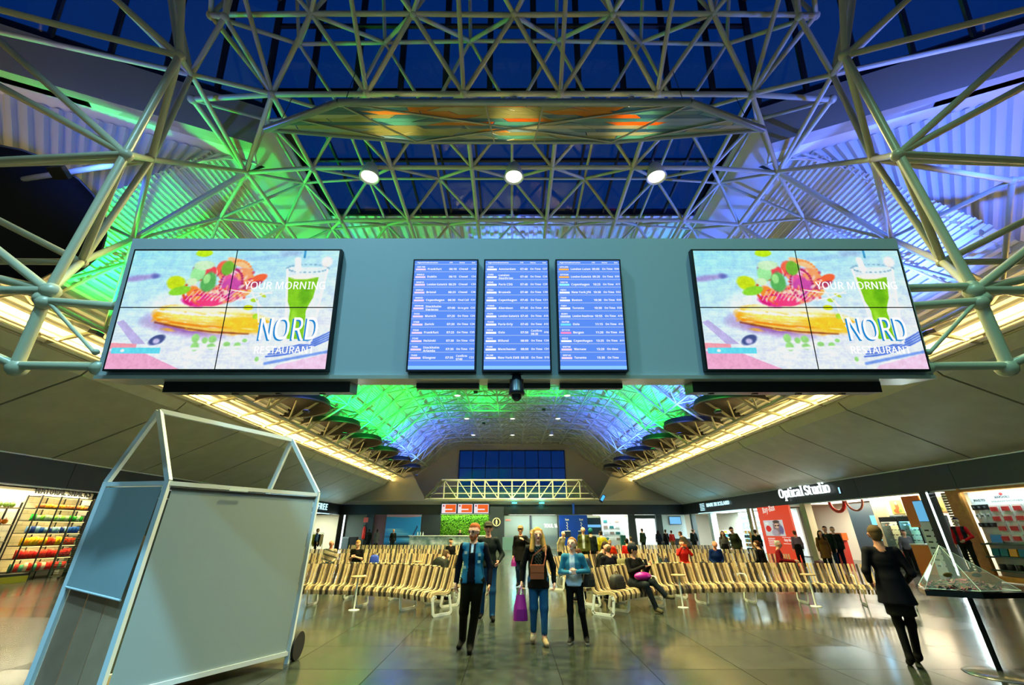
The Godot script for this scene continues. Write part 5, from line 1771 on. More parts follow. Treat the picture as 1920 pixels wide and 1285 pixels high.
func people() -> void:
	var denim := Color(0.10, 0.36, 0.50)
	# --- man in denim vest, walking
	var pm := func(p: Vector3, c: int, n: Vector3) -> int:
		if c == TOP and p.y > 0.86 and p.y < 1.50 and absf(p.x) < 0.185:
			var open := 0.055 + 0.02 * (1.4 - p.y)
			if n.z > 0.1 and absf(p.x + 0.01) < open:
				return INNER if absf(p.x + 0.01) > 0.022 or p.y < 1.33 else EXTRA
		return c
	var o := person("person", "red haired bearded man with glasses in a denim vest, walking", Vector3(-0.63, 0, -7.62), -4, {"near": 2, "h": 1.76, "skin": Color(0.84, 0.62, 0.52), "hair": Color(0.62, 0.30, 0.14), "top": denim, "legs": Color(0.055, 0.05, 0.045), "shoe": Color(0.04, 0.035, 0.03), "inner": Color(0.03, 0.045, 0.08), "extra": Color(0.66, 0.74, 0.84), "beard": true, "arm_c": INNER, "hem": 0.90, "flare": 0.0, "head_yaw": -22, "head_pitch": 6, "paint": pm, "fat": 1.02,
		"pose": {"lk": Vector3(0.06, 0.50, 0.03), "la": Vector3(0.0, 0.085, 0.06), "rk": Vector3(-0.12, 0.50, 0.02), "ra": Vector3(-0.16, 0.12, -0.20), "le": Vector3(0.27, 1.13, -0.03), "lw": Vector3(0.27, 0.87, 0.06), "re": Vector3(-0.25, 1.13, -0.06), "rw": Vector3(-0.27, 0.89, -0.04)}, "toes": {"l": Vector3(0.02, 0.035, 0.22), "r": Vector3(-0.19, 0.03, -0.06)}})
	var J: Dictionary = o.get_meta("joints")
	var gl := new_st()
	var hb := Basis(Vector3(0, 1, 0), deg_to_rad(-22)) * Basis(Vector3(1, 0, 0), deg_to_rad(6))
	var hc: Vector3 = J.hed * (1.76 / 1.75)
	for q in [-1.0, 1.0]:
		var ring := []
		for i in 11:
			var a := TAU * i / 10
			ring.append(hc + hb * Vector3(q * 0.036 + cos(a) * 0.028, 0.010 + sin(a) * 0.019, 0.108))
		path_tube(gl, ring, 0.0028, 5)
		tb(gl, hc + hb * Vector3(q * 0.064, 0.014, 0.106), hc + hb * Vector3(q * 0.090, 0.014, 0.0), 0.0028, 5)
	tb(gl, hc + hb * Vector3(-0.008, 0.014, 0.110), hc + hb * Vector3(0.008, 0.014, 0.110), 0.0028, 5)
	fin(gl, "glasses", mat("glasses_frame", Color(0.05, 0.05, 0.05), 0.3), o)
	var pt := new_st()
	for q in [[-0.11, 1.33, 0.118], [0.115, 1.30, 0.115], [0.11, 1.20, 0.118], [-0.12, 1.12, 0.11]]:
		bx(pt, Vector3(q[0], q[1], q[2] + 0.012), Vector3(0.045, 0.04, 0.006), Basis(Vector3(0, 1, 0), q[0] * 3.0))
	fin(pt, "vest_patches", mat("patch", Color(0.62, 0.66, 0.62), 0.7), o)
	# --- capped man behind him
	person("person", "man in a grey cap, black jacket and blue jeans behind the denim vest man", Vector3(-0.52, 0, -10.0), 2, {"near": 1, "h": 1.82, "style": "cap", "hat": Color(0.20, 0.19, 0.16), "skin": Color(0.82, 0.58, 0.50), "top": Color(0.035, 0.05, 0.05), "legs": Color(0.08, 0.22, 0.36), "shoe": Color(0.03, 0.03, 0.035), "hem": 0.92, "fat": 1.08, "pose": {"lk": Vector3(0.11, 0.50, 0.05), "la": Vector3(0.11, 0.085, 0.06), "ra": Vector3(-0.11, 0.10, -0.16), "le": Vector3(0.30, 1.14, -0.02), "lw": Vector3(0.22, 1.02, 0.2)}, "head_yaw": 4})
	# --- blonde woman
	var pw := func(p: Vector3, c: int, n: Vector3) -> int:
		if c == TOP and p.y > 1.02 and p.y < 1.48 and n.z > 0.0 and absf(p.x) < 0.062:
			return EXTRA if int(floor(p.y * 55.0) + floor(p.x * 60.0)) % 3 == 0 else INNER
		return c
	var w := person("person", "long haired blonde woman in a black coat and jeans with a scarf", Vector3(0.45, 0, -8.1), 0, {"near": 2, "h": 1.70, "style": "long", "skin": Color(0.86, 0.64, 0.55), "hair": Color(0.70, 0.52, 0.26), "top": Color(0.022, 0.027, 0.027), "inner": Color(0.03, 0.035, 0.035), "extra": Color(0.30, 0.32, 0.26), "legs": Color(0.10, 0.27, 0.42), "shoe": Color(0.62, 0.55, 0.45), "bare_ankle": true, "hem": 0.80, "flare": 0.02, "head_yaw": 6, "head_pitch": -4, "paint": pw, "fat": 0.94, "curl": 1.0,
		"pose": {"lk": Vector3(0.085, 0.50, 0.04), "la": Vector3(0.075, 0.085, 0.10), "rk": Vector3(-0.09, 0.50, 0.0), "ra": Vector3(-0.10, 0.10, -0.10), "re": Vector3(-0.27, 1.13, -0.02), "rw": Vector3(-0.29, 0.90, 0.03), "le": Vector3(0.27, 1.13, -0.02), "lw": Vector3(0.27, 0.88, 0.03)}})
	# handbag across her body hangs from her: a thing of its own
	var hbag := thing("handbag", "tan leather crossbody handbag worn by the blonde woman", "bag", Vector3(0.42, 0.93, -7.90), 0.0)
	var s1 := new_st()
	bx(s1, Vector3(0, 0.085, 0), Vector3(0.225, 0.19, 0.07))
	fin(s1, "bag_body", mat("tan_leather", Color(0.58, 0.27, 0.12), 0.5), hbag)
	var s2 := new_st()
	bx(s2, Vector3(0, 0.145, 0.038), Vector3(0.23, 0.11, 0.012))
	bx(s2, Vector3(0, 0.196, 0.004), Vector3(0.23, 0.012, 0.075))
	fin(s2, "flap", mat("tan_leather_flap", Color(0.62, 0.30, 0.14), 0.45), hbag)
	strap(hbag, [Vector3(-0.11, 0.17, 0.0), Vector3(-0.06, 0.34, 0.005), Vector3(0.13, 0.47, -0.02), Vector3(0.16, 0.50, -0.15)], 0.02, mat("tan_leather", Color.WHITE))
	strap(hbag, [Vector3(0.11, 0.17, 0.0), Vector3(0.155, 0.34, -0.03), Vector3(0.165, 0.50, -0.13)], 0.02, mat("tan_leather", Color.WHITE))
	tote("crumpled purple shopping bag in the hand of the blonde woman", Vector3(0.14, 0.32, -8.02), 0.24, 0.36, Color(0.50, 0.03, 0.46), Vector3(0.165, 0.82, -8.03))
	# --- girl
	var pg := func(p: Vector3, c: int, n: Vector3) -> int:
		if c == TOP and p.y > 0.96 and n.z > 0.0 and absf(p.x + 0.01) < 0.045 and p.y < 1.43:
			return INNER
		if c == TOP and p.y <= 0.99:
			return INNER
		if c == SHOE and p.y < 0.03:
			return SOLE
		return c
	person("person", "girl in a short denim jacket and black leggings looking up", Vector3(1.06, 0, -8.12), -12, {"near": 2, "h": 1.54, "style": "tied", "skin": Color(0.86, 0.66, 0.58), "hair": Color(0.52, 0.36, 0.20), "top": Color(0.16, 0.42, 0.54), "inner": Color(0.62, 0.70, 0.80), "legs": Color(0.025, 0.03, 0.03), "shoe": Color(0.08, 0.05, 0.05), "hem": 0.93, "flare": -0.01, "head_pitch": -16, "head_yaw": -14, "paint": pg, "fat": 0.92, "curl": 1.1, "pants": 0.88,
		"pose": {"le": Vector3(0.27, 1.16, -0.05), "lw": Vector3(0.06, 1.16, 0.22), "re": Vector3(-0.25, 1.13, 0.0), "rw": Vector3(-0.03, 1.15, 0.23), "lk": Vector3(0.12, 0.50, 0.03), "la": Vector3(0.17, 0.085, -0.02), "ra": Vector3(-0.10, 0.085, 0.04)}, "hand_l": Vector3(-0.9, 0.1, 0.2), "palm_l": Vector3(-0.2, 0, -1), "hand_r": Vector3(0.9, 0.15, 0.1), "palm_r": Vector3(0, 0, -1)})
	rucksack("small brown and black bag at the hip of the girl", Vector3(1.32, 0.78, -8.16), 0.3, Vector3(0.2, 0.24, 0.12), Color(0.10, 0.07, 0.05))
	# --- woman in black seen from behind
	person("person", "short haired woman in a black coat and heels seen from behind", Vector3(5.38, 0, -6.75), 152, {"near": 2, "h": 1.72, "skin": Color(0.72, 0.50, 0.42), "hair": Color(0.34, 0.26, 0.17), "top": Color(0.03, 0.04, 0.05), "legs": Color(0.03, 0.035, 0.04), "shoe": Color(0.01, 0.01, 0.01), "hem": 0.74, "flare": 0.05, "skirt": 0.60, "pants": 0.80, "curl": 1.0,
		"pose": {"lk": Vector3(0.06, 0.50, 0.05), "la": Vector3(0.07, 0.13, -0.02), "rk": Vector3(-0.08, 0.50, 0.06), "ra": Vector3(-0.07, 0.12, 0.22), "le": Vector3(0.26, 1.14, -0.06), "lw": Vector3(0.22, 1.0, 0.16), "re": Vector3(-0.26, 1.13, -0.03), "rw": Vector3(-0.20, 1.0, 0.18)}, "toes": {"l": Vector3(0.07, 0.03, 0.12), "r": Vector3(-0.07, 0.03, 0.36)}, "head_more": [[Vector3(0, 0.0, -0.06), Vector3(0, -0.035, -0.05), 0.06, 0.05, HAIR]]})
	# --- seated man in beanie, one ankle over
	person("person", "seated man in a navy beanie and black jacket looking at his phone, legs crossed", Vector3(2.95, 0, -11.28), 20, {"near": 1, "sit": true, "h": 1.75, "style": "beanie", "hat": Color(0.02, 0.05, 0.12), "top": Color(0.02, 0.025, 0.03), "legs": Color(0.05, 0.10, 0.13), "shoe": Color(0.30, 0.28, 0.20), "head_yaw": 48, "head_pitch": 12, "lean": -0.02, "pel": Vector3(0, 0.54, -0.02),
		"pose": {"lk": Vector3(0.16, 0.58, 0.43), "la": Vector3(0.30, 0.34, 0.62), "rk": Vector3(-0.05, 0.53, 0.44), "ra": Vector3(0.10, 0.09, 0.50), "le": Vector3(0.26, 0.78, 0.10), "lw": Vector3(0.22, 0.92, 0.30), "re": Vector3(-0.20, 0.76, 0.08), "rw": Vector3(0.08, 0.90, 0.30)}, "toes": {"l": Vector3(0.40, 0.30, 0.75), "r": Vector3(0.12, 0.035, 0.66)}})
	var ph := put("phone", box_mesh(Vector3(0.075, 0.14, 0.01)), mat("phone_black", Color(0.02, 0.02, 0.03), 0.2), self, Transform3D(Basis(Vector3(1, 0, 0), -0.5), Vector3(3.14, 0.98, -10.98)))
	tag(ph, "black phone held by the man in the navy beanie", "phone")
	var pb := thing("shopping_bag", "bright purple plastic bag on the lap of the man in the navy beanie", "bag", Vector3(3.02, 0.62, -11.02), 0.2)
	var sp := new_st()
	var r2 := RandomNumberGenerator.new()
	r2.seed = 9
	ball(sp, Vector3(0.03, 0.07, 0), Vector3(0.22, 0.09, 0.10), 8, 14)
	fin(sp, "bag_body", mat("bag_magenta", Color(0.62, 0.05, 0.52), 0.4), pb)
	var sp2 := new_st()
	for k in 3:
		bx(sp2, Vector3(0.12 + 0.03 * k, 0.09, 0.098), Vector3(0.012, 0.05, 0.006))
	fin(sp2, "print", mat("bag_print", Color(0.8, 0.35, 0.75)), pb)
	rucksack("black backpack standing on the bench beside the man in the navy beanie", Vector3(2.42, 0.44, -10.95), 0.5, Vector3(0.36, 0.30, 0.24), Color(0.025, 0.028, 0.025))
	# --- backs on the bench behind
	person("person", "seated grey haired man in a navy jacket seen from behind", Vector3(2.55, 0, -12.30), 200, {"near": 1, "sit": true, "style": "bald", "hair": Color(0.36, 0.30, 0.22), "skin": Color(0.78, 0.54, 0.46), "top": Color(0.02, 0.035, 0.06), "fat": 1.1, "pel": Vector3(0, 0.54, 0.0)})
	person("person", "seated dark haired man in a black jacket looking down at his phone", Vector3(2.42, 0, -13.15), 75, {"near": 1, "sit": true, "h": 1.8, "top": Color(0.015, 0.025, 0.03), "hair": Color(0.16, 0.10, 0.06), "head_pitch": 28, "lean": 0.2, "hunch": 0.2, "pel": Vector3(0, 0.56, 0)})
	person("person", "brown haired man in a blue grey jacket bending forward beside the girl", Vector3(2.02, 0, -12.2), 215, {"near": 1, "sit": true, "top": Color(0.06, 0.13, 0.20), "hair": Color(0.24, 0.13, 0.07), "lean": 0.45, "hunch": 0.3, "head_pitch": 20, "pel": Vector3(0, 0.54, 0)})
	person("person", "man hunched over in a grey quilted puffer jacket, seen from behind", Vector3(-2.02, 0, -12.25), 150, {"near": 1, "sit": true, "top": Color(0.11, 0.12, 0.105), "hair": Color(0.26, 0.20, 0.13), "lean": 0.5, "hunch": 0.35, "fat": 1.2, "sleeve": 1.25, "head_pitch": 25, "pel": Vector3(0, 0.54, 0), "paint": func(p: Vector3, c: int, n: Vector3) -> int: return EXTRA if c == TOP and fposmod(p.y - p.z * 0.5, 0.085) < 0.026 else c, "extra": Color(0.055, 0.06, 0.05)})
	# --- second row
	person("person", "seated man in a cream and grey striped sweater", Vector3(-6.72, 0, -17.1), 12, {"near": 1, "sit": true, "top": Color(0.60, 0.54, 0.44), "extra": Color(0.22, 0.24, 0.22), "legs": Color(0.05, 0.12, 0.15), "hair": Color(0.45, 0.42, 0.38), "style": "bald", "skin": Color(0.80, 0.52, 0.42), "fat": 1.12, "paint": func(p: Vector3, c: int, n: Vector3) -> int: return EXTRA if c == TOP and fposmod(p.y + p.x * 0.3, 0.16) < 0.05 else c, "head_yaw": 20})
	person("person", "seated blond man in a black polo shirt looking down at his phone", Vector3(-5.72, 0, -17.1), 2, {"near": 1, "sit": true, "top": Color(0.03, 0.035, 0.04), "legs": Color(0.10, 0.14, 0.16), "hair": Color(0.58, 0.42, 0.20), "short_sleeve": true, "fat": 1.08, "head_pitch": 24, "lean": 0.1, "pose": {"lw": Vector3(0.03, 0.80, 0.30), "rw": Vector3(-0.03, 0.80, 0.30)}})
	rucksack("bright blue backpack on the bench next to the blond man", Vector3(-5.05, 0.44, -17.1), 0.2, Vector3(0.34, 0.42, 0.22), Color(0.03, 0.20, 0.62))
	person("person", "seated person in a red jacket raising a phone to the face", Vector3(6.35, 0, -17.15), -4, {"near": 1, "sit": true, "top": Color(0.66, 0.09, 0.05), "legs": Color(0.62, 0.16, 0.05), "hair": Color(0.30, 0.17, 0.08), "fat": 1.05, "pose": {"le": Vector3(0.25, 0.86, 0.12), "lw": Vector3(0.08, 1.10, 0.16), "re": Vector3(-0.25, 0.86, 0.12), "rw": Vector3(-0.08, 1.10, 0.16)}})
	var ph2 := put("phone", box_mesh(Vector3(0.15, 0.08, 0.012)), mat("phone_orange", Color(0.75, 0.34, 0.12), 0.3), self, Transform3D(Basis(), Vector3(6.34, 1.17, -16.92)))
	tag(ph2, "phone in an orange case held by the person in the red jacket", "phone")
	person("person", "seated man in a royal blue sweater bowing his head", Vector3(7.48, 0, -17.05), -6, {"near": 1, "sit": true, "top": Color(0.04, 0.12, 0.30), "legs": Color(0.04, 0.05, 0.08), "style": "bald", "hair": Color(0.30, 0.22, 0.15), "skin": Color(0.76, 0.50, 0.38), "head_pitch": 34, "lean": 0.22, "fat": 1.1})
	rucksack("black camera bag beside the man in the royal blue sweater", Vector3(6.95, 0.44, -17.0), 0.0, Vector3(0.26, 0.2, 0.16), Color(0.04, 0.04, 0.05))
	person("person", "seated brown haired person in a black jacket turned to the person in crimson", Vector3(9.05, 0, -16.9), -150, {"near": 1, "sit": true, "top": Color(0.02, 0.025, 0.03), "hair": Color(0.26, 0.14, 0.06), "fat": 1.1, "lean": 0.15})
	person("person", "seated white haired person in a crimson jacket with a black bag", Vector3(9.62, 0, -16.7), 60, {"near": 1, "sit": true, "top": Color(0.42, 0.03, 0.05), "hair": Color(0.66, 0.62, 0.55), "legs": Color(0.03, 0.03, 0.04), "lean": 0.12, "pose": {"lw": Vector3(0.10, 0.68, 0.42), "rw": Vector3(-0.06, 0.66, 0.44)}})
	var coat := thing("coat", "rumpled khaki coat heaped on the bench behind the navy beanie", "coat", Vector3(4.45, 0.43, -17.0))
	var kb := [bone(Vector3(-0.55, 0.14, 0), Vector3(-0.1, 0.17, 0), 0.16, 0.17, TOP), bone(Vector3(-0.1, 0.17, 0), Vector3(0.6, 0.05, 0.05), 0.15, 0.06, TOP), bone(Vector3(-0.3, 0.2, 0.05), Vector3(0.2, 0.12, 0.12), 0.10, 0.08, TOP), bone(Vector3(-0.7, 0.08, 0), Vector3(-0.5, 0.1, 0.1), 0.09, 0.1, TOP)]
	put("cloth", fig_mesh([kb], [0.025], [0.03], {"top": Color(0.36, 0.34, 0.22)}, null), skin_material(), coat)
	for k in 2:
		tote("small dark %s carrier bag standing on the bench next to the person in red" % ["teal", "navy"][k], Vector3(5.42 + 0.22 * k, 0.44, -17.05), 0.2, 0.30, [Color(0.02, 0.16, 0.20), Color(0.03, 0.10, 0.22)][k], Vector3(5.42 + 0.22 * k, 0.82, -17.05))
	# --- aisle and third row
	person("person", "man in a beige cap and long black coat walking with a purple bag", Vector3(0.29, 0, -15.4), -8, {"near": 1, "h": 1.80, "style": "cap", "hat": Color(0.52, 0.42, 0.28), "skin": Color(0.80, 0.58, 0.46), "top": Color(0.025, 0.028, 0.03), "legs": Color(0.05, 0.14, 0.24), "hem": 0.72, "flare": 0.06, "fat": 1.05, "pose": {"le": Vector3(0.30, 1.20, 0.05), "lw": Vector3(0.12, 1.34, 0.20), "la": Vector3(0.10, 0.085, 0.12), "ra": Vector3(-0.10, 0.10, -0.15)}})
	tote("small purple bag carried by the man in the beige cap", Vector3(0.06, 0.60, -15.35), 0.18, 0.24, Color(0.48, 0.04, 0.44), Vector3(0.06, 0.90, -15.35))
	rucksack("olive shoulder bag of the man in the beige cap", Vector3(0.58, 0.82, -15.3), 0.2, Vector3(0.30, 0.30, 0.15), Color(0.20, 0.20, 0.10))
	person("person", "grey blonde woman in an olive jacket behind the man in the beige cap", Vector3(0.74, 0, -16.6), -15, {"near": 1, "h": 1.68, "hair": Color(0.50, 0.42, 0.28), "style": "tied", "top": Color(0.15, 0.17, 0.12), "legs": Color(0.04, 0.05, 0.07), "hem": 0.85})
	person("person", "seated dark man in black on the aisle end of a far bench", Vector3(-2.75, 0, -20.8), 30, {"near": 0, "sit": true, "top": Color(0.03, 0.035, 0.03), "hair": Color(0.06, 0.05, 0.04), "head_pitch": 15})
	person("person", "white haired person stooping in a cream coat", Vector3(2.42, 0, -23.0), 40, {"near": 0, "h": 1.66, "hair": Color(0.78, 0.76, 0.70), "top": Color(0.66, 0.60, 0.48), "hem": 0.75, "lean": 0.35})
	person("person", "man in an olive and lime jacket standing with a yellow bag", Vector3(3.00, 0, -19.2), -8, {"near": 1, "h": 1.80, "style": "bald", "hair": Color(0.3, 0.22, 0.15), "top": Color(0.22, 0.24, 0.07), "inner": Color(0.6, 0.62, 0.62), "legs": Color(0.10, 0.12, 0.08), "hem": 0.85, "paint": func(p: Vector3, c: int, n: Vector3) -> int: return INNER if c == TOP and absf(p.x) < 0.05 and n.z > 0 and p.y > 1.0 else c})
	tote("bright yellow bag in front of the man in the olive and lime jacket", Vector3(2.78, 0.50, -19.0), 0.28, 0.36, Color(0.80, 0.72, 0.04), Vector3(2.78, 0.95, -19.05))
	person("person", "person in a teal bobble hat and dark jacket", Vector3(3.42, 0, -19.8), 160, {"near": 0, "h": 1.74, "style": "beanie", "hat": Color(0.06, 0.36, 0.36), "top": Color(0.04, 0.08, 0.08), "hem": 0.85})
	person("person", "person in a mustard yellow jacket bending down", Vector3(4.05, 0, -20.3), 190, {"near": 0, "h": 1.70, "top": Color(0.50, 0.46, 0.02), "hair": Color(0.12, 0.09, 0.06), "lean": 0.4})
	person("person", "seated person in an orange coat on a far bench", Vector3(4.55, 0, -21.1), -30, {"near": 0, "sit": true, "top": Color(0.76, 0.16, 0.03), "hair": Color(0.5, 0.4, 0.3), "lean": 0.4, "fat": 1.1})
	person("person", "seated dark haired person in a scarlet coat on a far bench", Vector3(5.30, 0, -21.2), 170, {"near": 0, "sit": true, "top": Color(0.66, 0.05, 0.03), "hair": Color(0.05, 0.05, 0.05), "fat": 1.15})
	person("person", "small grey figure seated with its back to the benches near the bright doorway", Vector3(7.05, 0, -27.2), 175, {"near": 0, "sit": true, "top": Color(0.40, 0.36, 0.36), "hair": Color(0.32, 0.26, 0.2), "fat": 1.1})
	person("person", "person in a taupe coat bending beside the far bench", Vector3(8.95, 0, -23.5), 210, {"near": 0, "h": 1.7, "top": Color(0.26, 0.22, 0.17), "hair": Color(0.26, 0.14, 0.10), "lean": 0.5, "fat": 1.15})
	# --- by the shops of the end wall
	person("person", "man in green outlined against the bright white doorway", Vector3(10.3, 0, -36.0), 200, {"near": 0, "h": 1.82, "top": Color(0.13, 0.20, 0.12), "legs": Color(0.10, 0.15, 0.10), "hair": Color(0.12, 0.12, 0.08), "hem": 0.8})
	person("person", "long haired person in a dark blue jacket at the white counter", Vector3(12.2, 0, -38.0), 170, {"near": 0, "style": "long", "hair": Color(0.10, 0.07, 0.05), "top": Color(0.03, 0.08, 0.14), "h": 1.7})
	person("person", "person in a black vest beside the red shirted customer", Vector3(12.95, 0, -38.4), 190, {"near": 0, "top": Color(0.05, 0.05, 0.05), "h": 1.75})
	person("person", "customer in a red shirt at the white counter", Vector3(13.3, 0, -38.0), 190, {"near": 0, "top": Color(0.66, 0.10, 0.07), "legs": Color(0.45, 0.34, 0.16), "h": 1.68})
	person("person", "bald man in a dark green jacket by the grey column", Vector3(14.3, 0, -36.0), 180, {"near": 0, "style": "bald", "hair": Color(0.3, 0.25, 0.2), "top": Color(0.06, 0.12, 0.12), "h": 1.8})
	person("person", "shop assistant in a black shirt behind the white shelves", Vector3(16.4, 0, -41.0), 0, {"near": 0, "top": Color(0.03, 0.04, 0.04), "legs": Color(0.5, 0.4, 0.38), "h": 1.74})
	person("person", "tall man in an olive coat leaning forward by the bright shop", Vector3(11.35, 0, -23.2), -60, {"near": 1, "h": 1.86, "top": Color(0.12, 0.14, 0.06), "legs": Color(0.14, 0.14, 0.08), "hair": Color(0.05, 0.04, 0.03), "lean": 0.3, "hem": 0.80, "head_pitch": 15})
	person("person", "woman in a grey cardigan holding a black coat, next to the olive coat", Vector3(11.0, 0, -23.8), -20, {"near": 0, "h": 1.64, "style": "long", "hair": Color(0.30, 0.18, 0.10), "top": Color(0.36, 0.34, 0.33), "legs": Color(0.02, 0.02, 0.02), "skirt": 0.45})
	person("person", "boy in a black jacket by the orange poster", Vector3(13.9, 0, -26.0), 150, {"near": 0, "h": 1.72, "top": Color(0.04, 0.05, 0.06), "hair": Color(0.24, 0.16, 0.10)})
	person("person", "woman with a bun in a lilac sweater and black skirt", Vector3(14.4, 0, -23.2), 160, {"near": 1, "h": 1.66, "style": "bun", "hair": Color(0.36, 0.20, 0.09), "top": Color(0.46, 0.36, 0.42), "legs": Color(0.02, 0.02, 0.025), "skirt": 0.6})
	rucksack("dark red holdall on the floor by the woman in the lilac sweater", Vector3(15.1, 0.0, -22.9), 0.3, Vector3(0.6, 0.34, 0.3), Color(0.28, 0.03, 0.04))
	person("person", "long dark haired woman in a tan and green coat", Vector3(13.72, 0, -20.3), -20, {"near": 1, "h": 1.66, "style": "long", "hair": Color(0.08, 0.05, 0.03), "top": Color(0.34, 0.22, 0.07), "legs": Color(0.03, 0.05, 0.04), "hem": 0.6, "flare": 0.05})
	person("person", "dark haired man in a green parka beside the woman in tan", Vector3(14.2, 0, -20.6), -50, {"near": 1, "h": 1.84, "hair": Color(0.05, 0.04, 0.03), "top": Color(0.04, 0.09, 0.07), "inner": Color(0.12, 0.30, 0.40), "legs": Color(0.05, 0.14, 0.24), "hem": 0.75})
	person("person", "grey haired man in a black jacket, last of the three by the cabinets", Vector3(14.75, 0, -20.9), -40, {"near": 1, "h": 1.82, "hair": Color(0.34, 0.34, 0.33), "top": Color(0.03, 0.05, 0.06), "legs": Color(0.04, 0.08, 0.14), "hem": 0.85})
	person("person", "shop assistant in a grey shirt leaning over the orange counter", Vector3(17.75, 0, -20.75), -20, {"near": 0, "h": 1.74, "top": Color(0.36, 0.37, 0.40), "hair": Color(0.08, 0.06, 0.05), "lean": 0.35})
	person("person", "shop assistant in a light blue shirt beside the clothes rail", Vector3(-14.2, 0, -33.2), 120, {"near": 0, "h": 1.80, "top": Color(0.30, 0.44, 0.60), "legs": Color(0.03, 0.03, 0.04), "hair": Color(0.3, 0.22, 0.15)})
	person("person", "blond person in black before the blue sea poster", Vector3(-9.9, 0, -38.0), 20, {"near": 0, "h": 1.78, "top": Color(0.05, 0.06, 0.05), "hair": Color(0.68, 0.50, 0.28)})
	person("person", "bar worker in black behind the marble counter", Vector3(-5.1, 0, -44.6), 0, {"near": 0, "h": 1.76, "top": Color(0.04, 0.03, 0.03), "hair": Color(0.20, 0.09, 0.05)})
	# --- shop dummies
	person("mannequin", "shop dummy in a red top, grey body warmer and headphones", Vector3(16.75, 0.30, -17.0), -62, {"near": 1, "h": 1.80, "style": "short", "skin": Color(0.74, 0.68, 0.56), "hair": Color(0.03, 0.07, 0.20), "top": Color(0.08, 0.10, 0.12), "inner": Color(0.66, 0.08, 0.10), "legs": Color(0.03, 0.05, 0.04), "arm_c": INNER, "hem": 0.92, "pose": {"lw": Vector3(0.10, 1.0, 0.20), "le": Vector3(0.28, 1.13, 0.02)}, "paint": func(p: Vector3, c: int, n: Vector3) -> int: return INNER if c == TOP and absf(p.x) < 0.06 and n.z > 0 else c}, "mannequin")
	for k in 2:
		person("mannequin", "dark shop dummy in a %s coat before the blue sea poster" % ["green", "grey"][k], Vector3(-13.2 + 0.75 * k, 0, -42.0), 10 + 20 * k, {"near": 0, "h": 1.82, "skin": Color(0.1, 0.1, 0.1), "top": [Color(0.03, 0.08, 0.05), Color(0.28, 0.30, 0.32)][k], "inner": Color(0.5, 0.5, 0.5), "hem": 0.6, "style": "bald", "hair": Color(0.05, 0.05, 0.06)}, "mannequin")

# ---------- shops ----------
func block(called: String, c: Vector3, s: Vector3, m: Material, parent: Node = null) -> MeshInstance3D:
	var off := Vector3.ZERO
	if parent is Node3D and parent != self:
		off = (parent as Node3D).position
	return put(called, box_mesh(s), m, parent, Transform3D(Basis(), c - off))

func lightbox(called: String, label: String, c: Vector3, s: Vector3, col: Color, e: float, dir: Vector3, energy: float) -> void:
	var o := thing(called, label, "light", c)
	put("housing", box_mesh(s * 1.04 - dir.abs() * s * 0.3), mat("lamp_housing", Color(0.7, 0.72, 0.72), 0.4), o, Transform3D(Basis(), -dir * 0.012))
	put("lamp_panel", box_mesh(s), glow("lamp_%s_%.1f" % [col.to_html(), e], col, e), o)
	var sz := Vector2(s.x, s.z) if absf(dir.y) > 0.5 else (Vector2(s.z, s.y) if absf(dir.x) > 0.5 else Vector2(s.x, s.y))
	if absf(dir.y) > 0.5 and energy > 0.0:
		var l := area(called + "_glow", c + dir * (s.y * 0.5 + 0.03), dir, Vector2(s.x, s.z), col, energy)
		l.global_basis = Basis(Vector3(1, 0, 0), Vector3(0, 0, -1), Vector3(0, 1, 0))
	elif energy > 0.0:
		area(called + "_glow", c + dir * (absf(dir.dot(s)) * 0.5 + 0.03), dir, sz, col, energy)

# lettering standing on a surface: x runs along right
func sign_text(called: String, text: String, h: float, at: Vector3, right: Vector3, m: Material, parent: Node, serif := false, bold := 400, len_m := 0.0, depth := 0.02) -> void:
	var tm := lettering(text, h, serif, bold, depth)
	var ab := tm.get_aabb()
	var sx := len_m / ab.size.x if len_m > 0.0 else 1.0
	var n := right.cross(Vector3.UP)
	var b := Basis(right * sx, Vector3.UP, n)
	var off := Vector3.ZERO
	if parent is Node3D and parent != self:
		off = (parent as Node3D).position
	put(called, tm, m, parent, Transform3D(b, at - off - right * ab.position.x * sx - Vector3.UP * ab.position.y))

func packet_mesh(w: float, h: float, t: float) -> Mesh:
	var k := "packet%.2f%.2f%.2f" % [w, h, t]
	if not shared.has(k):
		var st := new_st()
		var rows := [[0.0, 1.0, 0.05], [0.08, 0.98, 0.3], [0.3, 0.92, 1.0], [0.65, 0.92, 0.95], [0.9, 0.97, 0.3], [1.0, 1.0, 0.05]]
		st.set_smooth_group(0)
		for i in rows.size() - 1:
			for j in 8:
				var q := []
				for e in [[i + 1, j], [i + 1, j + 1], [i, j + 1], [i, j]]:
					var a: float = TAU * e[1] / 8.0
					var r: Array = rows[e[0]]
					q.append(Vector3(cos(a) * w * 0.5 * r[1], r[0] * h, sin(a) * t * 0.5 * r[2]))
				quad(st, q[0], q[1], q[2], q[3])
		shared[k] = mesh_of(st)
	return shared[k]

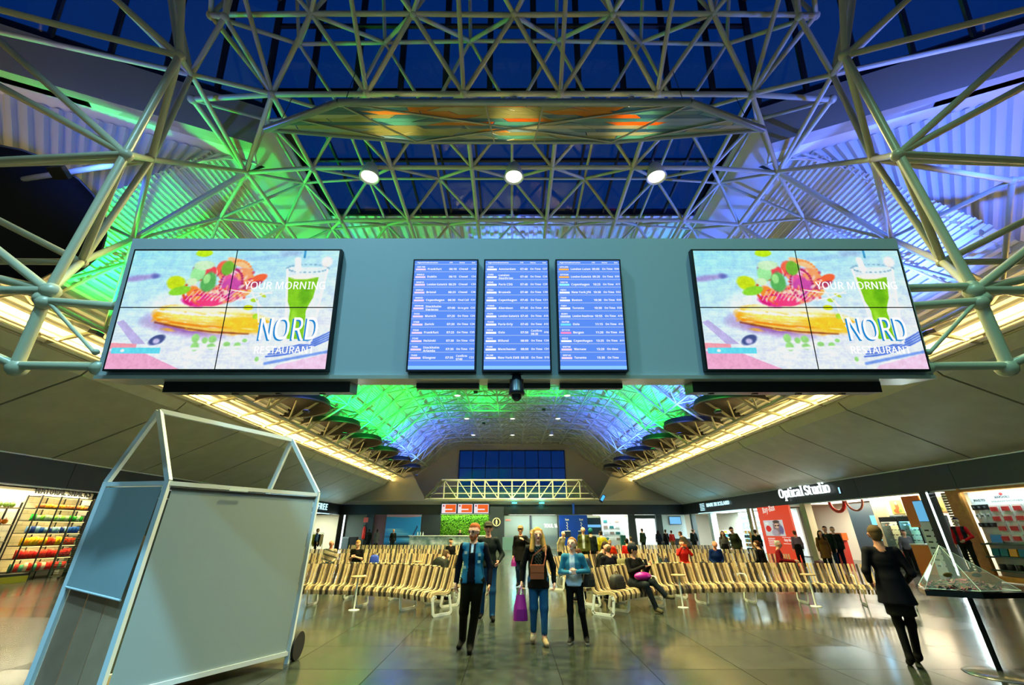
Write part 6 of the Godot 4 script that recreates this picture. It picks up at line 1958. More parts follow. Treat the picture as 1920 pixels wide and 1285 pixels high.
func shops_left() -> void:
	# snack shop: tiled wall of tile pieces, shelving, packets
	var X := -18.1
	var cream := mat("cream_tile", Color(0.88, 0.85, 0.75), 0.3)
	var wall := thing("snack_shop_wall", "cream tiled rear wall of the snack shop", "wall", Vector3(X - 0.42, 0, 0), 0, "", "structure")
	block("wall_bed", Vector3(X - 0.46, 1.57, -15.35), Vector3(0.06, 3.14, 8.2), mat("tile_grout", Color(0.55, 0.52, 0.44), 0.8), wall)
	var tile := box_mesh(Vector3(0.03, 0.192, 0.392))
	for r in 15:
		for c in 20:
			put("tile", tile, cream, wall, Transform3D(Basis(), Vector3(0, 0.15 + r * 0.2, -11.45 - c * 0.4 - (0.2 if r % 2 else 0.0))))
	sign_text("wall_lettering", "NATURAL SNACKS", 0.26, Vector3(X - 0.39, 2.98, -17.00), Vector3(0, 0, -1), mat("letter_black", Color(0.04, 0.04, 0.04), 0.6), wall, false, 700, 2.3)
	# shelf unit: from z -16.75 to -18.1
	var sh := thing("snack_shelf", "black framed lit snack shelf unit in the snack shop", "shelf", Vector3(X, 0, -17.85))
	var fr := mat("shelf_frame", Color(0.10, 0.10, 0.07), 0.5)
	for z in [-16.80, -17.53, -18.25, -18.95]:
		block("upright", Vector3(X + 0.19, 1.45, z), Vector3(0.035, 2.9, 0.035), fr, sh)
		block("rear_upright", Vector3(X - 0.35, 1.45, z), Vector3(0.03, 2.9, 0.03), fr, sh)
	for k in 7:
		var y := 0.28 + 0.43 * k
		block("shelf_board", Vector3(X - 0.08, y, -17.87), Vector3(0.56, 0.025, 2.18), fr, sh)
		if k > 0:
			block("shelf_lamp", Vector3(X + 0.12, y - 0.025, -17.87), Vector3(0.03, 0.02, 2.1), glow("shelf_lamp_warm", Color(1.0, 0.88, 0.55), 2.0), sh)
			area("shelf_lamp_glow", Vector3(X + 0.12, y - 0.045, -17.87), Vector3(-0.5, -1, 0), Vector2(2.0, 0.05), Color(1.0, 0.88, 0.55), 1.3)
	var lines := [["rose red and white", [Color(0.75, 0.15, 0.12), Color(0.80, 0.72, 0.65), Color(0.25, 0.55, 0.45)]], ["red", [Color(0.78, 0.08, 0.07), Color(0.85, 0.20, 0.14)]], ["yellow and red", [Color(0.95, 0.75, 0.05), Color(0.88, 0.22, 0.05), Color(0.98, 0.60, 0.05)]], ["blue", [Color(0.10, 0.35, 0.80), Color(0.55, 0.75, 0.95), Color(0.05, 0.22, 0.60)]], ["green", [Color(0.15, 0.70, 0.20), Color(0.55, 0.88, 0.35), Color(0.75, 0.92, 0.75)]], ["orange and tan", [Color(0.92, 0.62, 0.10), Color(0.78, 0.45, 0.18)]]]
	for k in 6:
		for i in 13:
			var cs: Array = lines[k][1]
			var c: Color = cs[rng.randi() % cs.size()]
			var hgt: float = [0.26, 0.27, 0.27, 0.22, 0.2, 0.16][k] * rng.randf_range(0.85, 1.1)
			var p := put("snack_bag", packet_mesh(0.19, 0.27, 0.11), mat("packet_%s" % c.to_html(), c, 0.35), self, Transform3D(Basis(Vector3(0, 1, 0), PI / 2 + rng.randf_range(-0.25, 0.25)).scaled_local(Vector3(1, hgt / 0.27, 1)), Vector3(X + 0.06, 0.295 + 0.43 * k, -16.90 - 0.16 * i)))
			tag(p, "%s snack bag standing in the shelf row of %s bags" % [color_word(c), lines[k][0]], "snack", "%s snack bags" % lines[k][0])
	# produce crates on the shelf nearer the entrance
	var sh2 := thing("produce_shelf", "wooden stepped shelf with fruit crates beside the snack shelf", "shelf", Vector3(X, 0, -15.45))
	for k in 4:
		block("shelf_board", Vector3(X - 0.05, 0.75 + 0.55 * k, -15.55), Vector3(0.5, 0.03, 1.3), wood(1), sh2)
	for z in [-14.90, -16.20]:
		block("upright", Vector3(X + 0.18, 1.3, z), Vector3(0.04, 2.6, 0.04), fr, sh2)
		block("rear_upright", Vector3(X - 0.28, 1.3, z), Vector3(0.04, 2.6, 0.04), fr, sh2)
	for k in 4:
		for i in 6:
			var c2: Color = [Color(0.10, 0.24, 0.06), Color(0.16, 0.30, 0.08), Color(0.85, 0.50, 0.05), Color(0.30, 0.42, 0.10)][k]
			var st := new_st()
			ball(st, Vector3.ZERO, Vector3(0.085, 0.09, 0.085), 7, 10)
			tb(st, Vector3(0, 0.08, 0), Vector3(0.01, 0.12, 0), 0.008, 5)
			var p := fin(st, "fruit", mat("fruit_%d" % k, c2, 0.5), self, Transform3D(Basis(), Vector3(X + 0.02, 0.86 + 0.55 * k, -15.05 - 0.2 * i)))
			tag(p, "%s fruit on the wooden shelf, %s shelf up" % [["dark green", "deep green", "orange", "pale green"][k], ["first", "second", "third", "fourth"][k]], "fruit", "%s fruit on the wooden shelf" % ["dark green", "deep green", "orange", "pale green"][k])
	# wire rack in front
	var rk := thing("wire_rack", "tall slanted wire magazine rack on wheels before the snack shelf", "rack", Vector3(X + 0.75, 0, -18.15))
	var wire := mat("rack_wire", Color(0.32, 0.38, 0.32), 0.4, 0.5)
	for i in 20:
		var y := 0.22 + i * 0.068
		var st := new_st()
		tb(st, Vector3(0.0, y, -0.42), Vector3(0.0, y, 0.42), 0.010, 5)
		fin(st, "wire_rung", wire, rk)
	for z in [-0.42, 0.42]:
		var st := new_st()
		tb(st, Vector3(0.0, 0.08, z), Vector3(0.0, 1.6, z), 0.016, 6)
		tb(st, Vector3(0.0, 0.1, z), Vector3(0.4, 0.1, z), 0.016, 6)
		fin(st, "side_post", wire, rk)
		var sw := new_st()
		ball(sw, Vector3(0.38, 0.05, z), Vector3(0.05, 0.05, 0.03), 6, 10)
		fin(sw, "wheel", mat("rubber", Color.BLACK), rk)
	var crate := thing("crate", "low black crate with a yellow front under the snack shelf", "crate", Vector3(X + 0.5, 0, -16.55))
	block("crate_body", Vector3(X + 0.5, 0.14, -16.55), Vector3(0.4, 0.28, 0.9), fr, crate)
	block("crate_front", Vector3(X + 0.71, 0.1, -16.55), Vector3(0.02, 0.2, 0.9), mat("crate_yellow", Color(0.72, 0.66, 0.08), 0.5), crate)
	# glass side panel, white plinth and dark column that end the shop
	var gp := thing("glass_screen", "tall clear glass screen beside the snack shelf", "glass screen", Vector3(-17.35, 0, -19.25))
	block("pane", Vector3(-17.35, 1.55, -19.20), Vector3(0.012, 2.9, 1.0), pane("shop_glass", Color(0.8, 0.95, 0.9), 0.06), gp)
	block("plinth", Vector3(-17.35, 0.1, -19.20), Vector3(0.1, 0.2, 1.1), mat("white_plinth", Color(0.85, 0.86, 0.84), 0.5), gp)
	block("frame_post", Vector3(-17.35, 1.55, -19.73), Vector3(0.06, 3.1, 0.06), mat("dark_cladding", Color.BLACK), gp)
	lightbox("ceiling_light", "long white ceiling light of the snack shop", Vector3(-17.9, 3.22, -16.25), Vector3(0.5, 0.03, 6.0), Color(1.0, 0.96, 0.80), 3.0, Vector3(0, -1, 0), 27.0)
	# grey partition between, then the gift shop at the far end
	var wl := find_child("wall_left", false, false)
	block("shop_partition", Vector3(-17.5, 1.57, -27.7), Vector3(0.25, 3.14, 15.0), mat("grey_partition", Color(0.30, 0.33, 0.33), 0.6), wl)
	block("shop_partition", Vector3(-19.4, 1.57, -20.2), Vector3(4.0, 3.14, 0.2), mat("grey_partition", Color.WHITE), wl)
	block("shop_partition", Vector3(-17.5, 1.57, -1.5), Vector3(0.25, 3.14, 17.0), mat("grey_partition", Color(0.30, 0.33, 0.33)), wl)
	lightbox("ceiling_light", "long white ceiling light of the tax free shop", Vector3(-18.9, 3.22, -40.0), Vector3(1.6, 0.03, 7.5), Color(0.95, 1.0, 0.95), 2.5, Vector3(0, -1, 0), 75.0)
	block("shop_partition", Vector3(-19.6, 1.57, -45.4), Vector3(4.2, 3.14, 0.1), mat("cream_panel", Color(0.86, 0.82, 0.70), 0.6), wl)
	var sg := thing("shop_sign", "blue lit tax free sign on the dark band", "sign", Vector3(-17.2, 3.3, -38.5))
	sign_text("sign_lettering", "TAXFREE", 0.55, Vector3(-17.27, 3.42, -37.6), Vector3(0, 0, -1), glow("sign_ice", Color(0.75, 0.96, 1.0), 1.6), sg, false, 800, 4.0)
	block("sign_bar", Vector3(-17.28, 3.62, -36.9), Vector3(0.05, 0.7, 0.10), glow("sign_ice", Color.WHITE, 1.0), sg)
	block("sign_strip", Vector3(-17.3, 3.12, -39.6), Vector3(0.05, 0.06, 5.4), glow("sign_ice", Color.WHITE, 1.0), sg)
	area("sign_glow", Vector3(-16.95, 3.6, -39.0), Vector3(1, 0, 0), Vector2(4.0, 0.6), Color(0.3, 0.8, 1.0), 3.0)
	var sf := thing("gift_shelf", "white wall shelf with folded sweaters in the tax free shop", "shelf", Vector3(-20.9, 0, -42.0))
	for k in 5:
		block("shelf_board", Vector3(-20.9, 0.7 + 0.45 * k, -42.0), Vector3(0.5, 0.04, 3.6), mat("white_shelf", Color(0.86, 0.86, 0.84), 0.5), sf)
		for i in 5:
			var st := new_st()
			bx(st, Vector3(0, 0.11, 0), Vector3(0.36, 0.22, 0.5))
			var f := fin(st, "folded_sweater", mat("sweater_%d" % ((k + i) % 4), [Color(0.45, 0.38, 0.42), Color(0.25, 0.22, 0.24), Color(0.62, 0.56, 0.55), Color(0.34, 0.34, 0.38)][(k + i) % 4], 0.9), self, Transform3D(Basis(), Vector3(-20.9, 0.722 + 0.45 * k, -40.6 - 0.7 * i)))
			tag(f, "folded %s sweater on the wall shelf of the tax free shop" % ["mauve", "charcoal", "pale", "grey"][(k + i) % 4], "clothes", "%s folded sweaters" % ["mauve", "charcoal", "pale", "grey"][(k + i) % 4])
	var ra := thing("clothes_rail", "steel clothes rail at the entrance of the tax free shop", "rail", Vector3(-15.6, 0, -35.6))
	var s1 := new_st()
	path_tube(s1, [Vector3(-0.9, 0.02, 0), Vector3(-0.9, 1.5, 0), Vector3(0.9, 1.5, 0), Vector3(0.9, 0.02, 0)], 0.02, 7)
	fin(s1, "rail_frame", mat("bench_steel", Color.WHITE), ra)
	for i in 9:
		var gc: Color = [Color(0.66, 0.70, 0.10), Color(0.75, 0.55, 0.25), Color(0.10, 0.12, 0.12), Color(0.66, 0.60, 0.45), Color(0.25, 0.30, 0.30)][i % 5]
		var kb := [bone(Vector3(-0.2, 1.36, 0), Vector3(0.2, 1.36, 0), 0.05, 0.05, TOP, 1.0), bone(Vector3(0, 1.3, 0), Vector3(0, 0.72, 0), 0.16, 0.2, TOP, 3.0), bone(Vector3(-0.2, 1.34, 0), Vector3(-0.3, 0.8, 0), 0.06, 0.05, TOP), bone(Vector3(0.2, 1.34, 0), Vector3(0.3, 0.8, 0), 0.06, 0.05, TOP)]
		var g := put("jacket", fig_mesh([kb], [0.05], [0.03], {"top": gc}, null), skin_material(), self, Transform3D(Basis(Vector3(0, 1, 0), PI / 2 + 0.1), Vector3(-16.35 + 0.19 * i, 0, -35.6)))
		tag(g, "%s jacket hanging on the steel clothes rail" % ["lime", "tan", "black", "cream", "grey green"][i % 5], "jacket", "%s jackets on the rail" % ["lime", "tan", "black", "cream", "grey green"][i % 5])

func color_word(c: Color) -> String:
	if c.g > c.r and c.g > c.b: return "green" if c.r < 0.5 else "light green"
	if c.b > c.r: return "blue" if c.b > 0.7 and c.r < 0.3 else ("pale blue" if c.r > 0.4 else "dark blue")
	if c.r - c.b < 0.3: return "white"
	if c.g > 0.7: return "yellow"
	if c.g > 0.4: return "orange"
	return "red"

func column(label: String, c: Vector3, s: Vector3, m: Material) -> void:
	var o := thing("column", label, "column", Vector3(c.x, 0, c.z), 0, "", "structure")
	block("shaft", Vector3(c.x, c.y, c.z), s, m, o)
	block("base", Vector3(c.x, 0.05, c.z), Vector3(s.x + 0.04, 0.1, s.z + 0.04), mat("dark_cladding", Color.BLACK), o)

func poster_tex(bg: Color, items: Array, lit := false) -> StandardMaterial3D:
	var im := Image.create(128, 128, false, Image.FORMAT_RGBA8)
	im.fill(bg)
	for t in items:
		blob(im, t[0], t[1], t[2], t[3], t[4], t[5] if t.size() > 5 else 0.3, t[6] if t.size() > 6 else 0.0)
	var m := StandardMaterial3D.new()
	m.albedo_texture = ImageTexture.create_from_image(im)
	m.roughness = 0.5
	if lit:
		m.emission_enabled = true
		m.emission_texture = m.albedo_texture
		m.emission_operator = BaseMaterial3D.EMISSION_OP_MULTIPLY
		m.emission = Color.WHITE
		m.emission_energy_multiplier = 0.7
	return m

func poster(called: String, label: String, a: Vector3, right: Vector3, w: float, h: float, m: Material, cat := "poster") -> MeshInstance3D:
	# a = lower corner at the start of right
	var st := new_st()
	var u := Vector3.UP * h
	var r := right * w
	quad_uv(st, a + u, a + u + r, a + r, a)
	st.generate_normals()
	var o := thing(called, label, cat, a + r * 0.5)
	put("print", st.commit(), m, o, Transform3D(Basis(), -o.position + right.cross(Vector3.UP) * 0.012))
	var sb := new_st()
	bx(sb, Vector3.UP * h * 0.5, Vector3(w, h, 0.02), Basis(right, Vector3.UP, right.cross(Vector3.UP)))
	return fin(sb, "backing", mat("poster_backing", Color(0.8, 0.8, 0.78), 0.6), o)

func shops_right() -> void:
	var R := Vector3(0, 0, 1)      # along the wall, towards the camera
	var dark := mat("dark_cladding", Color.BLACK)
	var wr := find_child("wall_right", false, false)
	lightbox("ceiling_light", "long white ceiling light of the bright gift shop", Vector3(19.2, 3.22, -38.0), Vector3(2.4, 0.03, 10.0), Color(0.9, 1.0, 1.0), 2.5, Vector3(0, -1, 0), 120.0)
	lightbox("ceiling_light", "long white ceiling light of the glasses shop", Vector3(19.2, 3.22, -24.0), Vector3(2.0, 0.03, 9.0), Color(1.0, 0.96, 0.85), 2.5, Vector3(0, -1, 0), 100.0)
	lightbox("ceiling_light", "long white ceiling light of the electronics shop", Vector3(18.6, 3.22, -14.2), Vector3(0.8, 0.03, 5.5), Color(0.92, 1.0, 1.0), 2.5, Vector3(0, -1, 0), 55.0)
	block("shop_partition", Vector3(17.6, 1.57, -2.2), Vector3(0.25, 3.14, 18.4), mat("grey_partition", Color(0.30, 0.33, 0.33)), wr)
	# white shop with printed wall and sign
	var sg := thing("shop_sign", "blue lit souvenir sign on the dark band", "sign", Vector3(17.2, 3.3, -38.0))
	sign_text("sign_lettering", "MADE IN ICELAND", 0.30, Vector3(17.27, 3.58, -39.4), R, glow("sign_ice", Color.WHITE, 1.0), sg, false, 800, 4.2)
	for k in 5:
		block("sign_rung", Vector3(17.29, 3.36 + 0.13 * k, -40.4), Vector3(0.03, 0.05, 0.9), glow("sign_ice", Color.WHITE, 1.0), sg)
	area("sign_glow", Vector3(16.95, 3.6, -38.0), Vector3(-1, 0, 0), Vector2(4.5, 0.5), Color(0.3, 0.8, 1.0), 3.0)
	block("sign_strip", Vector3(17.3, 3.12, -37.0), Vector3(0.05, 0.05, 9.0), glow("sign_ice", Color.WHITE, 1.0), sg)
	var pw := thing("printed_wall", "white wall printed with rows of teal words", "wall panel", Vector3(20.6, 0, -36.5))
	block("panel", Vector3(20.6, 1.6, -36.4), Vector3(0.1, 3.1, 8.5), mat("white_panel", Color(0.88, 0.92, 0.92), 0.6), pw)
	var words := ["NATURE LAVA WATER", "and northern moments", "Distinguishing gifts", "from the island", "wool salt stone"]
	for k in 5:
		sign_text("wall_lettering", words[k], 0.30, Vector3(20.53, 2.55 - 0.42 * k, -40.2), R, mat("teal_ink", Color(0.25, 0.60, 0.58), 0.7), pw, false, 700, 6.8 - 0.3 * k, 0.006)
	# shelves and goods in that shop
	for q in [[18.9, -40.6, "far"], [18.6, -35.4, "near"]]:
		var s := thing("gondola", "white %s display gondola in the bright gift shop" % ["five shelf", "yellow boxed"][0 if q[2] == "far" else 1], "shelf", Vector3(q[0], 0, q[1]))
		for k in 5:
			block("shelf_board", Vector3(q[0], 0.25 + 0.3 * k, q[1]), Vector3(0.6, 0.04, 1.6), mat("white_shelf", Color(0.86, 0.86, 0.84), 0.5), s)
			for i in 6:
				var b := put("gift_box", box_mesh(Vector3(0.2, 0.2, 0.2)), mat("gift_%d" % ((i * 3 + k) % 6), [Color(0.15, 0.45, 0.48), Color(0.86, 0.60, 0.06), Color(0.66, 0.72, 0.70), Color(0.10, 0.22, 0.35), Color(0.80, 0.80, 0.78), Color(0.90, 0.68, 0.10)][(i * 3 + k) % 6], 0.5), self, Transform3D(Basis(), Vector3(q[0] - 0.12, 0.37 + 0.3 * k, q[1] - 0.63 + 0.25 * i)))
				tag(b, "small %s gift box on the %s gondola" % [["teal", "amber", "pale grey", "navy", "white", "golden"][(i * 3 + k) % 6], ["five shelf", "yellow boxed"][0 if q[2] == "far" else 1]], "box", "gift boxes on the gondolas")
		block("spine", Vector3(q[0] + 0.28, 0.85, q[1]), Vector3(0.04, 1.7, 1.6), mat("white_shelf", Color.WHITE), s)
	for k in 2:
		var yb := put("yellow_sign", box_mesh(Vector3(0.05, 0.45, 1.1)), mat("amber_print", Color(0.92, 0.62, 0.05), 0.5), self, Transform3D(Basis(), Vector3(17.6, 1.35 - 0.62 * k, -33.2)))
		tag(yb, "amber display board beside the white column, %s of two" % ["upper", "lower"][k], "sign")
	column("slim grey column between the bright shops", Vector3(17.4, 1.57, -43.2), Vector3(0.4, 3.14, 0.4), mat("grey_partition", Color(0.30, 0.33, 0.33)))
	column("white column in the bright gift shop", Vector3(17.6, 1.57, -39.4), Vector3(0.5, 3.14, 0.5), mat("white_panel", Color.WHITE))
	column("beige column beside the orange poster wall", Vector3(17.4, 1.57, -32.6), Vector3(0.35, 3.14, 0.35), mat("beige_column", Color(0.70, 0.66, 0.54), 0.6))
	lightbox("light_strip", "upright white light strip on the beige column", Vector3(17.2, 1.6, -32.1), Vector3(0.04, 3.0, 0.16), Color(0.95, 1.0, 1.0), 2.2, Vector3(-1, 0, 0), 2.5)
	# orange poster wall
	var ob := thing("poster_wall", "tall lit orange sunglasses poster wall", "poster", Vector3(17.25, 0, -29.5))
	block("panel", Vector3(17.3, 1.57, -29.55), Vector3(0.12, 3.14, 3.6), glow("poster_orange_lit", Color(0.93, 0.25, 0.05), 0.8), ob)
	area("poster_glow", Vector3(17.1, 1.6, -29.55), Vector3(-1, 0, 0), Vector2(3.5, 3.0), Color(0.95, 0.3, 0.08), 3.0)
	var wht := glow("print_white_lit", Color(0.95, 0.90, 0.85), 0.9)
	sign_text("poster_lettering", "Ray-Ban", 0.36, Vector3(17.235, 2.62, -30.7), (R + Vector3(0, 0.10, 0)).normalized(), wht, ob, true, 800, 1.5, 0.008)
	sign_text("poster_lettering", "Ray-Ban", 0.16, Vector3(17.235, 1.0, -29.0), R, wht, ob, true, 800, 0.85, 0.008)
	for e in [[0.92, 1.2], [1.28, 1.2]]:
		block("poster_line", Vector3(17.236, e[0], -28.55), Vector3(0.006, 0.03, e[1]), wht, ob)
	var pm := poster_tex(Color(0.80, 0.80, 0.82), [[0.2, 0.55, 0.14, 0.2, Color(0.86, 0.12, 0.08), 0.1], [0.66, 0.5, 0.24, 0.5, Color(0.52, 0.40, 0.42)], [0.66, 0.35, 0.13, 0.2, Color(0.86, 0.68, 0.58)], [0.60, 0.35, 0.06, 0.05, Color(0.1, 0.08, 0.1)], [0.73, 0.35, 0.06, 0.05, Color(0.1, 0.08, 0.1)], [0.85, 0.6, 0.13, 0.3, Color(0.40, 0.36, 0.55)], [0.5, 0.8, 0.2, 0.25, Color(0.66, 0.60, 0.66)], [0.66, 0.1, 0.2, 0.12, Color(0.30, 0.22, 0.2)], [0.15, 0.2, 0.12, 0.12, Color(0.95, 0.95, 0.95)]], true)
	var sp := new_st()
	quad_uv(sp, Vector3(17.236, 2.3, -30.9), Vector3(17.236, 2.3, -28.7), Vector3(17.236, 1.35, -28.7), Vector3(17.236, 1.35, -30.9))
	sp.generate_normals()
	put("poster_photo", sp.commit(), pm, ob, Transform3D(Basis(), -ob.position))
	for k in 5:
		block("poster_text", Vector3(17.236, 1.2 - 0.11 * k, -30.4), Vector3(0.006, 0.05, 0.8), wht, ob)
	# glasses shop sign
	var os := thing("shop_sign", "large white lit lettering of the glasses shop on the dark band", "sign", Vector3(17.2, 3.3, -26.0))
	sign_text("sign_lettering", "Optical Studio", 0.56, Vector3(17.22, 3.36, -28.3), R, glow("sign_white", Color(0.95, 1.0, 1.0), 1.5), os, true, 500, 4.6, 0.08)
	area("sign_glow", Vector3(16.9, 3.62, -26.0), Vector3(-1, 0, 0), Vector2(4.6, 0.5), Color(0.9, 1.0, 1.0), 2.0)
	lightbox("light_strip", "small blue white spot on the dark band after the glasses shop sign", Vector3(17.3, 3.6, -23.1), Vector3(0.05, 0.3, 0.08), Color(0.6, 0.85, 1.0), 1.6, Vector3(-1, 0, 0), 0.6)
	# inside the glasses shop
	column("pale column at the entrance of the glasses shop", Vector3(17.45, 1.57, -26.4), Vector3(0.4, 3.14, 0.45), mat("beige_column", Color.WHITE))
	block("inner_panel", Vector3(20.4, 1.57, -25.2), Vector3(0.1, 3.14, 3.6), mat("petrol_panel", Color(0.10, 0.18, 0.22), 0.4), wr)
	var scr := thing("menu_screen", "bright teal wall screen inside the glasses shop", "screen", Vector3(20.3, 0, -25.2))
	block("screen_panel", Vector3(20.32, 2.2, -25.0), Vector3(0.04, 0.5, 0.9), glow("screen_teal", Color(0.45, 0.90, 0.95), 1.2), scr)
	for k in 6:
		block("screen_line", Vector3(20.32, 1.8 - 0.12 * k, -25.0), Vector3(0.04, 0.06, 0.9), glow("screen_teal", Color.WHITE, 1.0), scr)
	for k in 2:
		var ring := thing("hoop", "%s half hoop hanging under the dark band of the glasses shop" % ["solid red", "pale red ringed"][k], "decoration", Vector3(17.6, 3.1, -24.0 + 1.25 * k))
		var rs := new_st()
		for i in 14:
			var a0 := PI + PI * i / 14.0
			var a1 := PI + PI * (i + 1) / 14.0
			tb(rs, Vector3(0, sin(a0) * 0.5, cos(a0) * 0.55), Vector3(0, sin(a1) * 0.5, cos(a1) * 0.55), 0.085 if k == 0 else 0.05, 7)
		fin(rs, "hoop_tube", mat("hoop_%d" % k, [Color(0.85, 0.16, 0.10), Color(0.86, 0.50, 0.42)][k], 0.4), ring)
	block("inner_panel", Vector3(18.9, 1.57, -22.9), Vector3(0.1, 3.14, 0.8), mat("beige_column", Color.WHITE), wr)
	block("inner_panel", Vector3(19.0, 2.75, -21.0), Vector3(0.1, 0.8, 3.2), mat("cream_panel", Color(0.86, 0.82, 0.70), 0.6), wr)
	var pics := [[Color(0.80, 0.62, 0.30), Color(0.55, 0.28, 0.10)], [Color(0.85, 0.76, 0.60), Color(0.62, 0.22, 0.14)], [Color(0.80, 0.70, 0.40), Color(0.52, 0.15, 0.10)]]
	for k in 3:
		var pt := poster_tex(pics[k][0], [[0.5, 0.45, 0.2, 0.3, pics[k][1]], [0.5, 0.25, 0.12, 0.14, Color(0.85, 0.62, 0.48)], [0.4, 0.8, 0.3, 0.2, Color(0.70, 0.30, 0.12)], [0.7, 0.8, 0.16, 0.16, Color(0.4, 0.5, 0.2)]])
		poster("poster", "small framed photo of a person above the glass cabinets, %s of three" % ["golden first", "middle", "last"][k], Vector3(18.93, 2.42, -22.2 + 1.05 * k), R, 0.7, 0.62, pt)
	for k in 3:
		var z := -22.0 + 1.05 * k
		var cb := thing("display_cabinet", "lit glass display cabinet of %s in the glasses shop" % ["pale cases over a red base", "blue lit sunglasses", "grey sunglasses"][k], "cabinet", Vector3(18.6, 0, z))
		block("carcass", Vector3(18.82, 1.15, z), Vector3(0.05, 2.1, 0.96), mat("cabinet_inner", [Color(0.80, 0.80, 0.70), Color(0.25, 0.55, 0.66), Color(0.45, 0.48, 0.52)][k], 0.5), cb)
		block("header", Vector3(18.6, 2.16, z), Vector3(0.5, 0.22, 0.98), mat("cabinet_header", Color(0.16, 0.18, 0.20), 0.4), cb)
		block("base", Vector3(18.6, 0.16, z), Vector3(0.5, 0.32, 0.98), dark, cb)
		for d in [-0.48, 0.48]:
			block("side_frame", Vector3(18.6, 1.15, z + d), Vector3(0.46, 2.1, 0.025), mat("cabinet_header", Color.BLACK), cb)
		if k == 0:
			block("drawer_front", Vector3(18.36, 0.55, z), Vector3(0.03, 0.4, 0.9), mat("cabinet_red", Color(0.75, 0.10, 0.09), 0.4), cb)
		for i in 6:
			block("glass_shelf", Vector3(18.6, 0.78 + 0.22 * i, z), Vector3(0.4, 0.012, 0.9), pane("shop_glass", Color.WHITE), cb)
			for j in 4:
				var g := new_st()
				for q in [-1.0, 1.0]:
					bx(g, Vector3(0, 0.03, q * 0.035), Vector3(0.012, 0.045, 0.055))
				bx(g, Vector3(0, 0.045, 0), Vector3(0.01, 0.01, 0.03))
				bx(g, Vector3(0.06, 0.045, 0.065), Vector3(0.12, 0.008, 0.006))
				bx(g, Vector3(0.06, 0.045, -0.065), Vector3(0.12, 0.008, 0.006))
				var gg := fin(g, "sunglasses", mat("shades_%d" % ((i + j + k) % 4), [Color(0.05, 0.05, 0.06), Color(0.30, 0.16, 0.10), Color(0.45, 0.45, 0.50), Color(0.10, 0.16, 0.30)][(i + j + k) % 4], 0.2), self, Transform3D(Basis(), Vector3(18.5, 0.788 + 0.22 * i, z - 0.33 + 0.22 * j)))
				tag(gg, "%s sunglasses on a glass shelf of the cabinet of %s" % [["black", "brown", "silver", "navy"][(i + j + k) % 4], ["pale cases", "blue lit sunglasses", "grey sunglasses"][k]], "sunglasses", "sunglasses in the cabinets")
		block("cabinet_lamp", Vector3(18.4, 2.04, z), Vector3(0.06, 0.02, 0.86), glow("cabinet_lamp_%d" % k, [Color(1, 0.95, 0.75), Color(0.6, 0.95, 1.0), Color(0.9, 0.98, 1.0)][k], 2.5), cb)
		area("cabinet_lamp_glow", Vector3(18.4, 2.01, z), Vector3(0.4, -1, 0), Vector2(0.85, 0.05), [Color(1, 0.95, 0.75), Color(0.6, 0.95, 1.0), Color(0.9, 0.98, 1.0)][k], 2.2)
		block("door_pane", Vector3(18.35, 1.35, z), Vector3(0.008, 1.4, 0.94), pane("shop_glass", Color.WHITE), cb)
	# red promo stand
	var rp := thing("promo_stand", "red and orange promotion stand in the glasses shop entrance", "stand", Vector3(17.6, 0, -24.6))
	block("stand_body", Vector3(17.6, 0.6, -24.6), Vector3(0.35, 1.2, 0.6), mat("promo_red", Color(0.80, 0.22, 0.16), 0.5), rp)
	block("stand_top", Vector3(17.6, 1.38, -24.6), Vector3(0.3, 0.35, 0.9), mat("promo_orange", Color(0.90, 0.42, 0.10), 0.5), rp)
	# orange counter and panel
	var oc := thing("counter", "orange service counter of the glasses shop", "counter", Vector3(17.9, 0, -19.9))
	var om := mat("counter_orange", Color(0.86, 0.46, 0.02), 0.4)
	block("counter_body", Vector3(17.9, 0.55, -19.75), Vector3(0.8, 1.1, 0.9), om, oc)
	block("counter_top", Vector3(17.9, 1.12, -19.75), Vector3(0.86, 0.05, 0.96), mat("white_shelf", Color.WHITE), oc)
	var op := thing("wall_panel", "orange wall panel above the service counter", "panel", Vector3(18.2, 1.9, -20.2))
	block("panel", Vector3(18.2, 2.45, -20.15), Vector3(0.06, 1.3, 0.9), om, op)
	# white panel with icons and blue screen
	var wp := thing("lens_panel", "white panel of eyewear icons beside the dark column", "panel", Vector3(17.5, 0, -18.95))
	block("panel", Vector3(17.5, 1.0, -18.95), Vector3(0.06, 2.0, 0.75), mat("white_panel", Color.WHITE), wp)
	for i in 7:
		for j in 2:
			block("eyewear_icon", Vector3(17.465, 0.35 + 0.22 * i, -19.13 + 0.34 * j), Vector3(0.008, 0.06, 0.2), mat("icon_ink", Color(0.12, 0.16, 0.22), 0.6), wp)
	var bs := thing("info_screen", "pale blue screen above the panel of eyewear icons", "screen", Vector3(17.5, 2.0, -18.95))
	block("screen_panel", Vector3(17.49, 2.42, -18.95), Vector3(0.05, 0.8, 0.7), glow("screen_pale_blue", Color(0.40, 0.72, 0.90), 0.9), bs)
	block("screen_frame", Vector3(17.53, 2.42, -18.95), Vector3(0.05, 0.86, 0.76), dark, bs)
	# dark column with light strip
	column("dark steel column with an upright light strip", Vector3(17.35, 1.57, -18.35), Vector3(0.3, 3.14, 0.42), mat("column_dark", Color(0.05, 0.08, 0.08), 0.3))
	lightbox("light_strip", "upright white light strip on the dark steel column", Vector3(17.17, 1.6, -18.16), Vector3(0.03, 3.0, 0.08), Color(0.9, 1.0, 1.0), 3.0, Vector3(-1, 0, 0), 3.0)
	# louvre panel, wooden portal
	var lv := thing("louvre_panel", "ribbed grey panel beside the wooden portal", "panel", Vector3(17.6, 0, -17.75))
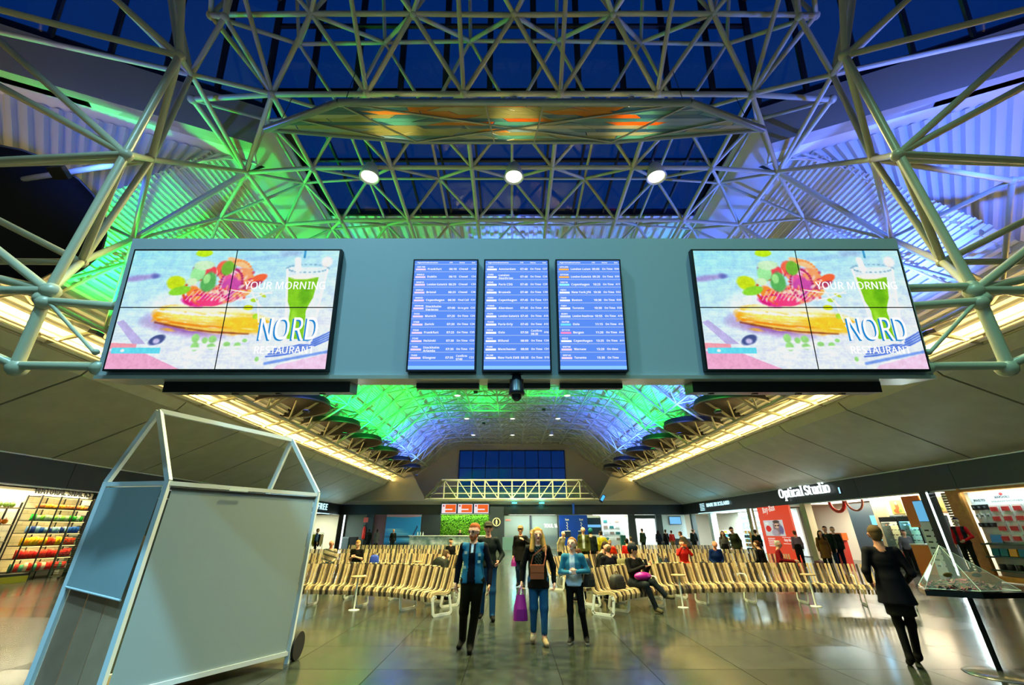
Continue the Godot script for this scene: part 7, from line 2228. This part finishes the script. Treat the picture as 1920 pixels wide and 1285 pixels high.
	for i in 32:
		block("slat", Vector3(17.6, 0.08 + 0.095 * i, -17.72), Vector3(0.06, 0.07, 0.55), mat("louvre_grey", Color(0.55, 0.54, 0.46), 0.5), lv)
	var wdm := mat("portal_wood", Color(0.72, 0.47, 0.20), 0.45)
	speckle(wdm, Color(0.64, 0.40, 0.16), Color(0.76, 0.52, 0.24), 0.02, 0.6, 77)
	var po := thing("portal", "warm wooden portal framing the electronics display", "portal", Vector3(17.6, 0, -17.0))
	block("portal_back", Vector3(17.42, 1.57, -17.3), Vector3(0.08, 3.14, 0.62), wdm, po)
	block("portal_jamb", Vector3(17.34, 1.57, -16.96), Vector3(0.12, 3.14, 0.12), wdm, po)
	block("portal_sill", Vector3(17.3, 0.12, -14.0), Vector3(0.5, 0.16, 5.8), wdm, po)
	block("portal_head", Vector3(17.4, 3.04, -14.0), Vector3(0.2, 0.12, 5.8), wdm, po)
	var pl := thing("plinth", "low wooden plinth under the shop dummy", "plinth", Vector3(16.75, 0, -17.0))
	block("plinth_block", Vector3(16.75, 0.15, -17.0), Vector3(0.6, 0.3, 0.6), wdm, pl)
	# electronics display wall
	var ew := thing("display_board", "white electronics display board with shelves beside the wooden portal", "display", Vector3(17.5, 0, -14.2))
	block("back_panel", Vector3(17.55, 1.6, -14.2), Vector3(0.06, 2.9, 5.4), mat("display_white", Color(0.82, 0.86, 0.86), 0.4), ew)
	for y in [0.38, 0.80, 1.22]:
		block("shelf_board", Vector3(17.35, y, -14.2), Vector3(0.36, 0.05, 5.3), mat("display_shelf", Color(0.20, 0.30, 0.28), 0.3), ew)
	block("peg_panel", Vector3(17.5, 2.1, -15.5), Vector3(0.05, 1.65, 1.5), mat("white_panel", Color.WHITE), ew)
	block("display_lamp", Vector3(17.45, 3.0, -14.2), Vector3(0.06, 0.04, 5.2), glow("display_lamp", Color(0.9, 1.0, 1.0), 2.5), ew)
	area("display_lamp_glow", Vector3(17.2, 2.97, -14.4), Vector3(0.5, -1, 0), Vector2(5.0, 0.06), Color(0.9, 1.0, 1.0), 4.0)
	sign_text("panel_lettering", "MARSHALL", 0.09, Vector3(17.47, 2.72, -15.95), R, mat("icon_ink", Color.BLACK), ew, false, 700, 0.5, 0.004)
	sign_text("panel_lettering", "HEADPHONES", 0.05, Vector3(17.47, 2.60, -16.1), R, mat("letter_grey", Color(0.5, 0.55, 0.55), 0.6), ew, false, 400, 1.0, 0.004)
	var dot := new_st()
	ball(dot, Vector3(17.47, 2.86, -15.7) - ew.position, Vector3(0.01, 0.05, 0.07), 6, 12)
	fin(dot, "panel_mark", mat("cabinet_red", Color.RED), ew)
	sign_text("panel_lettering", "PHOTO", 0.09, Vector3(17.51, 2.65, -16.75), R, mat("icon_ink", Color.BLACK), ew, false, 700, 0.4, 0.004)
	for i in 4:
		for j in 4:
			var b := thing("red_package", "red and white blister pack on the white peg panel", "package", Vector3(17.42, 1.42 + 0.32 * i, -16.1 + 0.38 * j), 0, "red blister packs on the peg panel")
			put("card", box_mesh(Vector3(0.03, 0.24, 0.30)), mat("pack_white", Color(0.86, 0.80, 0.78), 0.4), b, Transform3D(Basis(), Vector3(0.03, 0, 0)))
			put("goods", box_mesh(Vector3(0.06, 0.14, 0.2)), mat("pack_red", Color(0.76, 0.16, 0.16), 0.35), b, Transform3D(Basis(), Vector3(-0.02, -0.01, -0.03 + 0.05 * (i % 2))))
	for i in 3:
		for j in 3:
			var g := thing("gadget", "%s on the white board beside the wooden portal" % ["black action camera", "white earphone box", "dark headset"][i], "electronics", Vector3(17.46, 1.85 + 0.30 * (2 - i), -16.78 + 0.2 * j), 0, "%s row" % ["action camera", "earphone box", "headset"][i])
			put("casing", box_mesh([Vector3(0.08, 0.18, 0.14), Vector3(0.06, 0.17, 0.1), Vector3(0.1, 0.14, 0.15)][i]), mat("gadget_%d" % i, [Color(0.05, 0.07, 0.07), Color(0.86, 0.86, 0.84), Color(0.10, 0.11, 0.14)][i], 0.3), g)
			put("lens", box_mesh(Vector3(0.02, 0.06, 0.06)), mat("gadget_lens", Color(0.35, 0.40, 0.42), 0.2), g, Transform3D(Basis(), Vector3(-0.05, 0.01, 0)))
	var lp := thing("laptop", "open laptop on the display shelf", "laptop", Vector3(17.3, 1.255, -16.45))
	put("keyboard", box_mesh(Vector3(0.24, 0.02, 0.4)), mat("laptop_grey", Color(0.5, 0.52, 0.54), 0.3, 0.4), lp)
	put("lid", box_mesh(Vector3(0.02, 0.28, 0.4)), mat("laptop_grey", Color.WHITE), lp, Transform3D(Basis(Vector3(0, 0, 1), -0.2), Vector3(0.13, 0.14, 0)))
	put("screen", box_mesh(Vector3(0.005, 0.24, 0.36)), glow("laptop_screen", Color(0.12, 0.32, 0.40), 0.8), lp, Transform3D(Basis(Vector3(0, 0, 1), -0.2), Vector3(0.116, 0.14, 0)))
	for i in 6:
		var c: Color = [Color(0.06, 0.42, 0.46), Color(0.06, 0.42, 0.46), Color(0.90, 0.62, 0.05), Color(0.06, 0.40, 0.50), Color(0.85, 0.85, 0.82), Color(0.06, 0.42, 0.46)][i]
		var b := put("product_box", box_mesh(Vector3(0.10, 0.24, 0.24)), mat("soft_%s" % c.to_html(), c, 0.35), self, Transform3D(Basis(Vector3(0, 0, 1), -0.2), Vector3(17.32, 0.955, -16.55 + 0.29 * i)))
		tag(b, "%s product box on the middle display shelf" % ["teal", "teal", "amber", "blue green", "white", "teal"][i], "box", "product boxes on the middle shelf")
		var sp2 := new_st()
		lathe(sp2, Vector3.ZERO, [Vector2(0.0, 0.18), Vector2(0.08, 0.18), Vector2(0.09, 0.15), Vector2(0.09, 0.02), Vector2(0.08, 0.0), Vector2(0, 0)], 14)
		var k2 := fin(sp2, "speaker", mat("speaker_black", Color(0.06, 0.07, 0.06), 0.5), self, Transform3D(Basis(), Vector3(17.33, 0.405, -16.55 + 0.27 * i)))
		tag(k2, "small round black speaker on the lowest display shelf", "speaker", "speakers on the lowest shelf")

func shops_back() -> void:
	var R := Vector3(1, 0, 0)
	var Z := -45.25
	var dark := mat("dark_cladding", Color.BLACK)
	var wb := find_child("wall_back", false, false)
	var slate := mat("slate_panel", Color(0.12, 0.16, 0.19), 0.5)
	# left corner: grey wall, pillar, extinguisher
	block("wall_panel", Vector3(-15.6, 1.57, Z), Vector3(1.9, 3.14, 0.2), mat("sage_panel", Color(0.36, 0.42, 0.40), 0.6), wb)
	block("wall_panel", Vector3(-14.2, 1.57, Z + 0.1), Vector3(0.7, 3.14, 0.4), mat("blue_pillar", Color(0.12, 0.22, 0.27), 0.5), wb)
	lightbox("light_strip", "upright white light strip in the corner by the tax free shop", Vector3(-16.75, 1.6, -44.9), Vector3(0.16, 3.0, 0.05), Color(0.9, 1.0, 1.0), 2.0, Vector3(0, 0, 1), 3.0)
	var fe := thing("fire_extinguisher", "red fire extinguisher on the blue grey pillar", "extinguisher", Vector3(-14.6, 0.9, Z + 0.42))
	var st := new_st()
	lathe(st, Vector3.ZERO, [Vector2(0, 0), Vector2(0.14, 0.02), Vector2(0.15, 0.1), Vector2(0.15, 0.95), Vector2(0.08, 1.08), Vector2(0.04, 1.1), Vector2(0.04, 1.2), Vector2(0, 1.2)], 14)
	fin(st, "cylinder_body", mat("extinguisher_red", Color(0.85, 0.08, 0.05), 0.3), fe)
	block("nozzle", fe.position + Vector3(0, 1.25, 0.05), Vector3(0.2, 0.08, 0.1), dark, fe)
	block("sign_plate", fe.position + Vector3(0, 1.75, -0.1), Vector3(0.45, 0.45, 0.03), mat("sign_pink", Color(0.86, 0.40, 0.36), 0.5), fe)
	for k in 2:
		var bn := thing("bin", "%s waste bin before the grey wall" % ["steel grey", "black"][k], "bin", Vector3(-16.0 + 0.75 * k, 0, -44.2))
		block("bin_body", bn.position + Vector3(0, 0.5, 0), Vector3(0.6, 1.0, 0.5), [mat("bin_steel", Color(0.36, 0.42, 0.44), 0.4), dark][k], bn)
		block("bin_lid", bn.position + Vector3(0, 1.06, 0), Vector3(0.64, 0.12, 0.54), [mat("bin_lid", Color(0.5, 0.56, 0.58), 0.4), dark][k], bn)
	# blue sea poster
	var seas := []
	for k in 12:
		seas.append([0.2 + 0.07 * k, 0.45 + 0.045 * k, 0.4, 0.02, Color(0.55, 0.80, 0.92), 0.8])
	seas.append_array([[0.5, 0.03, 0.8, 0.06, Color(0.62, 0.50, 0.62), 0.3], [0.5, 0.95, 0.7, 0.14, Color(0.06, 0.22, 0.32), 0.6], [0.5, 0.68, 0.6, 0.05, Color(0.05, 0.22, 0.36), 0.8]])
	for k in 8:
		seas.append([0.74 + 0.022 * k, 0.80 - 0.06 * k, 0.018, 0.05, Color(0.06, 0.14, 0.35), 0.3])
	poster("sea_poster", "large blue sea poster on the end wall", Vector3(-12.6, 0.2, Z + 0.15), R, 3.5, 2.95, poster_tex(Color(0.10, 0.52, 0.82), seas))
	block("wall_panel", Vector3(-13.3, 1.57, Z), Vector3(1.3, 3.14, 0.1), mat("mauve_panel", Color(0.36, 0.26, 0.32), 0.6), wb)
	block("wall_panel", Vector3(-8.1, 1.57, Z), Vector3(1.9, 3.14, 0.2), slate, wb)
	block("wall_panel", Vector3(-6.9, 1.57, Z - 0.6), Vector3(1.2, 3.14, 0.2), mat("dark_cladding", Color.BLACK), wb)
	# green living wall with three orange screens, dark panel with emblem
	var gw := thing("green_wall", "bright green moss wall behind the bar", "plant wall", Vector3(-4.75, 0, Z))
	block("backing", Vector3(-4.75, 1.7, Z - 0.1), Vector3(4.9, 3.3, 0.1), mat("moss_bed", Color(0.16, 0.34, 0.03), 0.9), gw)
	var ms := new_st()
	var r2 := RandomNumberGenerator.new()
	r2.seed = 17
	for k in 2600:
		var p := Vector3(r2.randf_range(-2.4, 2.4), r2.randf_range(0.9, 3.15), 0.0)
		var b := Basis.from_euler(Vector3(r2.randf_range(-0.8, 0.8), r2.randf_range(-0.8, 0.8), r2.randf() * TAU))
		slab(ms, [p + b * Vector3(-0.05, 0, 0), p + b * Vector3(0, 0.035, 0.03), p + b * Vector3(0.06, 0, 0.05), p + b * Vector3(0, -0.035, 0.02)], Vector3(0, 0, 0.008))
	tag(fin(ms, "moss", mat("moss_green", Color(0.34, 0.58, 0.04), 0.8), gw), "", "", "", "stuff")
	lightbox("light_strip", "long light strip along the top of the moss wall", Vector3(-4.75, 3.2, Z + 0.25), Vector3(4.8, 0.03, 0.08), Color(0.9, 1.0, 0.8), 2.0, Vector3(0, -1, 0), 14.0)
	for k in 3:
		var x := -6.35 + 1.63 * k
		var sc := thing("menu_screen", "orange and white menu screen above the moss wall, %s of three" % ["first", "middle", "last"][k], "screen", Vector3(x, 3.7, Z + 0.35))
		put("screen_casing", box_mesh(Vector3(1.58, 0.98, 0.06)), mat("screen_blue_edge", Color(0.06, 0.16, 0.32), 0.4), sc)
		put("screen_panel", box_mesh(Vector3(1.46, 0.86, 0.02)), glow("menu_white", Color(0.95, 0.90, 0.92), 0.95), sc, Transform3D(Basis(), Vector3(0, 0, 0.035)))
		put("screen_orange", box_mesh(Vector3(1.05, 0.72, 0.02)), glow("menu_orange", Color(0.95, 0.36, 0.08), 0.95), sc, Transform3D(Basis(), Vector3(0.16, 0.02, 0.042)))
		put("screen_white_bar", box_mesh(Vector3(0.8, 0.12, 0.02)), glow("menu_white", Color.WHITE, 1.0), sc, Transform3D(Basis(), Vector3(-0.05, -0.08, 0.05)))
		put("screen_dot", box_mesh(Vector3(0.16, 0.16, 0.02)), glow("menu_red", Color(0.72, 0.22, 0.30), 0.9), sc, Transform3D(Basis(), Vector3(-0.55, 0.26, 0.05)))
	block("wall_panel", Vector3(-1.55, 1.95, Z + 0.1), Vector3(1.45, 3.9, 0.2), slate, wb)
	var em := thing("emblem", "round cream emblem with an upright mark on the slate panel", "sign", Vector3(-1.55, 2.45, Z + 0.24))
	var es := new_st()
	for i in 24:
		tb(es, Vector3(cos(TAU * i / 24) * 0.36, sin(TAU * i / 24) * 0.36, 0), Vector3(cos(TAU * (i + 1) / 24) * 0.36, sin(TAU * (i + 1) / 24) * 0.36, 0), 0.045, 6)
	fin(es, "ring", mat("emblem_cream", Color(0.86, 0.80, 0.62), 0.5), em)
	var e2 := new_st()
	ball(e2, Vector3.ZERO, Vector3(0.09, 0.27, 0.03), 8, 10)
	fin(e2, "mark", mat("emblem_cream", Color.WHITE), em)
	# marble counter
	var mc := thing("bar_counter", "long white marbled bar counter before the moss wall", "counter", Vector3(-6.0, 0, -43.6))
	var marble := mat("marble", Color(0.8, 0.8, 0.8), 0.3)
	speckle(marble, Color(0.30, 0.42, 0.44), Color(0.95, 0.96, 0.95), 0.008, 0.5, 91)
	block("counter_front", Vector3(-5.9, 0.6, -43.6), Vector3(7.6, 1.2, 0.7), marble, mc)
	block("counter_top", Vector3(-5.9, 1.23, -43.6), Vector3(7.8, 0.06, 0.9), mat("white_panel", Color.WHITE), mc)
	for k in 3:
		var bt := thing("bottle", "small white bottle standing on the marbled counter", "bottle", Vector3(-9.0 + 0.25 * k, 1.26, -43.5), 0, "bottles on the bar counter")
		var bs := new_st()
		lathe(bs, Vector3.ZERO, [Vector2(0, 0), Vector2(0.05, 0), Vector2(0.05, 0.2), Vector2(0.02, 0.26), Vector2(0.02, 0.32), Vector2(0, 0.32)], 10)
		fin(bs, "glass_body", mat("bottle_white", Color(0.8, 0.84, 0.84), 0.2), bt)
	# grey glass shopfront
	var gf := thing("shopfront", "grey frosted glass shopfront with white lettering", "shopfront", Vector3(2.0, 0, Z))
	var frost := mat("frost_glass", Color(0.42, 0.48, 0.48), 0.2)
	for k in 2:
		block("pane", Vector3(0.5 + 2.75 * k, 1.55, Z), Vector3(2.55, 3.0, 0.06), frost, gf)
	for x in [-0.85, 1.88, 4.6]:
		block("frame_post", Vector3(x, 1.55, Z + 0.05), Vector3(0.16, 3.1, 0.16), slate, gf)
	sign_text("shop_lettering", "TOUL W", 0.36, Vector3(3.2, 1.95, Z + 0.05), R, mat("print_white", Color(0.95, 0.93, 0.90), 0.6), gf, false, 800, 1.4, 0.01)
	block("notice", Vector3(-0.4, 2.65, Z + 0.05), Vector3(0.5, 0.12, 0.01), mat("sign_pink", Color.RED), gf)
	block("notice", Vector3(2.4, 1.5, Z + 0.05), Vector3(0.35, 0.5, 0.01), mat("print_white", Color(0.95, 0.93, 0.90), 0.6), gf)
	block("counter_front", Vector3(-0.2, 0.55, Z + 1.2), Vector3(1.4, 1.1, 0.5), mat("steel_teal", Color(0.40, 0.55, 0.58), 0.35, 0.3), gf)
	lightbox("ceiling_light", "white ceiling light behind the grey glass front", Vector3(2.0, 3.1, Z + 1.0), Vector3(4.5, 0.03, 0.3), Color(0.95, 1.0, 1.0), 1.6, Vector3(0, -1, 0), 22.0)
	# blue check-in kiosk wall
	var bk := thing("blue_kiosk", "tall bright blue self service kiosk wall", "kiosk", Vector3(6.1, 0, Z + 0.3))
	block("panel", Vector3(6.1, 1.55, Z + 0.3), Vector3(2.8, 3.1, 0.3), mat("kiosk_blue", Color(0.02, 0.22, 0.60), 0.35), bk)
	block("mast", Vector3(6.2, 3.7, Z + 0.35), Vector3(0.2, 1.0, 0.1), mat("kiosk_blue", Color.BLUE), bk)
	for k in 2:
		var x := 5.45 + 1.4 * k
		sign_text("kiosk_lettering", "Tax", 0.16, Vector3(x - 0.18, 2.6, Z + 0.46), R, mat("print_white", Color(0.95, 0.93, 0.90), 0.6), bk, true, 700, 0.4, 0.008)
		for i in 6:
			block("kiosk_mark", Vector3(x + 0.06 * (i % 2), 2.4 - 0.13 * i, Z + 0.46), Vector3(0.1, 0.06, 0.01), mat("print_white", Color(0.95, 0.93, 0.90), 0.6), bk)
		block("screen_panel", Vector3(x, 1.35, Z + 0.46), Vector3(0.6, 0.5, 0.02), glow("kiosk_screen", Color(0.10, 0.20, 0.24), 0.6), bk)
		block("screen_frame", Vector3(x, 1.64, Z + 0.46), Vector3(0.66, 0.05, 0.03), mat("print_white", Color(0.95, 0.93, 0.90), 0.6), bk)
	# dark screen and white shop
	var ds := thing("wall_screen", "large dark teal screen between kiosk and white shop", "screen", Vector3(8.2, 1.0, Z + 0.1))
	block("screen_panel", Vector3(8.2, 2.1, Z + 0.16), Vector3(1.3, 1.5, 0.04), glow("screen_deep_teal", Color(0.02, 0.16, 0.20), 0.8), ds)
	block("screen_band", Vector3(8.2, 2.1, Z + 0.19), Vector3(1.3, 0.25, 0.02), glow("screen_sky", Color(0.45, 0.75, 0.95), 1.0), ds)
	block("screen_frame", Vector3(8.2, 2.1, Z + 0.12), Vector3(1.5, 1.75, 0.04), mat("white_panel", Color.WHITE), ds)
	block("lower_panel", Vector3(8.2, 0.6, Z + 0.12), Vector3(1.5, 1.2, 0.04), mat("pale_panel", Color(0.66, 0.72, 0.74), 0.5), ds)
	var s1 := thing("shop_display", "white lit shop display with teal prints", "display", Vector3(10.3, 0, Z - 1.0))
	block("back_panel", Vector3(10.3, 1.57, Z - 1.2), Vector3(2.4, 3.14, 0.1), mat("white_panel", Color.WHITE), s1)
	for i in 4:
		for j in 3:
			block("print_card", Vector3(9.6 + 0.6 * j, 0.9 + 0.55 * i, Z - 1.13), Vector3(0.42, 0.3 - 0.04 * j, 0.02), mat("card_%d" % ((i + j) % 3), [Color(0.10, 0.42, 0.44), Color(0.75, 0.80, 0.80), Color(0.55, 0.50, 0.46)][(i + j) % 3], 0.6), s1)
	block("teal_bin", Vector3(11.2, 0.8, Z - 0.9), Vector3(0.5, 0.9, 0.4), mat("teal_paint", Color(0.08, 0.40, 0.34), 0.5), s1)
	column("dark column beside the bright white doorway", Vector3(12.0, 1.57, Z), Vector3(0.7, 3.14, 0.3), mat("column_green", Color(0.12, 0.17, 0.15), 0.5))
	lightbox("ceiling_light", "wide white ceiling light over the white shops of the end wall", Vector3(12.5, 3.2, Z - 1.4), Vector3(8.0, 0.03, 1.6), Color(1.0, 1.0, 0.97), 2.5, Vector3(0, -1, 0), 110.0)
	# bright doorway
	var dw := thing("door_1", "bright white open doorway in the end wall", "door", Vector3(13.4, 0, Z), 0, "", "structure")
	for q in [[12.35, 1.4, 0.1, 2.8], [14.35, 1.4, 0.1, 2.8]]:
		block("door_jamb", Vector3(q[0], q[1], Z), Vector3(q[2], q[3], 0.3), mat("pale_panel", Color.WHITE), dw)
	block("door_head", Vector3(13.35, 2.95, Z), Vector3(2.1, 0.35, 0.3), mat("column_green", Color.BLACK), dw)
	block("door_reveal", Vector3(13.4, 1.4, Z - 1.6), Vector3(3.0, 2.8, 0.1), mat("white_panel", Color.WHITE), dw)
	column("dark column between the bright doorway and the counter", Vector3(14.75, 1.57, Z), Vector3(0.6, 3.14, 0.3), mat("column_green", Color.BLACK))
	var tv := thing("television", "bright blue television high on the white rear wall", "television", Vector3(16.3, 2.2, Z + 0.2))
	block("screen_panel", Vector3(16.3, 2.6, Z + 0.3), Vector3(1.1, 0.65, 0.05), glow("screen_sky", Color.WHITE, 1.0), tv)
	block("screen_frame", Vector3(16.3, 2.6, Z + 0.27), Vector3(1.2, 0.75, 0.05), mat("screen_blue_edge", Color.BLACK), tv)
	var ct := thing("sales_counter", "black and white sales counter under the television", "counter", Vector3(15.95, 0, -43.0))
	block("counter_front", Vector3(15.95, 0.5, -43.0), Vector3(2.0, 1.0, 0.5), dark, ct)
	block("counter_top", Vector3(15.95, 1.03, -43.0), Vector3(2.1, 0.06, 0.6), mat("white_panel", Color.WHITE), ct)
	block("wall_panel", Vector3(16.2, 1.57, Z + 0.1), Vector3(2.3, 3.14, 0.1), mat("white_panel", Color.WHITE), wb)
	# bridge in front of the end glazing
	var br := thing("footbridge", "pale steel truss footbridge across the end of the hall", "bridge", Vector3(0, 0, -45.0))
	var pt := mat("bridge_paint", Color(0.80, 0.79, 0.66), 0.45)
	var H0 := 4.62
	var H1 := 6.45
	put("bottom_chord", unit_tube(), pt, br, tube_xf(Vector3(-8.9, H0, 0), Vector3(8.9, H0, 0), 0.09))
	put("top_chord", unit_tube(), pt, br, tube_xf(Vector3(-7.3, H1, 0), Vector3(7.3, H1, 0), 0.10))
	put("mid_rail", unit_tube(), pt, br, tube_xf(Vector3(-8.4, 5.15, 0), Vector3(8.4, 5.15, 0), 0.05))
	put("mid_rail", unit_tube(), pt, br, tube_xf(Vector3(-7.9, 5.85, 0), Vector3(7.9, 5.85, 0), 0.035))
	for s in [-1.0, 1.0]:
		put("end_brace", unit_tube(), mat("bridge_dark", Color(0.30, 0.32, 0.24), 0.5), br, tube_xf(Vector3(s * 8.9, H0, 0), Vector3(s * 7.3, H1, 0), 0.10))
		put("end_brace", unit_tube(), mat("bridge_dark", Color.BLACK), br, tube_xf(Vector3(s * 8.4, H0, 0.4), Vector3(s * 6.9, H1, 0.2), 0.05))
	for k in 11:
		var x := -7.0 + 1.4 * k
		put("upright", unit_tube(), pt, br, tube_xf(Vector3(x, H0, 0), Vector3(x, H1, 0), 0.075))
		if k < 10:
			var dn := k < 5
			put("diagonal", unit_tube(), pt, br, tube_xf(Vector3(x, H1 if dn else H0, 0), Vector3(x + 1.4, H0 if dn else H1, 0), 0.05))
		if k < 10:
			put("railing_pane", box_mesh(Vector3(1.3, 1.0, 0.01)), pane("bridge_glass", Color(0.35, 0.6, 0.45), 0.15), br, Transform3D(Basis(), Vector3(x + 0.7, 5.2, -0.3)))
	for x in [0.35, 3.1]:
		var lt := thing("spot_lamp", "small cyan lamp on the parapet under the footbridge", "light", Vector3(x - 0.1, 4.22, -44.75), 0, "cyan lamps on the parapet")
		put("lamp_housing", box_mesh(Vector3(0.6, 0.16, 0.12)), dark, lt, Transform3D(Basis(), Vector3(0, 0, -0.06)))
		for q in [-0.16, 0.16]:
			put("lamp_lens", box_mesh(Vector3(0.22, 0.13, 0.04)), glow("lamp_cyan", Color(0.35, 0.95, 0.95), 1.8), lt, Transform3D(Basis(), Vector3(q, 0, 0.02)))
		var om := OmniLight3D.new()
		om.name = "spot_lamp_glow"
		om.light_color = Color(0.35, 0.95, 0.95)
		om.light_energy = 1.0
		om.light_size = 0.1
		om.omni_range = 40.0
		om.omni_attenuation = 2.0
		om.shadow_enabled = true
		om.position = Vector3(x - 0.1, 4.22, -44.55)
		add_child(om, true)
	var bl := thing("wall_lamp", "tilted blue wall lamp on the soffit by the end wall", "light", Vector3(9.1, 4.62, -44.4))
	bl.rotation.z = -0.6
	put("lamp_housing", box_mesh(Vector3(0.35, 0.8, 0.2)), mat("lamp_navy", Color(0.02, 0.05, 0.14), 0.4), bl)
	put("lamp_lens", box_mesh(Vector3(0.25, 0.55, 0.05)), glow("lamp_blue", Color(0.25, 0.65, 1.0), 1.6), bl, Transform3D(Basis(), Vector3(0, 0.05, 0.11)))
